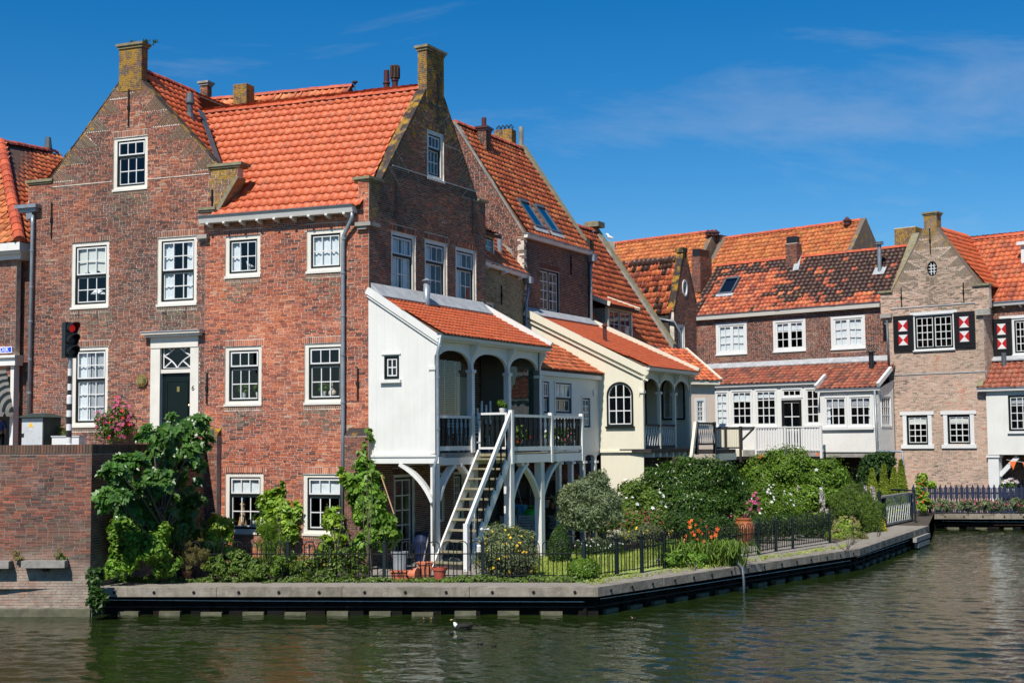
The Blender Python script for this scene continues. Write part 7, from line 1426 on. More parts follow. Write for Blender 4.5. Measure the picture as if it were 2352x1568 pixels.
for h, px, pb_, pt_, wp, dp, pots in ((fa, 1641, 556, 541, 34, 72.4, 3), (fb_, 1946, 535, 517, 27, 67.0, 1)):
 c_ = stack(h, px, pb_, pt_, wp, None, None, 'brick_brown', None, depth=dp, dp=.7)
 for k in range(pots):
  p = at_depth(px - 14 + 9 * k if pots > 1 else px, pt_, dp - .3); m = MB(); hh = .42 if pots == 1 else .3; m.lathe(p, [(.16, 0), (.16, hh * .4), (.22, hh * .45), (.22, hh * .55), (.1, hh * .8), (.05, hh)], 12); m.build('chimney_pot', MT['clay_pipe'], c_)
# ------------------------------------------------------------------ narrow house with red and white shutters
s8 = thing('shuttered_gable_house', 'narrow pale brick gable house with open red and white shutters', 'house', BK.w(0, GZ))
uL8, uR8 = BK.u(2041, 850), BK.u(*Y5(1362, 1300)); H = []
win = BK.rect(Y5, 838, 1142, 932, 1200); lw1 = BK.rect(Y7, 838, 1005, 315, 545); lw2 = BK.rect(Y7, 1158, 1336, 310, 542)
hole(win, lintel=False, sill=False); hole(lw1, lintel=False, sill=False); hole(lw2, lintel=False, sill=False)
oc = BK.hit(*Y5(976, 598)); H.append(dict(poly=[(oc[0] + .22 * math.cos(a), oc[1] + .32 * math.sin(a)) for a in [2 * math.pi * k / 20 for k in range(20)]]))
P8 = [BK.hit(*Y5(*p)) for p in ((592, 785), (672, 770), (912, 300), (1010, 295), (1338, 722), (1394, 722))]; zcb = BK.z(*Y5(1395, 885)); zsL = (P8[0][1] + P8[1][1]) / 2; zsR = (P8[4][1] + P8[5][1]) / 2; zpk8 = (P8[2][1] + P8[3][1]) / 2
poly8 = [(uL8, GZ - .2), (uR8, GZ - .2), (uR8, zcb - .2), (P8[5][0], zcb), (P8[5][0], zsR), (P8[4][0], zsR), (P8[3][0], zpk8), (P8[2][0], zpk8), (P8[1][0], zsL), (P8[0][0], zsL), (P8[0][0], zcb - .2), (uL8, zcb - .5)]
c8 = lambda u, z, rng: (2 if z > zpk8 - .9 and rng.random() < .4 else (1 if (abs(u - oc[0]) < .3 and oc[1] - 1.6 < z < oc[1] and rng.random() < .5) else (1 if z > zcb and rng.random() < .3 else 0)))
wall(s8, BK, poly8, H, 'brick_pink', course=.058, blen=.21, nparts=220, tumble=tumbles((P8[1][0], zsL), (P8[2][0], zpk8), 6) + tumbles((P8[4][0], zsR), (P8[3][0], zpk8), 6), cls_fn=c8)
R8 = BK.turn(uR8, 0); wall(s8, R8, [(.012, GZ), (1.15, GZ), (1.15, zcb), (.012, zcb)], [], 'brick_pink', course=.058, nparts=20, thick=.2)
room(s8, BK, uL8 + .3, uR8 - .35, [GZ, 3.0, 6.4, 9.4], 2.5)
m = MB(); ca, cb = BK.u(*Y5(912, 240)), BK.u(*Y5(1008, 240)); chimney(s8, ((ca + cb) / 2, .012), BK, cb - ca, .5, zpk8 - .3, BK.z(*Y5(955, 190)), 'brick_lichen2', cls=True)
for a, b, z in ((Y5(578, 0)[0], Y5(684, 0)[0], zsL), (Y5(1276, 0)[0], Y5(1402, 0)[0], zsR)): m = MB(); m.box(BK, BK.u(a, 670), BK.u(b, 670), z, z + .09, -.4, .08); m.build('shoulder_cap', MT['coping'], s8)
for P_, Q_ in (((P8[1][0], zsL), (P8[2][0], zpk8)), ((P8[4][0], zsR), (P8[3][0], zpk8))): m = MB(); m.bar(BK.w(P_[0], P_[1], -.14), BK.w(Q_[0], Q_[1], -.14), .04, .3, BK.n); m.build('raking_coping', MT['brick_lichen2'], s8)
rg_ = ring(s8, BK, oc, .22, .32, .03, -.12, .01, 'sash', 'oval_window'); m = MB()
for k in (-.065, .065): m.box(BK, oc[0] + k - .014, oc[0] + k + .014, oc[1] - .26, oc[1] + .26, -.1, -.03)
for k in (-.13, 0, .13): m.box(BK, oc[0] - .18, oc[0] + .18, oc[1] + k - .014, oc[1] + k + .014, -.098, -.032)
m.build('glazing_bars', MT['bars'], rg_)
wo = window(s8, BK, win, 3, 4, fwid=.07, kind='pair', d=.02, fmat='bars', sw=.07, bw=.03)
m = MB(); m.box(BK, win[0] - .12, win[1] + .15, win[3] - .02, win[3] + .11, -.02, .06); m.build('lintel_board', MT['bars'], s8)
def shutter(fr, r, label, parent):
 m = MB(); m.box(fr, r[0], r[1], r[2], r[3], .03, .075); o = m.build('shutter', MT['black'], parent); o['label'] = label; H_ = r[3] - r[2]; W_ = r[1] - r[0]
 for f0, f1 in ((.17, .46), (.56, .86)):
  a, b, c, e = r[0] + W_ * .26, r[1] - W_ * .28, r[2] + H_ * f0, r[2] + H_ * f1; cu, cz = (a + b) / 2, (c + e) / 2
  for tri, mt in ((((a, c), (b, c), (cu, cz)), 'bars'), (((b, e), (a, e), (cu, cz)), 'bars'), (((a, e), (a, c), (cu, cz)), 'red_paint'), (((b, c), (b, e), (cu, cz)), 'red_paint')):
   m = MB(); m.prism(fr, tri, .0751, .083); m.build('painted_panel', MT[mt], o)
 for z in (r[2] + .12 * H_, r[3] - .12 * H_): m = MB(); m.box(fr, r[0] + .02, r[1] - .02, z - .02, z + .02, .0751, .085); m.build('hinge_strap', MT['iron'], o)
shutter(BK, BK.rect(Y5, 694, 842, 945, 1208), 'black shutter with red and white panels, beside the glazed roof house', s8); shutter(BK, BK.rect(Y5, 1142, 1296, 915, 1183), 'black shutter with red and white panels, beside the window', s8)
for r in (lw1, lw2):
 window(s8, BK, r, 3, 4, fwid=.03, kind='fix', d=-.01, fmat='sash', sw=.05, bw=.035, sill=False); m = MB(); u0_, u1_, z0, z1 = r; m.box(BK, u0_ - .17, u0_, z0, z1 + .02, -.05, .03); m.box(BK, u1_, u1_ + .17, z0, z1 + .02, -.05, .03); m.box(BK, u0_ - .28, u1_ + .28, z1 + .021, z1 + .17, -.05, .05); m.box(BK, u0_ - .26, u1_ + .26, z0 - .16, z0 - .001, -.05, .07); m.build('white_surround', MT['bars'], s8)
for x, a, b in ((961, 300, 488), (749, 740, 880), (1208, 700, 850)): anchor(s8, BK, BK.u(*Y5(x, (a + b) / 2)), BK.z(*Y5(x, b)), BK.z(*Y5(x, a)))
for y, x0, x1 in ((1370, 645, 1382), (873, 665, 1295)): m = MB(); z = BK.z(*Y5((x0 + x1) / 2, y)); m.box(BK, BK.u(*Y5(x0, y)), BK.u(*Y5(x1, y)), z - .02, z + .02, 0, .025); m.build('lead_string', MT['lead'], s8)
m = MB(); m.box(BK, uL8 - .25, uL8 + .25, BK.z(*Y5(610, 965)), BK.z(*Y5(610, 935)), .0, .18); m.build('stone_corbel', MT['stone'], s8); m = MB(); m.box(BK, uR8 - .25, P8[5][0] + .05, zcb - .3, zcb - .05, .0, .12); m.build('stone_corbel', MT['stone'], s8)
bp = BK.n * -1; pk8 = BK.w((P8[2][0] + P8[3][0]) / 2, zpk8 + .1, -.25); rl0 = BK.w(P8[4][0] + .12, zsR + .02, -.25); n8 = bp.cross(pk8 - rl0).normalized()
roof(s8, [rl0, rl0 + bp * 4, pk8 + bp * 4, pk8], .235, .3, 'tile_new', 60, jit=.01); rl1 = BK.w(P8[1][0] - .1, zsL, -.25); roof(s8, [rl1 + bp * 4, rl1, pk8, pk8 + bp * 4], .235, .3, 'tile_old', 0)
pipe(s8, [BK.w(uL8 + .02, BK.z(*Y5(625, 980)), .08), BK.w(uL8 + .06, BK.z(*Y5(645, 1350)), .08)], .05, 'zinc_dark')
# ------------------------------------------------------------------ house at the right edge
h9 = thing('right_edge_house', 'orange roofed house with white overhang on posts at the frame edge', 'house', BK.w(4, GZ))
W9 = BK.off(0, -1.1); V9 = BK.off(0, .12); u9 = W9.u(*Y5(1400, 1000)) - .3; u9e = u9 + 5.5; z9 = W9.z(*Y5(1530, 872)); zl9 = W9.z(*Y5(1540, 1262)); H = []
r9 = W9.rect(Y5, 1568, 1715, 962, 1235); hole(r9, lintel=False, sill=False)
wall(h9, W9, [(u9, zl9 - .2), (u9e, zl9 - .2), (u9e, z9), (u9, z9)], H, 'brick_brown', course=.058, nparts=40); window(h9, W9, r9, 3, 4, fwid=.09, kind='fix', fmat='bars', d=.02, sw=.06, bw=.03)
m = MB(); m.box(W9, r9[0] - .5, r9[1] + .2, r9[3], r9[3] + .12, -.02, .06); m.build('lintel_board', MT['bars'], h9)
shutter(W9, W9.rect(Y5, 1424, 1566, 968, 1236), 'black shutter with red and white panels', h9)
gutter(h9, W9.w(u9 - .1, z9, .02), W9.w(u9e, z9, .02), W9.n, .26, .14, 'bars', 'zinc', brackets=8)
e0, e1 = W9.w(u9 - .6, z9 + .15, .22), W9.w(u9e, z9 + .15, .22); w9 = 3.0; zk9 = at_depth(*Y5(1400, 345), W9.w(u9 + 1, 0, -w9).y).z; k0, k1 = W9.w(u9 - 3.0, zk9, -w9), W9.w(u9e, zk9, -w9)
roof(h9, [e0, e1, k1, k0], .25, .31, 'tile_old', 220, jit=.008, rvf=lambda a, b, rng: rng.random() * .7); ridge(h9, k0, k1, .14); roof(h9, [W9.w(u9e, z9, -6), W9.w(u9 - 2, z9, -6), k0, k1], .25, .31, 'tile_old', 0)
m = MB(); rq = W9.rect(Y5, 1632, 1760, 420, 650, -1.5); m.box(W9, rq[0], rq[1], rq[2], rq[3], -2.9, -1.5); m.build('dormer', MT['bars'], h9); m = MB(); m.box(W9, rq[0] - .12, rq[1], rq[3], rq[3] + .15, -2.9, -1.35); m.build('dormer_top', MT['bars'], h9)
m = MB(); m.box(W9, u9, u9e, GZ, 9, -3.2, -3.0); m.box(W9, u9, u9e, z9 - .3, z9 - .2, -3, -.3); m.build('inner_wall', MT['interior'], h9)
zv9 = V9.z(*Y5(1540, 1492)); uv0 = V9.u(*Y7(1466, 400)); a, b = V9.w(uv0 - .2, zv9 + .1, .15), V9.w(u9e, zv9 + .1, .15); c, d = W9.w(u9 + .2, zl9, .02), W9.w(u9e, zl9, .02)
roof(h9, [a, b, d, c], .25, .29, 'tile_brown', 60, jit=.01, rvf=lambda x, y, rng: .5 + rng.random() * .5); m = MB(); m.bar(a + Vector((0, 0, .05)), c + Vector((0, 0, .1)), .25, .1); m.build('cement_fillet', MT['coping'], h9)
m = MB(); m.hull([c + W9.n * .3 - Vector((0, 0, .1)), d + W9.n * .3 - Vector((0, 0, .1)), d, c], [c + W9.n * .31 - Vector((0, 0, .05)), d + W9.n * .31 - Vector((0, 0, .05)), d + Vector((0, 0, .12)), c + Vector((0, 0, .12))]); m.build('lead_flashing', MT['lead'], h9)
fb = c + (a - c) * .25 + W9.t * .75; m = MB(); m.tube([fb, fb + Vector((0, 0, .55))], .1, 10); m.build('roof_flue', MT['zinc_dark'], h9)
gutter(h9, V9.w(uv0 - .3, zv9 - .04, .04), V9.w(u9e, zv9 - .04, .04), V9.n, .14, .12, 'bars', 'zinc'); zvb = V9.z(*Y7(1600, 622)); rv9 = V9.rect(Y7, 1636, 1860, 155, 437)
boards(h9, V9, [(uv0, zvb), (u9e, zvb), (u9e, zv9), (uv0, zv9)], 0, 'board', .24, [rv9], name='white_front'); window(h9, V9, rv9, 4, 4, fwid=.05, kind='fix', fmat='sash', d=.03, sw=.03, bw=.03, sill=False); m = MB(); m.box(V9, rv9[0] - .05, rv9[1], rv9[2] - .1, rv9[2], .0, .08); m.build('window_sill', MT['bars'], h9)
m = MB(); m.box(V9, uv0, u9e, zvb - .02, zvb + .06, -2, -.08); m.box(V9, uv0, uv0 + .08, zvb, zv9 + .1, -1.1, -.08); m.build('soffit', MT['board'], h9)
up9 = V9.u(*Y7(1517, 760)); m = MB(); m.box(V9, up9 - .22, up9 + .22, GZ - .1, zvb - .021, -.4, -.02); m.build('post', MT['bars'], h9); m = MB(); m.box(V9, up9 - .27, up9 + .27, zvb - .12, zvb - .022, -.45, .03); m.build('capital', MT['bars'], h9)
m = MB(); m.bar(V9.w(up9 + .2, zvb - .85, -.2), V9.w(up9 + .95, zvb - .1, -.2), .15, .18); m.build('brace', MT['bars'], h9)
wall(h9, V9.off(0, -1.6), [(up9 - .2, GZ), (u9e, GZ), (u9e, zvb), (up9 - .2, zvb)], [dict(rect=(up9 + 1.35, u9e, GZ, zvb - .1), lintel=False, sill=False)], 'brick_brown', nparts=10); m = MB(); m.box(V9, up9 + 1.1, up9 + 1.35, GZ, zvb - .1, -1.7, -1.58); m.build('door_post', MT['bars'], h9)
for k in range(5):
 pass
# ------------------------------------------------------------------ garden
def gp(px, py): return on_z(px, py, GZ)
def blob(px, py, rx, ry, dep, k=.8):
 c = at_depth(px, py, dep); s_ = dep / FPX; return (c, rx * s_, max(.12, min(rx, ry) * s_ * k), ry * s_)
def lsd(px): return -14.26 / ((px - 1176) / FPX - .1734)
# fig tree: single big lobed leaves
ft = thing('fig_tree', 'fig tree with large lobed leaves spreading over the quay wall corner', 'tree', gp(372, 1336))
rng = random.Random(3); fb = gp(372, 1336); fblobs = []
for px, py, rx, ry in ((425, 965, 52, 22), (350, 1000, 50, 26), (450, 1010, 32, 30), (395, 1040, 60, 28), (300, 1060, 52, 26), (262, 1078, 30, 16), (345, 1100, 50, 30), (420, 1095, 52, 34), (370, 1150, 46, 28), (262, 1140, 40, 22), (310, 1165, 36, 22), (425, 1160, 42, 36), (345, 1195, 40, 24), (440, 1050, 36, 30), (385, 1000, 44, 26), (330, 1130, 40, 26), (400, 1190, 40, 28), (290, 1110, 34, 22), (380, 1225, 40, 26), (350, 1240, 30, 24), (430, 1200, 34, 30), (330, 1200, 36, 26), (375, 1185, 34, 28), (300, 1190, 28, 22), (365, 1110, 34, 30)):
 fblobs.append(blob(px, py, rx, ry, lsd(px - rx) - .55 if px < 420 else lsd(px - rx) - .7))
def fig_leaf_mesh():
 m = MB(); lobed(m, Vector((0, 0, 0)), Vector((0, 0, 1)), Vector((0, 1, 0)), 1.0, 0.0); return share('leaf', m.v, m.f, MT['leaf_fig'])
fme = fig_leaf_mesh(); cl = clumps(fblobs, 9, rng); recs = []
for k in range(3500):
 c, r, d = rng.choice(cl); off = rdir(rng); p = c + off * r * rng.uniform(.4, 1.25); nr = (d * .5 + Vector((-.1, -.75, .6)) + rdir(rng) * .55).normalized(); ax = Vector((rng.uniform(-.8, .8), 0, -.75)); ax = (ax - nr * ax.dot(nr)).normalized(); recs.append((p, nr, ax, rng.uniform(.13, .25), rng.random()))
recs.sort(key=lambda r: dist(r[0]) - r[3]); cm = MB()
for p, nr, ax, s_, rv in recs[300:]: lobed(cm, p, nr, ax, s_, rv)
cr_o = cm.build('crown', MT['leaf_fig'], ft, kind='stuff')
for p, nr, ax, s_, rv in recs[:300]:
 sd = ax.cross(nr).normalized(); piece('leaf', fme, ft, Matrix.Translation(p) @ (Matrix((sd * s_, ax * s_, nr * s_)).transposed()).to_4x4(), rv)
tm = MB(); tm.tube([fb, fb + Vector((-.05, .05, .9)), fb + Vector((-.1, .1, 1.7))], [.075, .06, .045], 8)
for b in fblobs:
 st_ = fb + Vector((rng.uniform(-.1, .05), rng.uniform(0, .1), rng.uniform(.3, 1.7))); e = Vector(b[0]); tm.tube([st_, (st_ + e) / 2 + Vector((0, 0, .15)), e], [.03, .02, .008], 6)
tm.build('trunk', MT['bark'], ft, smooth=True)
def P(name, label, cat, base_px, bl, n, size, lm, seed, **k):
 b = gp(*base_px); bb = [blob(x, y, rx, ry, (d if d else b.y)) for x, y, rx, ry, d in bl]; return plant(name, label, cat, b, bb, n, size, lm, seed, zmin=GZ + .02, **k)
P('shrub', 'leafy green shrub at the foot of the fig tree', 'shrub', (300, 1335), [(285, 1215, 40, 32, 30.0), (300, 1260, 50, 42, 30.1), (350, 1245, 46, 46, 30.0), (375, 1290, 46, 34, 30.2), (270, 1300, 32, 28, 29.9)], 4200, .11, 'leaf_hop', 1, asp=.6)
P('shrub', 'dark shrub in shade between fig tree and low window', 'shrub', (400, 1332), [(390, 1240, 46, 52, 32), (440, 1220, 36, 60, 33.2)], 1800, .11, 'leaf_laurel', 2)
iv = [blob(222, 1318, 22, 14, 29.1), blob(216, 1350, 14, 24, 28.9), blob(220, 1385, 17, 22, 28.85), blob(238, 1372, 8, 14, 28.8)]
plant('ivy', 'ivy trailing over the quay corner down to the water', 'ivy', gp(225, 1335), iv, 900, .10, 'leaf_ivy', 4, asp=.8, stem=4, rad=.012)
P('grape_vine', 'grape vine beside the left-hand low window', 'vine', (505, 1330), [(505, 1210, 30, 30, 34.2), (480, 1245, 34, 26, 33.6), (520, 1262, 26, 22, 33.4)], 640, .17, 'leaf_vine', 5, lob=True, rad=.012)
P('grape_vine', 'grape vine climbing the wall between the two low windows', 'vine', (640, 1330), [(655, 1120, 12, 22, 35.0), (625, 1150, 30, 24, 35.0), (650, 1180, 34, 26, 34.8), (620, 1200, 32, 26, 34.8), (660, 1225, 26, 26, 34.6), (680, 1180, 10, 30, 34.7), (640, 1150, 30, 26, 34.9)], 1300, .17, 'leaf_vine', 6, lob=True, rad=.012)
P('grape_vine', 'grape vine in front of the right-hand low window', 'vine', (770, 1330), [(765, 1190, 22, 24, 33.9), (780, 1225, 16, 30, 33.8), (755, 1255, 24, 22, 33.7), (786, 1090, 6, 14, 34.0)], 520, .17, 'leaf_vine', 7, lob=True, rad=.012)
P('hop_vine', 'hop vine climbing the brick buttress under the white porch', 'vine', (850, 1330), [(848, 1000, 6, 20, 33.9), (838, 1035, 14, 20, 33.9), (835, 1070, 22, 22, 33.7), (850, 1110, 34, 32, 33.6), (840, 1150, 42, 34, 33.5), (860, 1190, 46, 34, 33.3), (870, 1225, 42, 34, 33.2), (842, 1250, 40, 26, 33.1), (815, 1105, 18, 24, 33.8), (895, 1215, 18, 26, 32.9)], 2500, .165, 'leaf_hop', 8, lob=True, rad=.012)
P('fennel', 'feathery tall green fennel before the brick wall', 'herb', (615, 1330), [(615, 1215, 24, 36, 31.6), (620, 1260, 34, 40, 31.4)], 3200, .13, 'leaf_bright', 9, asp=.08, droop=-.5, rad=.008)
P('rosemary', 'dry upright rosemary behind the iron fence near the fig', 'herb', (445, 1330), [(432, 1282, 14, 34, 30.6), (462, 1275, 18, 40, 30.8)], 1500, .09, 'leaf_dry', 10, asp=.12, droop=-.6, rad=.008)
P('potato_plant', 'low leafy herbs behind the fence below the left window', 'herb', (545, 1332), [(500, 1300, 30, 22, 30.6), (545, 1290, 36, 30, 30.8), (590, 1305, 30, 24, 30.6), (560, 1315, 60, 14, 30.4)], 3000, .09, 'leaf_herb', 11, asp=.6)
P('tomato_plant', 'tomato plants behind the fence below the right window', 'herb', (745, 1332), [(700, 1300, 34, 26, 30.8), (740, 1285, 34, 36, 31), (790, 1290, 34, 34, 31), (825, 1295, 26, 30, 30.9), (760, 1318, 70, 12, 30.4)], 4200, .09, 'leaf_herb', 12, asp=.5, flowers=[('leaf_lime', 40, .03, -.3)])
P('herb_bed', 'bushy herbs between the fennel and tomato plants', 'herb', (650, 1332), [(640, 1300, 26, 24, 30.6), (665, 1285, 24, 30, 31)], 1500, .09, 'leaf_bright', 13, asp=.4)
P('daisy_bush', 'grey green bush dotted with yellow daisies beside the stair', 'bush', (1165, 1328), [(1150, 1240, 50, 34, 31.4), (1190, 1255, 44, 42, 31.2), (1160, 1290, 66, 40, 31), (1215, 1290, 24, 34, 31)], 8500, .10, 'leaf_grey', 14, asp=.28, droop=-.3, flowers=[('fl_yellow', 95, .036, -.5)], per=22, full=True)
def topiary(name, label, base_px, prof, n, seed, lm='leaf_box', size=.05):
 b = gp(*base_px); s_ = b.y / FPX; rg = random.Random(seed); t = thing(name, label, 'topiary', b); m = MB(); H_ = prof[-1][1]
 for _ in range(n):
  z = rg.random(); zz = H_ * z; r = 0
  for (r0_, z0), (r1_, z1) in zip(prof[:-1], prof[1:]):
   if z0 <= zz <= z1: r = r0_ + (r1_ - r0_) * (zz - z0) / max(1e-6, z1 - z0)
  if rg.random() > (r + 4) / (max(p[0] for p in prof) + 4): continue
  a = rg.uniform(0, 2 * math.pi); f = rg.uniform(.86, 1.05) * (1 + .05 * math.sin(a * 5 + zz)); d = Vector((math.cos(a), math.sin(a), .25)); leaf(m, b + Vector((math.cos(a) * r * s_ * f, math.sin(a) * r * s_ * f, zz * s_)), (d + rdir(rg) * .7).normalized(), size * rg.uniform(.7, 1.2), rg, .6)
 m.build('foliage', MT[lm], t); c = MB(); c.tube([b, b + Vector((0, 0, H_ * s_ * .75))], .03, 6); c.build('stem', MT['bark'], t); core = MB(); core.lathe(b, [(max(.02, r * s_ * .8), z * s_) for r, z in prof], 14); core.build('inner_twigs', MT[lm], t); return t
topiary('box_cone', 'clipped boxwood cone on the lawn behind the fence', (1285, 1288), [(22, 4), (27, 20), (24, 45), (13, 68), (2, 82)], 6000, 15)
topiary('box_ball', 'clipped boxwood ball against the iron fence corner', (1340, 1330), [(18, 0), (34, 14), (36, 26), (28, 42), (6, 50)], 6000, 16, 'leaf_bright')
# olive tree
ob = gp(1352, 1271); ot = thing('olive_tree', 'small silvery olive tree with thin trunk on the lawn edge', 'tree', ob); rg = random.Random(17); dO_ = ob.y
obl = [blob(x, y, rx, ry, dO_) for x, y, rx, ry in ((1345, 1130, 46, 30), (1310, 1150, 34, 26), (1385, 1150, 40, 34), (1350, 1175, 66, 34), (1300, 1185, 24, 16), (1400, 1185, 30, 24), (1375, 1108, 22, 24), (1340, 1200, 50, 20))]
m = MB(); shell(m, obl, 15000, .13, rg, .26, -.5, GZ + .5, .3); m.build('crown', MT['leaf_olive'], ot); t_ = MB(); t_.tube([ob, ob + Vector((.03, 0, .5)), ob + Vector((-.02, 0, .9))], [.06, .05, .045], 8); stems(t_, ob + Vector((-.02, 0, .95)), obl, rg, 12, .02); t_.build('trunk', MT['bark'], ot, smooth=True)
P('valerian', 'red valerian flowering behind the olive tree', 'flowers', (1440, 1236), [(1395, 1200, 44, 26, 39.2), (1450, 1198, 46, 28, 39.2), (1505, 1198, 40, 28, 39.4)], 5600, .10, 'leaf_herb', 18, asp=.35, flowers=[('fl_crimson', 150, .032, -.3)], full=True)
P('white_rose', 'rose bush with white blooms between olive and laurel', 'rose bush', (1465, 1252), [(1450, 1130, 34, 30, 40), (1490, 1150, 34, 36, 40), (1440, 1170, 38, 28, 39.6), (1500, 1180, 34, 28, 39.6)], 4200, .11, 'leaf_herb', 19, asp=.6, flowers=[('fl_white', 24, .065, -.3)], full=True)
P('laurel_bush', 'large glossy dark laurel bush in front of the cream veranda', 'bush', (1595, 1240), [(1600, 1100, 92, 52, 41.5), (1540, 1130, 66, 52, 41.3), (1660, 1120, 58, 52, 42), (1590, 1165, 112, 44, 41), (1502, 1108, 30, 34, 41.3), (1690, 1160, 44, 38, 42)], 22000, .12, 'leaf_laurel', 20, asp=.42, per=34, rad=.02, full=True)
P('green_bush', 'large bright green bush below the white veranda railing', 'bush', (1830, 1215), [(1810, 1082, 82, 52, 47.5), (1755, 1105, 50, 54, 47.5), (1880, 1105, 62, 54, 47.5), (1840, 1150, 110, 42, 47), (1925, 1125, 34, 44, 48)], 22000, .125, 'leaf_bright', 21, asp=.45, per=34, rad=.02, flowers=[('fl_white', 8, .07, -.2), ('fl_orange', 2, .16, .6)], full=True)
P('phlox', 'light green shrub with small white flowers before the bushes', 'shrub', (1765, 1222), [(1750, 1150, 48, 40, 44), (1790, 1165, 50, 38, 44), (1720, 1185, 40, 32, 43.5)], 6600, .11, 'leaf_bright', 22, asp=.3, droop=-.2, flowers=[('fl_white', 40, .05, .1)], full=True)
# mauve flower spikes
def spikes(name, label, base_px, xs, y0, y1, fm, seed, lm='leaf_herb'):
 b = gp(*base_px); rg = random.Random(seed); t = thing(name, label, 'flowers', b); f = MB(); st_ = MB(); lv_ = MB(); foliage(lv_, [blob((xs[0] + xs[-1]) / 2, y0 + 14, (xs[-1] - xs[0]) / 2 + 10, 22, b.y)], 1200, .2, rg, 14, .4, zmin=GZ); lv_.build('foliage', MT[lm], t)
 for x in xs:
  top = at_depth(x + rg.uniform(-3, 3), y1 + rg.uniform(-8, 14), b.y + rg.uniform(-.6, .6)); bot = Vector((top.x, top.y, GZ + .2)); st_.tube([bot, top], .01, 4); H_ = top.z - bot.z
  for k in range(46):
   z = top.z - rg.random() ** 1.2 * .85; a = rg.uniform(0, 6.28); blossom(f, Vector((top.x + math.cos(a) * .05, top.y + math.sin(a) * .05, z)), Vector((math.cos(a), math.sin(a), .1)), .05, rg, 3)
 st_.build('stem', MT['bark'], t); f.build('blossoms', MT[fm], t)
spikes('acanthus', 'acanthus with tall pale mauve flower spikes by the green bush', (1862, 1215), [1825, 1834, 1842, 1850, 1858, 1866, 1875, 1883, 1892, 1900], 1190, 1122, 'fl_mauve', 23)
spikes('acanthus', 'acanthus flower spikes beside the white lattice gate', (1995, 1215), [1952, 1962, 1978, 1990, 2003, 2010], 1180, 1118, 'fl_mauve', 24)
P('box_hedge', 'low clipped hedge running behind the brown urn', 'hedge', (1760, 1255), [(1600, 1212, 44, 30, 38.5), (1660, 1215, 44, 30, 39), (1740, 1215, 44, 32, 40.5), (1800, 1212, 46, 32, 41.5), (1860, 1212, 44, 34, 42.5), (1900, 1208, 24, 30, 43.5), (1560, 1198, 34, 28, 38.5)], 15000, .065, 'leaf_box', 25, asp=.6, per=40, full=True)
P('yellow_daisies', 'grey cushion plants with yellow flowers behind the gate posts', 'flowers', (1500, 1262), [(1480, 1225, 40, 22, 39), (1530, 1215, 36, 22, 40), (1440, 1235, 30, 18, 39), (1560, 1228, 24, 16, 39)], 5200, .09, 'leaf_grey', 26, asp=.18, droop=-.5, flowers=[('fl_yellow', 46, .036, .0)], full=True)
P('lavender', 'round grey lavender mound under the olive tree', 'shrub', (1410, 1268), [(1400, 1245, 34, 20, 37.5), (1370, 1250, 26, 18, 37.2)], 2600, .08, 'leaf_grey', 27, asp=.18, droop=-.5, full=True)
P('box_mounds', 'dark green low mounds with tiny white flowers at lawn edge', 'shrub', (1355, 1272), [(1345, 1258, 30, 20, 36.6), (1400, 1262, 40, 18, 37)], 2200, .06, 'leaf_box', 28, flowers=[('fl_white', 30, .03, .2)], full=True)
# day lilies with strap leaves
lb_ = gp(1625, 1298); ly = thing('day_lily', 'day lilies with orange red trumpets beside the iron fence', 'flowers', lb_); rg = random.Random(29); m = MB(); f = MB(); s_ = MB()
for k in range(620):
 o = lb_ + Vector((rg.uniform(-1.0, 1.0) - .1, rg.uniform(-.3, 1.0), 0)); a = rg.uniform(0, 6.28); h = rg.uniform(.35, .75); d = Vector((math.cos(a), math.sin(a), 0)); q = [o, o + Vector((0, 0, h * .7)) + d * .12, o + Vector((0, 0, h * .85)) + d * .32, o + Vector((0, 0, h * .55)) + d * .55]; w_ = d.cross(Vector((0, 0, 1))) * .014; rv = rg.random()
 for p0, p1 in zip(q[:-1], q[1:]): m.face([p0 - w_, p0 + w_, p1 + w_ * .7, p1 - w_ * .7], rv)
m.build('strap_leaves', MT['leaf_herb'], ly)
for x, y in ((1588, 1195), (1598, 1205), (1605, 1218), (1590, 1222), (1612, 1225), (1576, 1230), (1628, 1222), (1640, 1222), (1634, 1232), (1600, 1238), (1617, 1242), (1648, 1215), (1585, 1210), (1622, 1208), (1570, 1240), (1609, 1195), (1583, 1200), (1595, 1228), (1644, 1228)):
 p = at_depth(x, y, lb_.y + rg.uniform(0, 1.2)); blossom(f, p, (Vector((rg.uniform(-1, 1), -.8, rg.uniform(-.2, .8)))).normalized(), rg.uniform(.04, .075), rg, 5); s_.tube([Vector((p.x, p.y, GZ + .1)), p], .008, 4)
f.build('blossoms', MT['fl_orange'], ly); s_.build('stem', MT['leaf_bright'], ly)
P('strap_grass', 'yellow green strap leaved clump near the terrace edge', 'grass clump', (1645, 1300), [(1640, 1275, 16, 22, 33.8)], 700, .36, 'leaf_lime', 30, asp=.07, droop=.4, stem=0)
P('low_shrub', 'low bushy green shrub under the day lilies by the fence', 'shrub', (1590, 1308), [(1560, 1280, 36, 26, 33), (1600, 1285, 30, 22, 33)], 2600, .1, 'leaf_hop', 31, asp=.5)
P('feather_shrub', 'tall feathery green shrub near the quay bend', 'shrub', (1960, 1250), [(1940, 1170, 40, 44, 45), (1985, 1185, 40, 48, 45.5), (1965, 1150, 34, 36, 46), (2000, 1210, 26, 32, 45)], 8000, .15, 'leaf_herb', 32, asp=.14, droop=-.5, per=26, full=True)
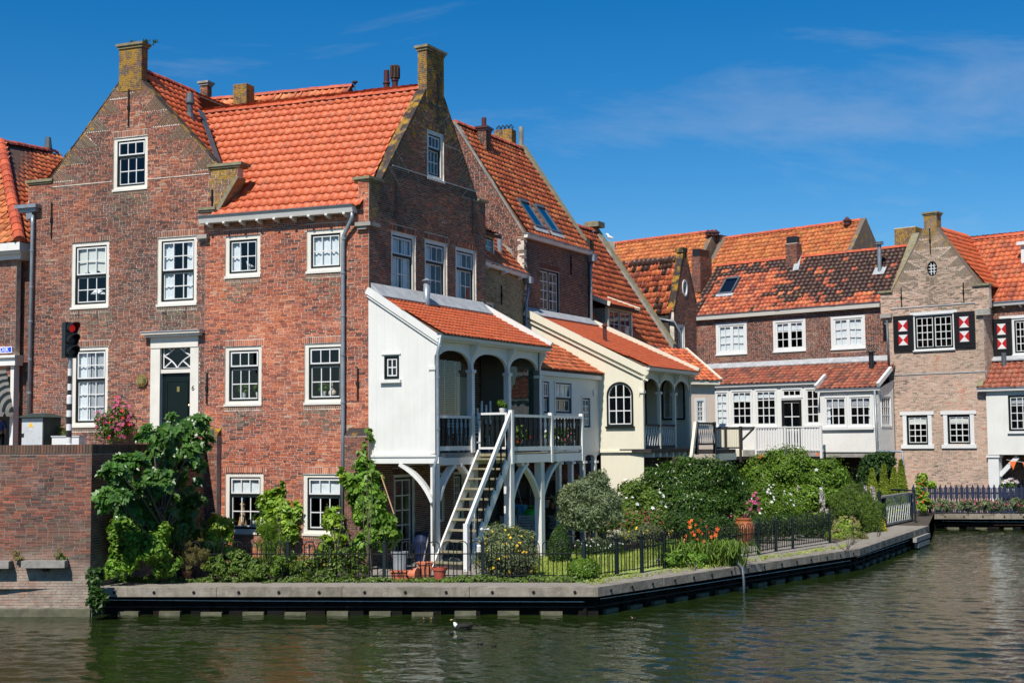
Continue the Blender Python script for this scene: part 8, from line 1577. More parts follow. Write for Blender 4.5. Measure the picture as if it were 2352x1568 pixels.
P('astilbe', 'astilbe with buff dry plumes at the quay bend', 'flowers', (1945, 1265), [(1945, 1215, 30, 30, 42.5), (1930, 1240, 32, 24, 42), (1965, 1240, 28, 20, 42)], 4200, .1, 'leaf_vine', 33, asp=.3, flowers=[('leaf_dry', 260, .05, .0)])
P('lady_mantle', 'lime yellow flowering clump beside the lattice gate', 'flowers', (2018, 1232), [(2015, 1208, 18, 18, 45.5), (2024, 1220, 14, 12, 45.2)], 1500, .06, 'leaf_lime', 34, flowers=[('fl_yellow', 60, .03, 0)], full=True)
P('pink_mallow', 'pink flowering mallow beside the brown urn', 'flowers', (1700, 1260), [(1690, 1190, 20, 24, 41), (1725, 1175, 18, 26, 41), (1735, 1150, 8, 20, 41)], 1000, .1, 'leaf_herb', 35, flowers=[('fl_pink', 26, .07, -.2)])
for k, (x, yb, yt, w_, lab) in enumerate(((2005, 1152, 1078, 18, 'first and leftmost of four conifers by the lattice gate'), (2032, 1154, 1068, 15, 'second of four conifers by the lattice gate'), (2056, 1156, 1076, 17, 'third and shorter of four conifers by the lattice gate'), (2072, 1156, 1058, 16, 'rightmost and tallest of four conifers by the gate'))):
 dep = 50.5 + .4 * k; b = at_depth(x, yb, dep); b.z = GZ; s_ = dep / FPX; H_ = at_depth(x, yt, dep).z - GZ; rg = random.Random(40 + k); t = thing('conifer', lab, 'conifer', b, group='clipped conifers by the lattice gate'); m = MB()
 for _ in range(3600):
  z = rg.random() ** 1.3; r = w_ * s_ * 1.15 * (min(1, (1 - z) * 1.35) ** .8) * rg.uniform(.75, 1.06); a = rg.uniform(0, 6.28); d = Vector((math.cos(a), math.sin(a), .9)); leaf(m, b + Vector((math.cos(a) * r, math.sin(a) * r, z * H_)), (Vector((math.cos(a), math.sin(a), .1)) + rdir(rg) * .5).normalized(), .10, rg, .4, -.9)
 m.build('crown', MT['leaf_conifer'], t); m = MB(); m.tube([b, b + Vector((0, 0, H_ * .9))], [.06, .01], 6); m.build('trunk', MT['bark'], t)
P('ivy_bush', 'dark ivy clad bush under the white bay', 'bush', (2010, 1160), [(2010, 1070, 40, 34, 53.5), (1995, 1105, 24, 40, 53.5), (2040, 1060, 18, 20, 53.5)], 3600, .12, 'leaf_ivy', 45, asp=.7, full=True)
pq = lambda x, y, d: at_depth(x, y, d)
def RP(name, label, cat, x, bl, n, size, lm, seed, **k):
 b = at_depth(x, 1175, bl[0][4]); b.z = GZ; return plant(name, label, cat, b, [blob(*q) for q in bl], n, size, lm, seed, zmin=GZ, **k)
RP('nasturtium', 'climbing nasturtium with red flowers at the blue fence end', 'flowers', 2118, [(2118, 1100, 14, 14, 54.2), (2112, 1130, 14, 20, 54), (2122, 1155, 16, 18, 53.8), (2138, 1112, 10, 8, 54.2)], 900, .14, 'leaf_vine', 46, asp=.9, flowers=[('fl_red', 7, .055, -.3), ('fl_orange', 3, .05, -.5)])
for k, (x0, x1) in enumerate(((2135, 2190), (2190, 2250), (2250, 2310), (2310, 2375))):
 RP('valerian', ('red valerian clump nearest the nasturtium, along the blue fence', 'second red valerian clump along the blue picket fence', 'third red valerian clump along the blue picket fence', 'red valerian clump at the frame edge below the blue fence')[k], 'flowers', (x0 + x1) / 2, [((x0 + x1) / 2 - 12, 1158, 20, 15, 53.8 - .1 * k), ((x0 + x1) / 2 + 12, 1160, 18, 14, 53.8 - .1 * k)], 1500, .10, 'leaf_grey', 47 + k, asp=.4, flowers=[('fl_crimson', 16, .04, -.2), ('fl_pink', 2, .04, -.2)], group='red valerian along the blue fence')
for k, (x, lab) in enumerate(((362, 'weed growing on the fender beam by the quay corner'), (100, 'dry weed growing on the fender beam near the frame edge'))):
 p = LF.w(LF.u(*Z3(x, 815)), LF.z(*Z3(x, 822)), .06); plant('wall_weed', lab, 'weeds', p, [(p + Vector((0, 0, .12)), .08, .05, .12), (p + Vector((.1, 0, .05)), .1, .05, .05)], 120, .06, 'leaf_dry' if k else 'leaf_herb', 130 + k, stem=3, rad=.005)
# pink rose on the street side
rb = F.w(F.u(262, 1000), STREET, .5); ro = [blob(*q) for q in ((255, 968, 34, 30, rb.y), (278, 950, 24, 26, rb.y), (235, 960, 18, 20, rb.y), (285, 985, 22, 26, rb.y), (270, 925, 6, 16, rb.y), (250, 990, 30, 26, rb.y))]
plant('rose_bush', 'pink climbing rose bush in front of the gable house', 'rose bush', rb, ro, 2600, .08, 'leaf_herb', 60, asp=.55, flowers=[('fl_pink', 100, .052, -.6), ('fl_red', 14, .05, -.9)], rad=.015)
# weeds and lawn blades
def scatter(name, label, quad, n, h, lm, seed, wd=.012, z=GZ - .01):
 rg = random.Random(seed); m = MB()
 for _ in range(n):
  a, b = rg.random(), rg.random(); p = (quad[0] * (1 - a) + quad[1] * a) * (1 - b) + (quad[3] * (1 - a) + quad[2] * a) * b; an = rg.uniform(0, 6.28); d = Vector((math.cos(an), math.sin(an), 0)); hh = h * rg.uniform(.4, 1.3); tip = Vector((p.x, p.y, z + hh)) + d * hh * .4; w_ = d.cross(Vector((0, 0, 1))) * wd
  m.face([Vector((p.x, p.y, z)) - w_, Vector((p.x, p.y, z)) + w_, tip], rg.random())
 return m.build(name, MT[lm], None, kind='stuff', label=label, cat='grass')
scatter('lawn_grass', 'short lawn grass behind the iron fence', [gp(1212, 1325), gp(1395, 1325), gp(1560, 1262), gp(1250, 1262)], 14000, .06, 'leaf_grass', 70, .008)
wm = MB(); rg = random.Random(71)
for x0, x1, y, dn in ((245, 420, 1334, 5), (420, 850, 1334, 3.5), (850, 1110, 1333, 6), (1110, 1380, 1333, 3.5)):
 for k in range(int((x1 - x0) * dn / 10)):
  p = gp(rg.uniform(x0, x1), y + rg.uniform(-7, 4) * rg.random()); r_ = rg.uniform(.03, .14) * (0.4 + abs(math.sin(p.x * 1.7) * math.cos(p.x * .63)))
  for j in range(14): d = rdir(rg); leaf(wm, p + Vector((d.x * r_, d.y * r_, abs(d.z) * r_ * .9)), (Vector((d.x, d.y - .3, .9))).normalized(), rg.uniform(.04, .09), rg, .6)
wm.build('weeds', MT['leaf_herb'], None, kind='stuff', label='green weeds growing along the gravel strip by the fence', cat='weeds')
sg_ = MB()
for k in range(260):
 t_ = rg.random(); a = Q[1] + (Q[2] - Q[1]) * t_ + Vector((-.2, .35 + rg.random() * .7, 0)); r_ = rg.uniform(.03, .09)
 for j in range(8): d = rdir(rg); leaf(sg_, Vector((a.x, a.y, GZ)) + Vector((d.x * r_, d.y * r_, abs(d.z) * r_)), Vector((d.x, d.y - .3, .9)).normalized(), rg.uniform(.03, .07), rg, .5)
sg_.build('path_weeds', MT['leaf_grass'], None, kind='stuff', label='tufts of dry weeds along the garden side path', cat='weeds')
# ------------------------------------------------------------------ iron hoop fence
def hoop_mesh():
 def mk():
  m = MB(); w_, H_ = .12, .80; R_ = .0115
  pts = [Vector((-w_, 0, 0)), Vector((-w_, 0, H_ - w_))] + [Vector((-w_ * math.cos(a), 0, H_ - w_ + w_ * math.sin(a))) for a in [math.pi * k / 10 for k in range(1, 10)]] + [Vector((w_, 0, H_ - w_)), Vector((w_, 0, 0))]
  m.tube(pts, R_, 5, cap=False); m.tube([Vector((0, 0, 0)), Vector((0, 0, .62)), Vector((0, 0, .645)), Vector((0, 0, .66)), Vector((0, 0, .68)), Vector((0, 0, .72)), Vector((0, 0, .77))], [R_, R_, .017, .012, .02, .014, .003], 5)
  return share('hoop', m.v, m.f, MT['iron'], True)
 return shared('hoop', mk)
def hoop_fence(label, pts, posts, group=None):
 a, b = pts; f = thing('iron_fence', label, 'fence', a); d = (b - a); L_ = d.length; d.normalize(); nH = max(1, int(round(L_ / .335))); me = hoop_mesh(); sx = Matrix(((d.x, -d.y, 0, 0), (d.y, d.x, 0, 0), (0, 0, 1, 0), (0, 0, 0, 1)))
 for k in range(nH): piece('hoop', me, f, Matrix.Translation(a + d * (L_ * (k + .5) / nH) + Vector((0, 0, .06))) @ sx)
 for z in (.10, .58): m = MB(); m.tube([a + Vector((0, 0, z)), b + Vector((0, 0, z))], .013, 5); m.build('rail', MT['iron'], f)
 for t_ in posts:
  p = a + d * L_ * t_; m = MB(); fr = Fr((p.x, p.y), (d.x, d.y)); m.box(fr, -.03, .03, GZ - .05, GZ + .82, -.03, .03); m.lathe(Vector((p.x, p.y, GZ + .82)), [(.03, 0), (.045, .02), (.02, .05), (.012, .12), (.002, .17)], 8); m.build('post', MT['iron_green'], f)
def fz(x, y): p = gp(x, y); return p
FP = [fz(395, 1331), fz(661, 1331), fz(883, 1332), fz(1110, 1331), fz(1341, 1331), fz(1416, 1321), fz(1474, 1314), fz(1526, 1304), fz(1742, 1273), fz(1782, 1265), fz(1821, 1259), fz(1906, 1246)]
FLAB = ['black hoop fence panel below the fig tree', 'black hoop fence panel before the herb bed and low windows', 'black hoop fence panel before the terracotta pots and stair foot', 'black hoop fence panel before the yellow daisy bush', 'short black hoop fence panel beside the boxwood ball', 'black hoop fence panel before the lawn gate', 'black hoop gate panel between the paired posts', 'long black hoop fence panel before the day lilies', 'short black hoop panel, first of two before the urn', 'short black hoop panel, second of two before the urn', 'last black hoop fence panel before the low hedge']
for i in range(len(FP) - 1): hoop_fence(FLAB[i], (FP[i] + (FP[i + 1] - FP[i]).normalized() * .03, FP[i + 1]), (0.0, 1.0) if i in (4, 5, 6, 8, 9) else (1.0,), 'iron hoop fence panels')
# white lattice gate and dark rail at the garden end
lg = thing('lattice_fence', 'white trellis fence panel in a dark frame by the quay end', 'fence', gp(2060, 1215)); a, b = at_depth(2022, 1215, 47.0), at_depth(2093, 1198, 50.5); a.z = b.z = GZ; d = (b - a); L_ = d.length; d.normalize(); LFr = Fr((a.x, a.y), (d.x, d.y)); H_ = 1.0
m = MB(); m.box(LFr, 0, L_, GZ + .04, GZ + .10, -.04, .04); m.box(LFr, 0, L_, GZ + H_, GZ + H_ + .07, -.07, .07); m.build('frame', MT['wood_grey'], lg)
for u in (0, .5, L_): m = MB(); m.box(LFr, u - .06, u + .06, GZ - .05, GZ + H_ + (.25 if u == 0 else .05), -.06, .06); m.build('post', MT['iron_green'], lg)
nL = 11
for k in range(nL):
 u0_, u1_ = .55 + (L_ - .65) * k / nL, .55 + (L_ - .65) * min(nL, k + 1.5) / nL
 for s_ in (0, 1): m = MB(); m.bar(LFr.w(u0_, GZ + (.1 if s_ else H_), .01 + .02 * s_), LFr.w(u1_, GZ + (H_ if s_ else .1), .01 + .02 * s_), .035, .012, LFr.n); m.build('lattice_lath', MT['bars'], lg)
hr = thing('handrail', 'dark green tubular handrail at the end of the quay', 'handrail', at_depth(2100, 1200, 50.8)); a = at_depth(2103, 1205, 49.8); a.z = GZ; b = at_depth(2078, 1150, 51.5); m = MB(); zt_ = GZ + 1.15; m.tube([a, Vector((a.x, a.y, zt_)), Vector((a.x - .55, a.y + 1.2, zt_))], .035, 8); m.build('rail', MT['iron_green'], hr)
# blue picket fence
bf = thing('picket_fence', 'dark blue picket fence with shaped pales on the far quay', 'fence', RQ[0]); pa, pb = at_depth(2096, 1172, 55.6), at_depth(2420, 1176, 54.6); pa.z = pb.z = GZ; d = pb - pa; L_ = d.length; d.normalize(); PFr = Fr((pa.x, pa.y), (d.x, d.y)); n_ = 26
for z in (.25, .78): m = MB(); m.box(PFr, 0, L_, GZ + z, GZ + z + .07, -.05, -.01); m.build('rail', MT['navy'], bf)
def pale_mesh():
 m = MB(); fr = Fr((0, 0), (1, 0)); pr = [(.06, .02), (.06, .42), (.03, .50), (.03, .56), (.065, .64), (.065, .98), (.075, 1.02), (.03, 1.08), (.02, 1.16)]
 for (x0, z0), (x1, z1) in zip(pr[:-1], pr[1:]): m.hull([fr.w(-x0, z0, 0), fr.w(x0, z0, 0), fr.w(x1, z1, 0), fr.w(-x1, z1, 0)], [fr.w(-x0, z0, .03), fr.w(x0, z0, .03), fr.w(x1, z1, .03), fr.w(-x1, z1, .03)])
 return share('pale', m.v, m.f, MT['navy'])
pm = pale_mesh(); sm_ = share('thin_pale', [(x * .04, y * .02, z * 1.0 + .02) for x, y, z in [(a_, b_, c_) for c_ in (0, 1) for b_ in (-.5, .5) for a_ in (-.5, .5)]], [(0, 1, 5, 4), (2, 6, 7, 3), (0, 4, 6, 2), (1, 3, 7, 5), (4, 5, 7, 6)], MT['navy']); sx = Matrix(((d.x, -d.y, 0, 0), (d.y, d.x, 0, 0), (0, 0, 1, 0), (0, 0, 0, 1)))
for k in range(n_):
 piece('pale', pm, bf, Matrix.Translation(pa + d * (L_ * (k + .3) / n_)) @ sx); piece('thin_pale', sm_, bf, Matrix.Translation(pa + d * (L_ * (k + .8) / n_)) @ sx)
# ------------------------------------------------------------------ traffic light, cabinet, planter on the street
tb_ = at_depth(158, 1018, 32.3); tb_.z = STREET
tl_ = thing('traffic_light', 'black traffic light showing red on a black and white striped pole', 'traffic light', tb_)
dep = tb_.y; zp = lambda zy: at_depth(*Z2(480, zy), dep).z; xs_ = tb_.x
bands = [(1520, 1478, 'bars'), (1478, 1430, 'black'), (1430, 1385, 'bars'), (1385, 1335, 'black'), (1335, 1290, 'bars'), (1290, 1245, 'black'), (1245, 1200, 'bars')]
m = MB(); m.tube([Vector((xs_, dep, STREET)), Vector((xs_, dep, zp(1519)))], .066, 16); m.build('pole_band', MT['bars'], tl_, smooth=True)
for a, b, mt in bands: m = MB(); m.tube([Vector((xs_, dep, zp(a))), Vector((xs_, dep, zp(b)))], .066, 16); m.build('pole_band', MT[mt], tl_)
m = MB(); m.lathe(Vector((xs_, dep, zp(1200))), [(.066, 0), (.066, .02), (.05, .06)], 16); m.build('pole_collar', MT['bars'], tl_)
for a, b, mt in ((1190, 1150, 'black'), (1150, 1105, 'bars'), (1105, 1050, 'black'), (1050, 1000, 'bars'), (1000, 925, 'zinc')): m = MB(); m.tube([Vector((xs_, dep, zp(a))), Vector((xs_, dep, zp(b)))], .05, 16); m.build('pole_band', MT[mt], tl_)
z0, z1 = zp(925), zp(678); TF = Fr((xs_ - .12, dep - .03), (.80, .60)); hw_ = .17; ud = .05   # face looks to the right
fdir = Vector((.72, -.69, 0)).normalized(); TF = Fr((xs_, dep), (-fdir.y, fdir.x)); m = MB()
pr = [(-.16, z0), (.16, z0), (.16, z1), (-.16, z1)]; m.prism(TF, pr, -.12, .05); m.build('signal_housing', MT['black'], tl_)
for k in range(3):
 zc = z1 - (z1 - z0) * (k + .5) / 3; c = TF.w(0, zc, .055); n = TF.n; x = TF.t; y = Vector((0, 0, 1)); R_ = (z1 - z0) / 6 * .88
 m = MB(); m.hull([c + (x * math.cos(a) + y * math.sin(a)) * R_ * .75 for a in [2 * math.pi * j / 16 for j in range(16)]], [c + n * .02 + (x * math.cos(a) + y * math.sin(a)) * R_ * .6 for a in [2 * math.pi * j / 16 for j in range(16)]]); m.build('lens', MT['red_lens' if k == 0 else 'black'], tl_, smooth=False)
 m = MB(); N_ = 18
 for j in range(N_):
  a0, a1 = math.radians(-50 + 280 * j / N_), math.radians(-50 + 280 * (j + 1) / N_); ln = lambda a: .10 + .17 * max(0, math.sin(a)) ** .7
  q = lambda a, l, r: c + (x * math.cos(a) + y * math.sin(a)) * r + n * l - y * .0
  m.hull([q(a0, 0, R_), q(a1, 0, R_), q(a1, ln(a1), R_), q(a0, ln(a0), R_)], [q(a0, 0, R_ + .012), q(a1, 0, R_ + .012), q(a1, ln(a1), R_ + .012), q(a0, ln(a0), R_ + .012)])
 m.build('hood', MT['black'], tl_)
cb = at_depth(49, 1018, 33.2); CB = Fr((cb.x, cb.y), (.97, -.24)); zc1 = CB.z(75, 958); cw_ = CB.u(100, 990); cab = thing('utility_cabinet', 'grey electricity cabinet with a dark green roof by the rainwater pipe', 'cabinet', CB.w(cw_ / 2, STREET))
m = MB(); m.box(CB, 0, cw_, STREET, zc1, -.75, 0); m.build('cabinet_body', MT['cab_green'], cab); m = MB(); m.box(CB, .02, cw_ - .02, STREET + .05, zc1 - .02, .001, .02); m.build('cabinet_door', MT['cabinet'], cab)
m = MB(); a = .12; zr_ = zc1; m.hull([CB.w(-a, zr_, a), CB.w(cw_ + a, zr_, a), CB.w(cw_ + a, zr_, -.87), CB.w(-a, zr_, -.87)], [CB.w(cw_ * .2, zr_ + .1, -.2), CB.w(cw_ * .8, zr_ + .1, -.2), CB.w(cw_ * .8, zr_ + .1, -.55), CB.w(cw_ * .2, zr_ + .1, -.55)]); m.build('cabinet_roof', MT['cab_green'], cab)
u, z = CB.hit(*Z2(219, 1392)); m = MB(); m.prism(CB, [(u - .07, z - .05), (u + .07, z - .05), (u, z + .08)], .0201, .024); m.build('warning_triangle', MT['yellow'], cab); text(cab, '45', CB.w(u, z - .12, .022), CB, .11, 'bars', 'cabinet_number')
m = MB(); u, z = CB.hit(*Z2(163, 1465)); m.box(CB, u - .04, u + .03, z - .04, z + .05, .0201, .03); m.build('cabinet_lock', MT['black'], cab)
pl = thing('planter_box', 'low white planter box behind the quay wall by the pole', 'planter', at_depth(150, 1018, 33.0)); PB = Fr((at_depth(119, 1018, 33.0).x, 33.0), (1, -.1)); zp1 = PB.z(150, 1003); m = MB(); m.box(PB, 0, PB.u(181, 1010), STREET, zp1, -.4, 0); m.build('box', MT['bars'], pl); m = MB(); m.box(PB, -.02, PB.u(181, 1010) + .02, zp1, zp1 + .03, -.42, .02); m.build('rim', MT['cabinet'], pl)
plant('street_weed', 'straggling green weed between cabinet and planter box', 'weeds', at_depth(140, 1018, 33.6) * 1.0, [blob(140, 985, 8, 14, 33.6), blob(146, 998, 10, 8, 33.5)], 140, .08, 'leaf_herb', 80, stem=3, rad=.006)
# person just inside the shop door
def person(label, base_, H_, shirt, trousers, faceY=-1):
 t = thing('person', label, 'person', base_); s_ = H_ / 1.75; J = {'pel': (0, 0, .95), 'wst': (0, 0, 1.1), 'chs': (0, -.01, 1.3), 'nck': (0, 0, 1.46), 'hd': (0, -.02, 1.56), 'top': (0, -.01, 1.70), 'sl': (-.17, 0, 1.40), 'el': (-.23, .02, 1.13), 'wl': (-.25, -.05, .90), 'hl': (-.25, -.08, .80), 'sr': (.17, 0, 1.40), 'er': (.23, .02, 1.13), 'wr': (.25, -.05, .90), 'hr': (.25, -.08, .80), 'kl': (-.10, -.02, .50), 'al': (-.10, .02, .09), 'tl': (-.10, -.14, .04), 'kr': (.10, -.02, .50), 'ar': (.10, .02, .09), 'tr': (.10, -.14, .04), 'ql': (-.10, 0, .88), 'qr': (.10, 0, .88)}
 E = [('pel', 'wst'), ('wst', 'chs'), ('chs', 'nck'), ('nck', 'hd'), ('hd', 'top'), ('chs', 'sl'), ('sl', 'el'), ('el', 'wl'), ('wl', 'hl'), ('chs', 'sr'), ('sr', 'er'), ('er', 'wr'), ('wr', 'hr'), ('pel', 'ql'), ('ql', 'kl'), ('kl', 'al'), ('al', 'tl'), ('pel', 'qr'), ('qr', 'kr'), ('kr', 'ar'), ('ar', 'tr')]
 Rd = {'pel': (.15, .11), 'wst': (.13, .095), 'chs': (.16, .11), 'nck': (.055, .055), 'hd': (.085, .10), 'top': (.06, .07), 'sl': (.065, .065), 'sr': (.065, .065), 'el': (.045, .045), 'er': (.045, .045), 'wl': (.033, .033), 'wr': (.033, .033), 'hl': (.035, .02), 'hr': (.035, .02), 'kl': (.06, .06), 'kr': (.06, .06), 'al': (.045, .045), 'ar': (.045, .045), 'tl': (.04, .03), 'tr': (.04, .03), 'ql': (.09, .09), 'qr': (.09, .09)}
 def grow(name, keys, grow_by, mat):
  ks = [k for k in J if k in keys]; me = bpy.data.meshes.new(name); me.from_pydata([Vector(J[k]) * s_ for k in ks], [(ks.index(a), ks.index(b)) for a, b in E if a in ks and b in ks], []); o = bpy.data.objects.new(name, me); COL.objects.link(o); sk_ = o.modifiers.new('skin', 'SKIN'); sv = me.skin_vertices[0].data
  for i, k in enumerate(ks): sv[i].radius = (Rd[k][0] * s_ + grow_by, Rd[k][1] * s_ + grow_by)
  sv[0].use_root = True; o.modifiers.new('sub', 'SUBSURF').levels = 2; dg = bpy.context.evaluated_depsgraph_get(); me2 = bpy.data.meshes.new_from_object(o.evaluated_get(dg)); bpy.data.objects.remove(o); me2.materials.clear(); me2.materials.append(MT[mat]); me2.polygons.foreach_set('use_smooth', [True] * len(me2.polygons)); o2 = bpy.data.objects.new(name, me2); o2.color = (0, 0, 0, 1); COL.objects.link(o2); o2.parent = t; ORG[o2.name] = ORG[t.name]; return o2
 grow('body', set(J), 0, 'skin'); grow('shirt', {'pel', 'wst', 'chs', 'sl', 'sr', 'el', 'er'}, .012, shirt); grow('trousers', {'pel', 'ql', 'qr', 'kl', 'kr', 'al', 'ar'}, .012, trousers)
 h = MB(); h.sm = True; c = Vector(base_) + Vector((0, .02, 1.66)) * s_; h.lathe(c, [(.001, -.10 * s_), (.10 * s_, -.06 * s_), (.112 * s_, 0), (.09 * s_, .06 * s_), (.02 * s_, .09 * s_)], 14); h.build('hair', MT['hair'], t)
 f = MB(); e = Vector(base_) + Vector((0, -.115, 1.585)) * s_; f.lathe(e + Vector((0, -.015, -.02)) * s_, [(.004, -.02), (.016, -.012), (.006, .03)], 8); f.build('nose', MT['skin'], t)
 for sx in (-1, 1): g_ = MB(); g_.lathe(e + Vector((sx * .035, .01, .015)) * s_, [(.002, -.008), (.011, 0), (.002, .008)], 8); g_.build('eye', MT['black'], t)
 return t
person('child in a blue shirt standing in the dark shop doorway', SF.w(SF.u(-2, 1000, -.9), STREET, -.9), 1.42, 'denim', 'black')
# ------------------------------------------------------------------ curtains, blinds and window ornaments
def part_of(r, a, b, c, d, fw_=.13): u0_, u1_, z0, z1 = r[0] + fw_, r[1] - fw_, r[2] + fw_, r[3] - fw_; return u0_ + (u1_ - u0_) * a, u0_ + (u1_ - u0_) * b, z0 + (z1 - z0) * c, z0 + (z1 - z0) * d
CU = [(F, w1, 0, 1, .58, 1, 'pale scalloped roller blind in the upper window above the traffic light', 'cloth_beige', 'blind', 1), (F, w2, 0, .33, 0, 1, 'white curtain at the left of the window above the green door', 'cloth', 'curtain', 0), (F, w2, .72, 1, 0, 1, 'white curtain at the right of the window above the green door', 'cloth', 'curtain', 0),
      (F, w3, 0, .42, 0, 1, 'pale lace curtain behind the striped pole', 'cloth', 'curtain', 0), (F, w3, .45, 1, 0, 1, 'grey lace curtain behind the pink rose bush', 'cloth_grey', 'curtain', 0), (F, f1, 0, .36, 0, 1, 'white curtain in the small upper window nearer the gable house', 'cloth', 'curtain', 0), (F, f1, .9, 1, 0, 1, 'sliver of white curtain in the upper window nearer the gable house', 'cloth', 'curtain', 0), (F, f2_, 0, 1, 0, 1, 'full white net curtain in upper window beside the downpipe', 'cloth', 'curtain', 0),
      (F, f5, 0, 1, .66, 1, 'white roller blind in the low window nearer the fig tree', 'cloth', 'blind', 1), (F, f6, 0, 1, .66, 1, 'white roller blind in the low window nearer the buttress', 'cloth', 'blind', 1), (S, s1, 0, .5, 0, 1, 'blue white net curtain in the first gable side window', 'cloth', 'curtain', 0), (S, s1, .6, 1, 0, 1, 'second net curtain in the first gable side window', 'cloth', 'curtain', 0), (S, s2, 0, .4, 0, 1, 'net curtain in the middle gable side window', 'cloth', 'curtain', 0), (S, s3, .0, .45, 0, 1, 'net curtain in the last gable side window', 'cloth', 'curtain', 0), (S, s4, 0, .4, 0, 1, 'blue curtain in the attic gable window', 'plastic_navy', 'curtain', 0),
      (W7, ws[0], 0, 1, 0, 1, 'white blind filling the first white casement of the back house', 'cloth', 'blind', 1), (W7, ws[1], 0, 1, .66, 1, 'white blind half drawn in the middle casement', 'cloth', 'blind', 1), (W7, ws[2], 0, 1, 0, 1, 'white slatted blind in casement beside the shuttered house', 'cloth', 'blind', 1), (V7, vw[0], 0, 1, 0, 1, 'white blind in the narrow veranda window', 'cloth', 'blind', 1), (V7, vw[1], 0, 1, .68, 1, 'white blind half drawn in the second veranda window', 'cloth', 'blind', 1), (V7, vw[2], 0, 1, .78, 1, 'white blind near the top of the third veranda window', 'cloth', 'blind', 1), (BY, bw_[0], 0, 1, .68, 1, 'pale slatted blind in the left bay window', 'cloth_grey', 'blind', 1), (BY, bw_[1], 0, 1, .68, 1, 'pale slatted blind in the right bay window', 'cloth_grey', 'blind', 1), (BY, bw_[0], 0, .2, 0, .68, 'white curtain tied at the left bay window', 'cloth', 'curtain', 0), (BY, bw_[1], .82, 1, 0, .68, 'white curtain tied at the right bay window', 'cloth', 'curtain', 0),
      (BK, lw1, 0, 1, .72, 1, 'pale blind in the low window nearer the bay', 'cloth_beige', 'blind', 1), (BK, lw2, 0, 1, .76, 1, 'pale blind in the low window nearer the post', 'cloth_beige', 'blind', 1), (V9, rv9, 0, 1, .78, 1, 'grey blind in the window of the white overhang', 'cloth_grey', 'blind', 1), (LK, hw[0], 0, 1, 0, 1, 'grey slatted blind in the narrow link building window', 'cloth_grey', 'blind', 1), (LK, hw[1], 0, 1, .5, 1, 'white slatted blind in the wide link building window', 'cloth', 'blind', 1), (LK, hw[2], 0, .5, 0, 1, 'white curtain in the small link building window', 'cloth', 'curtain', 0)]
for fr, r, a, b, c, d, lab, mt, cat, flat in CU:
 u0_, u1_, z0, z1 = part_of(r, a, b, c, d, .10 if fr in (F, S) else .05); curtain(fr, u0_, u1_, z0, z1, lab, mt, d=-.15 if fr in (F, S, W7) else -.10, waves=.6 if flat else None, cat=cat, name='blind' if flat else 'curtain', scallop=.09 if 'scallop' in lab else 0)
def pot_plant(label, fr, u, z, d, s_, seed, lm='leaf_herb', pm='bars', sub=None):
 t = thing('potted_plant', label, 'plant', fr.w(u, z, d)); p = fr.w(u, z, d); m = MB(); m.lathe(p, [(.07 * s_, 0), (.1 * s_, .16 * s_), (.09 * s_, .17 * s_)], 12); m.build('pot', MT[pm], t); rg = random.Random(seed); f = MB(); foliage(f, [(p + Vector((0, 0, .3 * s_)), .17 * s_, .15 * s_, .16 * s_)], 200, .08 * s_, rg, 8, .7); f.build('foliage', MT[lm], t)
zf3, zf4, zf5, zf6 = f3[2] + .18, f4[2] + .18, f5[2] + .18, f6[2] + .18
pot_plant('round green plant at the left in window beside the green door', F, f3[0] + .42, zf3, -.25, .9, 1); pot_plant('round green plant at the right in window beside the green door', F, f3[1] - .22, zf3, -.25, .9, 2); pot_plant('spiky plant in the window beside the downpipe', F, f4[0] + .42, zf4, -.25, .8, 3, 'leaf_bright'); pot_plant('small plant in white pot in the low window nearer the fig', F, f5[1] - .4, zf5, -.25, .8, 4, 'leaf_ivy'); pot_plant('leafy plant in white pot in the low window nearer the buttress', F, f6[0] + .62, zf6, -.25, 1.3, 5)
vs = thing('vase', 'pale bottle vase in the window beside the downpipe', 'vase', F.w(f4[0] + .68, zf4, -.25)); m = MB(); m.sm = True; m.lathe(F.w(f4[0] + .68, zf4, -.25), [(.06, 0), (.105, .06), (.10, .13), (.03, .2), (.022, .34), (.03, .36)], 16); m.build('vase_body', MT['tan'], vs)
lpz = w1[2] + .5; tl2 = thing('table_lamp', 'table lamp with white pleated shade in the upper left window', 'lamp', F.w((w1[0] + w1[1]) / 2, w1[2] + .12, -.4)); p = F.w((w1[0] + w1[1]) / 2, w1[2] + .1, -.4); m = MB(); m.lathe(p, [(.08, 0), (.03, .05), (.02, .3)], 12); m.build('lamp_base', MT['brass'], tl2); m = MB(); m.lathe(p + Vector((0, 0, .3)), [(.24, 0), (.07, .17)], 16); m.build('lamp_shade', MT['cloth'], tl2)
fg = thing('straw_figure', 'straw doll with blue head in low window by the fig tree', 'ornament', F.w(f5[0] + .36, zf5, -.28)); p = F.w(f5[0] + .36, zf5, -.28); m = MB(); m.lathe(p, [(.13, 0), (.06, .35), (.05, .48), (.08, .55), (.03, .64)], 12); m.build('straw_body', MT['wood'], fg); m = MB(); m.lathe(p + Vector((0, 0, .62)), [(.02, 0), (.09, .06), (.08, .12), (.02, .17)], 12); m.build('head', MT['plastic_blue'], fg)
gl_ = thing('gull_figure', 'small white gull figure in the upper window', 'ornament', F.w(f1[0] + .62, f1[2] + .15, -.22)); p = F.w(f1[0] + .62, f1[2] + .16, -.22); m = MB(); m.sm = True; m.tube([p + Vector((.12, 0, .12)), p + Vector((.03, 0, .14)), p + Vector((-.05, 0, .19)), p + Vector((-.06, 0, .27)), p + Vector((-.11, 0, .28))], [.01, .05, .035, .035, .006], 8); m.tube([p, p + Vector((0, 0, .12))], .01, 5); m.build('gull_body', MT['bars'], gl_)
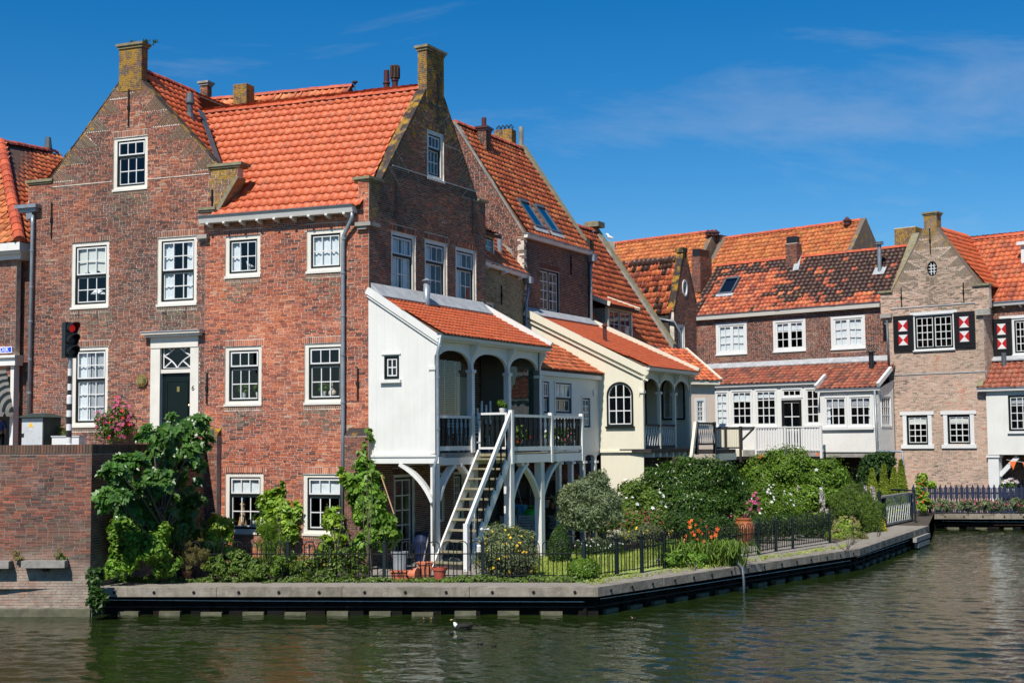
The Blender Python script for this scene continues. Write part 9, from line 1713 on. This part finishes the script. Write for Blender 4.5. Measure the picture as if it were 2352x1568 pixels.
# ------------------------------------------------------------------ porch and balcony contents
cn_ = thing('candelabrum', 'candelabrum with tall white candles behind the balcony gate', 'candelabrum', PS.w(2.9, zFl, -.5)); p = PS.w(PS.u(*Y2(1050, 1000), -.5), zFl + .75, -.5); m = MB(); m.tube([Vector((p.x, p.y, zFl)), p], .03, 8); m.build('stand', MT['iron'], cn_)
for k in range(7):
 o = p + PS.t * (-.36 + .12 * k) + PS.n * (.06 * (k % 2)); m = MB(); m.tube([p - Vector((0, 0, .1)), (p + o) / 2 - Vector((0, 0, .12)), o], .012, 5); m.build('arm', MT['iron'], cn_); m = MB(); m.tube([o, o + Vector((0, 0, .42 + .1 * (k % 3)))], .028, 8); m.build('candle', MT['bars'], cn_)
for k, (u, lab, fl_) in enumerate(((3.0, 'red geraniums behind the balcony balusters nearest the gate', 'fl_red'), (5.1, 'white geraniums behind the far balcony balusters', 'fl_white'), (5.9, 'pink geranium poking through the last balcony balusters', 'fl_pink'))):
 p = PS.w(u, zFl, .72); plant('geranium', lab, 'flowers', p, [(p + Vector((0, 0, .45)), .3, .14, .2)], 260, .09, 'leaf_herb', 90 + k, asp=.8, flowers=[(fl_, 12, .045, -.6)], stem=3, rad=.01)
pot_plant('green plant in a white pot on the balcony gate shelf', PS, PS.u(*Y2(1195, 1070), .3), zFl + 1.0, .3, .9, 9, 'leaf_bright')
def chair(label, p, rot, mat='grey_chair'):
 t = thing('garden_chair', label, 'chair', p); c, s_ = math.cos(rot), math.sin(rot); fr = Fr((p.x, p.y), (c, s_)); z = p.z
 m = MB(); m.box(fr, -.24, .24, z + .40, z + .44, -.22, .24); m.build('seat', MT[mat], t)
 for a, b in ((-.22, -.2), (.22, -.2), (-.22, .22), (.22, .22)): m = MB(); m.bar(fr.w(a, z, b * 1.1), fr.w(a, z + .41, b), .04, .04); m.build('leg', MT[mat], t)
 m = MB()
 for k in (-.22, .22): m.bar(fr.w(k, z + .42, -.2), fr.w(k, z + .98, -.38), .045, .03)
 m.build('back_frame', MT[mat], t)
 for k in range(6): f = k / 6; m = MB(); m.box(fr, -.2, .2, z + .50 + .48 * f, z + .555 + .48 * f, -.245 - .155 * f, -.225 - .155 * f); m.build('slat', MT[mat], t)
 for k in (-.25, .25): m = MB(); m.box(fr, k - .03, k + .03, z + .62, z + .65, -.28, .2); m.build('armrest', MT[mat], t)
chair('grey slatted garden chair standing behind the stair treads', gp(1068, 1262), .5); chair('grey garden chair behind the daisy bush, facing the house', gp(1175, 1262), 2.9); chair('grey garden chair behind the daisy bush, nearer the barbecue', gp(1205, 1258), 3.3)
for k, u in enumerate((2.5, 3.4)): chair(('pale wicker chair behind the balcony gate', 'pale wicker chair further along the porch floor')[k], PS.w(u, zFl, -.75), .6, 'cloth_beige')
# ------------------------------------------------------------------ garden objects
def pot(name, label, p, prof, mat, n=20, cat='pot', rim=None):
 t = thing(name, label, cat, p); m = MB(); m.sm = False; m.lathe(p, prof, n); m.build('pot_body', MT[mat], t)
 if rim: m = MB(); m.lathe(p, rim, n); m.build('rim', MT[mat], t)
 return t
pot('flower_pot', 'round brick red plastic pot at the foot of the stair', gp(1010, 1332), [(.11, 0), (.15, .24), (.148, .25), (.135, .22)], 'plastic_red', rim=[(.165, .225), (.17, .29), (.15, .29), (.145, .23)])
t = thing('flower_trough', 'low terracotta trough behind the fence near the stair', 'trough', gp(922, 1330)); p = gp(897, 1331); TFr = Fr((p.x, p.y), (1, 0)); m = MB(); m.hull([TFr.w(.03, GZ, 0), TFr.w(.52, GZ, 0), TFr.w(.52, GZ, -.2), TFr.w(.03, GZ, -.2)], [TFr.w(0, GZ + .17, .03), TFr.w(.55, GZ + .17, .03), TFr.w(.55, GZ + .17, -.23), TFr.w(0, GZ + .17, -.23)]); m.build('trough_body', MT['terracotta'], t); m = MB(); m.box(TFr, -.02, .57, GZ + .171, GZ + .2, -.25, .05); m.build('rim', MT['terracotta'], t)
t = thing('flower_pot', 'square terracotta pot beside the trough', 'pot', gp(975, 1326)); p = gp(960, 1327); TFr = Fr((p.x, p.y), (1, 0)); m = MB(); m.hull([TFr.w(.04, GZ, 0), TFr.w(.28, GZ, 0), TFr.w(.28, GZ, -.24), TFr.w(.04, GZ, -.24)], [TFr.w(0, GZ + .3, .03), TFr.w(.32, GZ + .3, .03), TFr.w(.32, GZ + .3, -.28), TFr.w(0, GZ + .3, -.28)]); m.build('pot_body', MT['terracotta'], t); m = MB(); m.box(TFr, -.02, .34, GZ + .301, GZ + .35, -.3, .05); m.build('rim', MT['terracotta'], t)
t = thing('fallen_pot', 'round terracotta pot lying on its side', 'pot', gp(957, 1331)); p = gp(957, 1331) + Vector((0, -.05, .13)); m = MB(); m.tube([p + Vector((0, .02, 0)), p + Vector((-.2, .1, -.02))], [.13, .09], 16); m.build('pot_body', MT['terracotta'], t); m = MB(); m.tube([p + Vector((.03, -.02, 0)), p + Vector((-.03, .01, 0))], .145, 16); m.build('rim', MT['terracotta'], t)
pot('small_pot', 'small terracotta pot under the rosemary by the fence', gp(430, 1331), [(.07, 0), (.10, .16), (.09, .17)], 'terracotta', rim=[(.11, .14), (.11, .18), (.09, .18)])
pot('zinc_bucket', 'grey zinc tub beside the garden door', gp(918, 1308), [(.15, 0), (.2, .42), (.19, .43)], 'galv', cat='bucket', rim=[(.21, .4), (.215, .44), (.19, .44)])
pot('water_butt', 'dark blue barrel between garden door and porch post', gp(972, 1288), [(.2, 0), (.26, .25), (.26, .5), (.2, .75), (.05, .76)], 'plastic_navy', cat='barrel', rim=[(.265, .2), (.27, .24), (.265, .28)])
ur = pot('urn', 'large glazed brown urn with narrow foot on the terrace', gp(1710, 1252), [(.14, 0), (.20, .1), (.30, .35), (.32, .5), (.27, .66), (.20, .72), (.19, .74)], 'urn', 24, 'urn', rim=[(.2, .72), (.235, .75), (.235, .79), (.19, .79)])
# hose reel, watering can, brooms, barbecue, slabs
t = thing('hose_reel', 'bright blue garden hose reel on a wheeled stand', 'hose reel', gp(1198, 1248)); c = at_depth(1196, 1178, 40.6); m = MB(); x_ = Vector((.75, .66, 0)); n_ = Vector((.66, -.75, 0))
for o in (-.12, .12): m.hull([c + n_ * o + (x_ * math.cos(a) + Vector((0, 0, 1)) * math.sin(a)) * .27 for a in [2 * math.pi * j / 20 for j in range(20)]], [c + n_ * (o + .02) + (x_ * math.cos(a) + Vector((0, 0, 1)) * math.sin(a)) * .27 for a in [2 * math.pi * j / 20 for j in range(20)]])
m.build('reel_disc', MT['plastic_blue'], t); m = MB(); m.tube([c - n_ * .12, c + n_ * .12], .18, 16); m.build('hose_coil', MT['terracotta'], t)
m = MB(); b = Vector((c.x, c.y, GZ)); m.tube([b + n_ * .16 - x_ * .2, c + n_ * .16, c + n_ * .16 - x_ * .25 + Vector((0, 0, .75))], .014, 6); m.tube([b - n_ * .16 - x_ * .2, c - n_ * .16, c - n_ * .16 - x_ * .25 + Vector((0, 0, .75))], .014, 6); m.tube([b + n_ * .16 + x_ * .25, c + n_ * .16], .014, 6); m.tube([c + n_ * .16 - x_ * .25 + Vector((0, 0, .75)), c - n_ * .16 - x_ * .25 + Vector((0, 0, .75))], .014, 6); m.build('stand', MT['galv'], t)
t = thing('watering_can', 'bright green plastic watering can under the balcony', 'watering can', gp(1219, 1232)); p = at_depth(1219, 1196, 40.2); m = MB(); m.sm = True; m.lathe(p - Vector((0, 0, 0)), [(.17, 0), (.18, .05), (.175, .1), (.18, .15), (.175, .2), (.18, .3), (.12, .36)], 18); m.build('can_body', MT['plastic_green'], t); m = MB(); m.tube([p + Vector((-.15, 0, .06)), p + Vector((-.28, 0, .18)), p + Vector((-.36, 0, .32))], [.04, .025, .02], 8); m.build('spout', MT['plastic_green'], t); m = MB(); m.tube([p + Vector((-.12, 0, .34)), p + Vector((-.1, 0, .44)), p + Vector((.1, 0, .44)), p + Vector((.17, 0, .2))], .02, 6); m.build('handle', MT['plastic_green'], t)
m = MB(); m.lathe(Vector((p.x, p.y, GZ)), [(.2, 0), (.2, p.z - GZ - .005)], 12); m.build('stone_block', MT['stone'], None, kind='structure')
for k, (x0, y0, x1, y1, hd, lab) in enumerate(((1203, 1180, 1200, 1078, 'plastic_red', 'broom with a red head leaning under the balcony'), (1195, 1180, 1196, 1103, 'wood', 'spade with a wooden handle beside the red broom'), (1220, 1180, 1217, 1095, 'wood', 'wooden handled rake leaning beside the balcony post'), (972, 1250, 1002, 1150, 'wood_grey', 'grey broomstick leaning by the porch post'))):
 dep = 41.2 if k < 3 else 35.0; a = at_depth(x0, y0, dep); a.z = GZ + .02; b = at_depth(x1, y1, dep + .3); t = thing('garden_tool', lab, 'tool', a); m = MB(); m.tube([a, b], .018, 6); m.build('handle', MT['wood' if k < 3 else 'wood_grey'], t); m = MB(); m.bar(b - Vector((.14, 0, 0)) if k != 1 else a, b + Vector((.14, 0, 0)) if k != 1 else a + Vector((0, 0, .25)), .06, .07 if k != 1 else .14); m.build('head', MT[hd], t)
t = thing('garden_tool', 'spade with T handle stuck in the soil under the fig', 'tool', gp(410, 1318)); a = gp(408, 1318); b = at_depth(411, 1212, a.y + .1); m = MB(); m.tube([a, b], .018, 6); m.tube([b - Vector((.07, 0, 0)), b + Vector((.07, 0, 0))], .018, 6); m.build('handle', MT['wood'], t); m = MB(); m.bar(a - Vector((0, 0, .1)), a + Vector((0, 0, .3)), .16, .02, Vector((0, 1, 0))); m.build('blade', MT['iron'], t)
t = thing('garden_cane', 'bamboo cane leaning through the hop vine', 'cane', gp(920, 1320)); m = MB(); m.tube([at_depth(905, 1180, 33.0), at_depth(875, 1090, 33.2)], .016, 6); m.build('cane', MT['wood'], t)
t = thing('kettle_barbecue', 'black kettle barbecue under the balcony post', 'barbecue', gp(1262, 1275)); p = at_depth(1265, 1228, 37.5); m = MB(); m.sm = True; m.lathe(p, [(.05, -.2), (.22, -.12), (.29, 0), (.29, .02), (.24, .12), (.1, .2), (.02, .21)], 18); m.build('kettle', MT['black'], t)
for a in (0.3, 2.4, 4.5): m = MB(); m.tube([p + Vector((math.cos(a) * .15, math.sin(a) * .15, -.15)), Vector((p.x + math.cos(a) * .3, p.y + math.sin(a) * .3, GZ))], .014, 6); m.build('leg', MT['galv'], t)
m = MB(); m.tube([p + Vector((-.08, 0, .2)), p + Vector((0, 0, .26)), p + Vector((.08, 0, .2))], .012, 6); m.build('lid_handle', MT['black'], t); m = MB(); m.box(Fr((p.x + .2, p.y), (1, 0)), .05, .5, p.z - .04, p.z - .02, -.2, .1); m.build('side_shelf', MT['wood'], t)
t = thing('slab_stack', 'stack of pale paving slabs beside the olive tree', 'paving slabs', gp(1282, 1235)); SFm = Fr((at_depth(1262, 1200, 40.2).x, 40.2), (1, .15)); z = at_depth(1280, 1218, 40.2).z
m = MB(); m.box(SFm, .05, .65, GZ, z, -.5, -.05); m.build('base_block', MT['stone'], t)
for k in range(5): m = MB(); o = RN.uniform(-.05, .05); m.box(SFm, o, .7 + o, z + .09 * k, z + .07 + .09 * k, -.55, .0); m.build('slab', MT['concrete'], t)
for k, (x, y, mt, s_, lab) in enumerate(((1268, 1160, 'terracotta', .9, 'terracotta pot on the tool shelf, nearest the white jar'), (1284, 1160, 'terracotta', .8, 'terracotta pot on the tool shelf, partly behind the olive'), (1254, 1157, 'bars', 1.1, 'white jar on the tool shelf under the lean-to'), (1238, 1157, 'cement', 1.0, 'wicker grey pot on the tool shelf'))): pot('shelf_pot', lab, at_depth(x, y + 8, 42.3), [(.08 * s_, 0), (.11 * s_, .2 * s_), (.1 * s_, .21 * s_)], mt, rim=[(.12 * s_, .18 * s_), (.12 * s_, .22 * s_), (.1 * s_, .22 * s_)])
t = thing('weather_station', 'white anemometer weather station on a pole by the fence', 'weather station', gp(1112, 1328)); p = gp(1112, 1328); q = Vector((p.x, p.y, at_depth(1112, 1215, p.y).z)); m = MB(); m.tube([p, q], .014, 6); m.build('pole', MT['galv'], t); m = MB(); m.lathe(q - Vector((.12, 0, .5)), [(.07, 0), (.07, .03), (.05, .04), (.07, .05), (.07, .08), (.05, .09), (.07, .1), (.07, .13), (.03, .16)], 12); m.build('sensor_housing', MT['bars'], t)
for a in (0, 2.1, 4.2): m = MB(); e = q + Vector((math.cos(a) * .1, math.sin(a) * .1, 0)); m.tube([q, e], .008, 5); m.lathe(e - Vector((0, 0, .025)), [(.01, 0), (.035, .02), (.035, .04), (.01, .055)], 8); m.build('wind_cup', MT['bars'], t)
t = thing('garden_hose', 'grey hose running over the quay edge into the water', 'hose', gp(1690, 1297)); a = gp(1668, 1293); e = Q[1] + (Q[2] - Q[1]) * .52; m = MB(); m.sm = True; hx = at_depth(1700, 1299, gp(1690, 1300).y); w_ = on_z(1709, 1362, 0); n_ = Vector((w_.x, w_.y, 0)); m.tube([gp(1665, 1291) + Vector((0, 0, .06)), gp(1682, 1294) + Vector((0, 0, .1)), gp(1693, 1299) + Vector((0, 0, .1)), Vector((w_.x - .02, w_.y + .03, GZ - .02)), Vector((w_.x, w_.y, .3)), Vector((w_.x, w_.y, -.4))], .032, 8); m.build('hose_body', MT['zinc_dark'], t)
# white stones by the stair
for k, (x, y, r_, lab) in enumerate(((1035, 1298, .2, 'pale boulder beside the stair foot'), (1520, 1290, .12, 'small pale boulder at the lawn edge'))):
 t = thing('boulder', lab, 'stone', gp(x, y)); rg = random.Random(k); m = MB(); m.sm = True; p = gp(x, y); m.lathe(p, [(r_ * .9, 0), (r_ * 1.05, r_ * .4), (r_ * .8, r_ * .8), (r_ * .3, r_ * 1.0)], 10, sx=1.3, sy=.8); m.build('rock', MT['stone'], t)
# bunting and flower tub at the right edge
bt = thing('bunting', 'string of orange pennants under the white overhang', 'bunting', V9.w(up9 + .8, zvb - .5, -.1)); m = MB(); P0_ = V9.w(up9 + .55, V9.z(*Y7(1600, 662)), .0); P1_ = P0_ + V9.t * 4.0 - Vector((0, 0, .25)); pts = [P0_ + (P1_ - P0_) * (k / 8) - Vector((0, 0, .12 * math.sin(math.pi * k / 8))) for k in range(9)]; m.tube(pts, .008, 4); m.build('string', MT['bars'], bt)
for k in range(6): c = pts[0] + (P1_ - P0_) * ((k + .5) / 8) * 1.05 - Vector((0, 0, .05 + .02 * k)); m = MB(); m.prism(Fr((c.x, c.y), (V9.t.x, V9.t.y)), [(-.14, c.z), (.14, c.z), (0, c.z - .34)], 0, .004); m.build('pennant', MT['orange'], bt)
p = at_depth(2322, 1150, 55.2); p.z = GZ; t = plant('flower_tub', 'tub of pink flowers standing above the blue fence', 'flowers', p, [(at_depth(2320, 1110, 55.2), .32, .25, .2)], 900, .08, 'leaf_hop', 95, flowers=[('fl_mauve', 40, .06, .1)], stem=0); m = MB(); m.lathe(p, [(.14, 0), (.14, .02), (.05, .05), (.05, .62), (.2, .66), (.26, .98), (.24, .99)], 16); m.build('tub', MT['bars'], t)
chair('orange wooden chair behind the blue fence', at_depth(2300, 1165, 56.2) * 1.0 - Vector((0, 0, at_depth(2300, 1165, 56.2).z - GZ)), .8, 'wood')
# ------------------------------------------------------------------ ducks and gull
def duck(label, p, L_, rot, mats, group=None, name='duck'):
 t = thing(name, label, 'duck', p, group); d = Vector((math.cos(rot), math.sin(rot), 0)); z = Vector((0, 0, 1)); q = lambda a, h: p + d * a * L_ + z * h * L_; s_ = L_
 m = MB(); m.sm = True; m.tube([q(-.52, .20), q(-.42, .13), q(-.2, .10), q(.05, .09), q(.24, .10), q(.33, .20), q(.36, .34), q(.40, .44), q(.44, .45)], [.02 * s_, .09 * s_, .17 * s_, .19 * s_, .15 * s_, .085 * s_, .065 * s_, .085 * s_, .05 * s_], 12); m.build('body', MT[mats[0]], t)
 m = MB(); m.sm = True; m.tube([q(.26, .12), q(.34, .22), q(.365, .33)], [.13 * s_, .09 * s_, .07 * s_], 10); m.build('breast', MT[mats[1]], t)
 m = MB(); m.sm = True; m.tube([q(.47, .44), q(.55, .425), q(.60, .42)], [.03 * s_, .028 * s_, .012 * s_], 8); m.build('bill', MT['bill'], t)
 for sd in (-1, 1):
  w_ = MB(); w_.sm = True; o = d.cross(z) * .15 * s_ * sd; w_.tube([q(-.5, .22) + o * .4, q(-.25, .17) + o, q(.08, .14) + o, q(.16, .13) + o * .8], [.01 * s_, .06 * s_, .08 * s_, .02 * s_], 8); w_.build('wing', MT[mats[0]], t); e = MB(); e.lathe(q(.43, .47) + d.cross(z) * .07 * s_ * sd, [(.002, -.012 * s_), (.014 * s_, 0), (.002, .012 * s_)], 6); e.build('eye', MT['black'], t)
duck('black duck with white breast swimming before the quay', on_z(1062, 1444, 0), .42, math.pi - .15, ('duck_dark', 'duck_white'))
WZ = lambda x, y: (x / 2.0 / 1.0, (2300 + y / 1.148) / 1.7415)
for k, (x, y, lab) in enumerate(((1955, 203, 'duckling leading, nearest the quay feet'), (1990, 201, 'duckling second from the left near the quay feet'), (2204, 232, 'duckling just behind the black duck'), (2072, 268, 'duckling right below the black duck breast'), (2112, 295, 'duckling in the middle of the open water'), (2205, 318, 'dark duckling low in the picture'), (2268, 325, 'duckling lowest and furthest right of the brood'))):
 duck(lab, on_z(x / 2.0 * (2352 / 2352), WZ(x, y)[1], 0), .12, math.pi + (k % 3 - 1) * .4, ('duck_dark', 'duck_yellow' if k < 2 else 'duck_dark'), 'ducklings', 'duckling')
duck('lone duckling swimming beyond the quay corner', on_z(1457, 1421, 0), .13, math.pi, ('duck_dark', 'duck_yellow'), 'ducklings', 'duckling')
gb = at_depth(1399, 556, 76.5); t = thing('gull', 'white gull perched on a small chimney at the far roof', 'gull', gb); m = MB(); m.sm = True; b = gb + Vector((0, 0, .12)); m.tube([b + Vector((.3, 0, .1)), b + Vector((.12, 0, .13)), b + Vector((-.04, 0, .2)), b + Vector((-.08, 0, .33)), b + Vector((-.13, 0, .34)), b + Vector((-.2, 0, .32))], [.015, .08, .09, .06, .05, .012], 8); m.build('body', MT['duck_white'], t); m = MB(); m.tube([b + Vector((0, 0, -.12)), b + Vector((0, 0, .12))], .015, 5); m.build('leg', MT['bill'], t)
m = MB(); fc = Fr((gb.x, gb.y), (1, 0)); m.box(fc, -.3, .3, gb.z - 1.2, gb.z, -.3, .3); m.build('chimney', MT['cement'], fa)
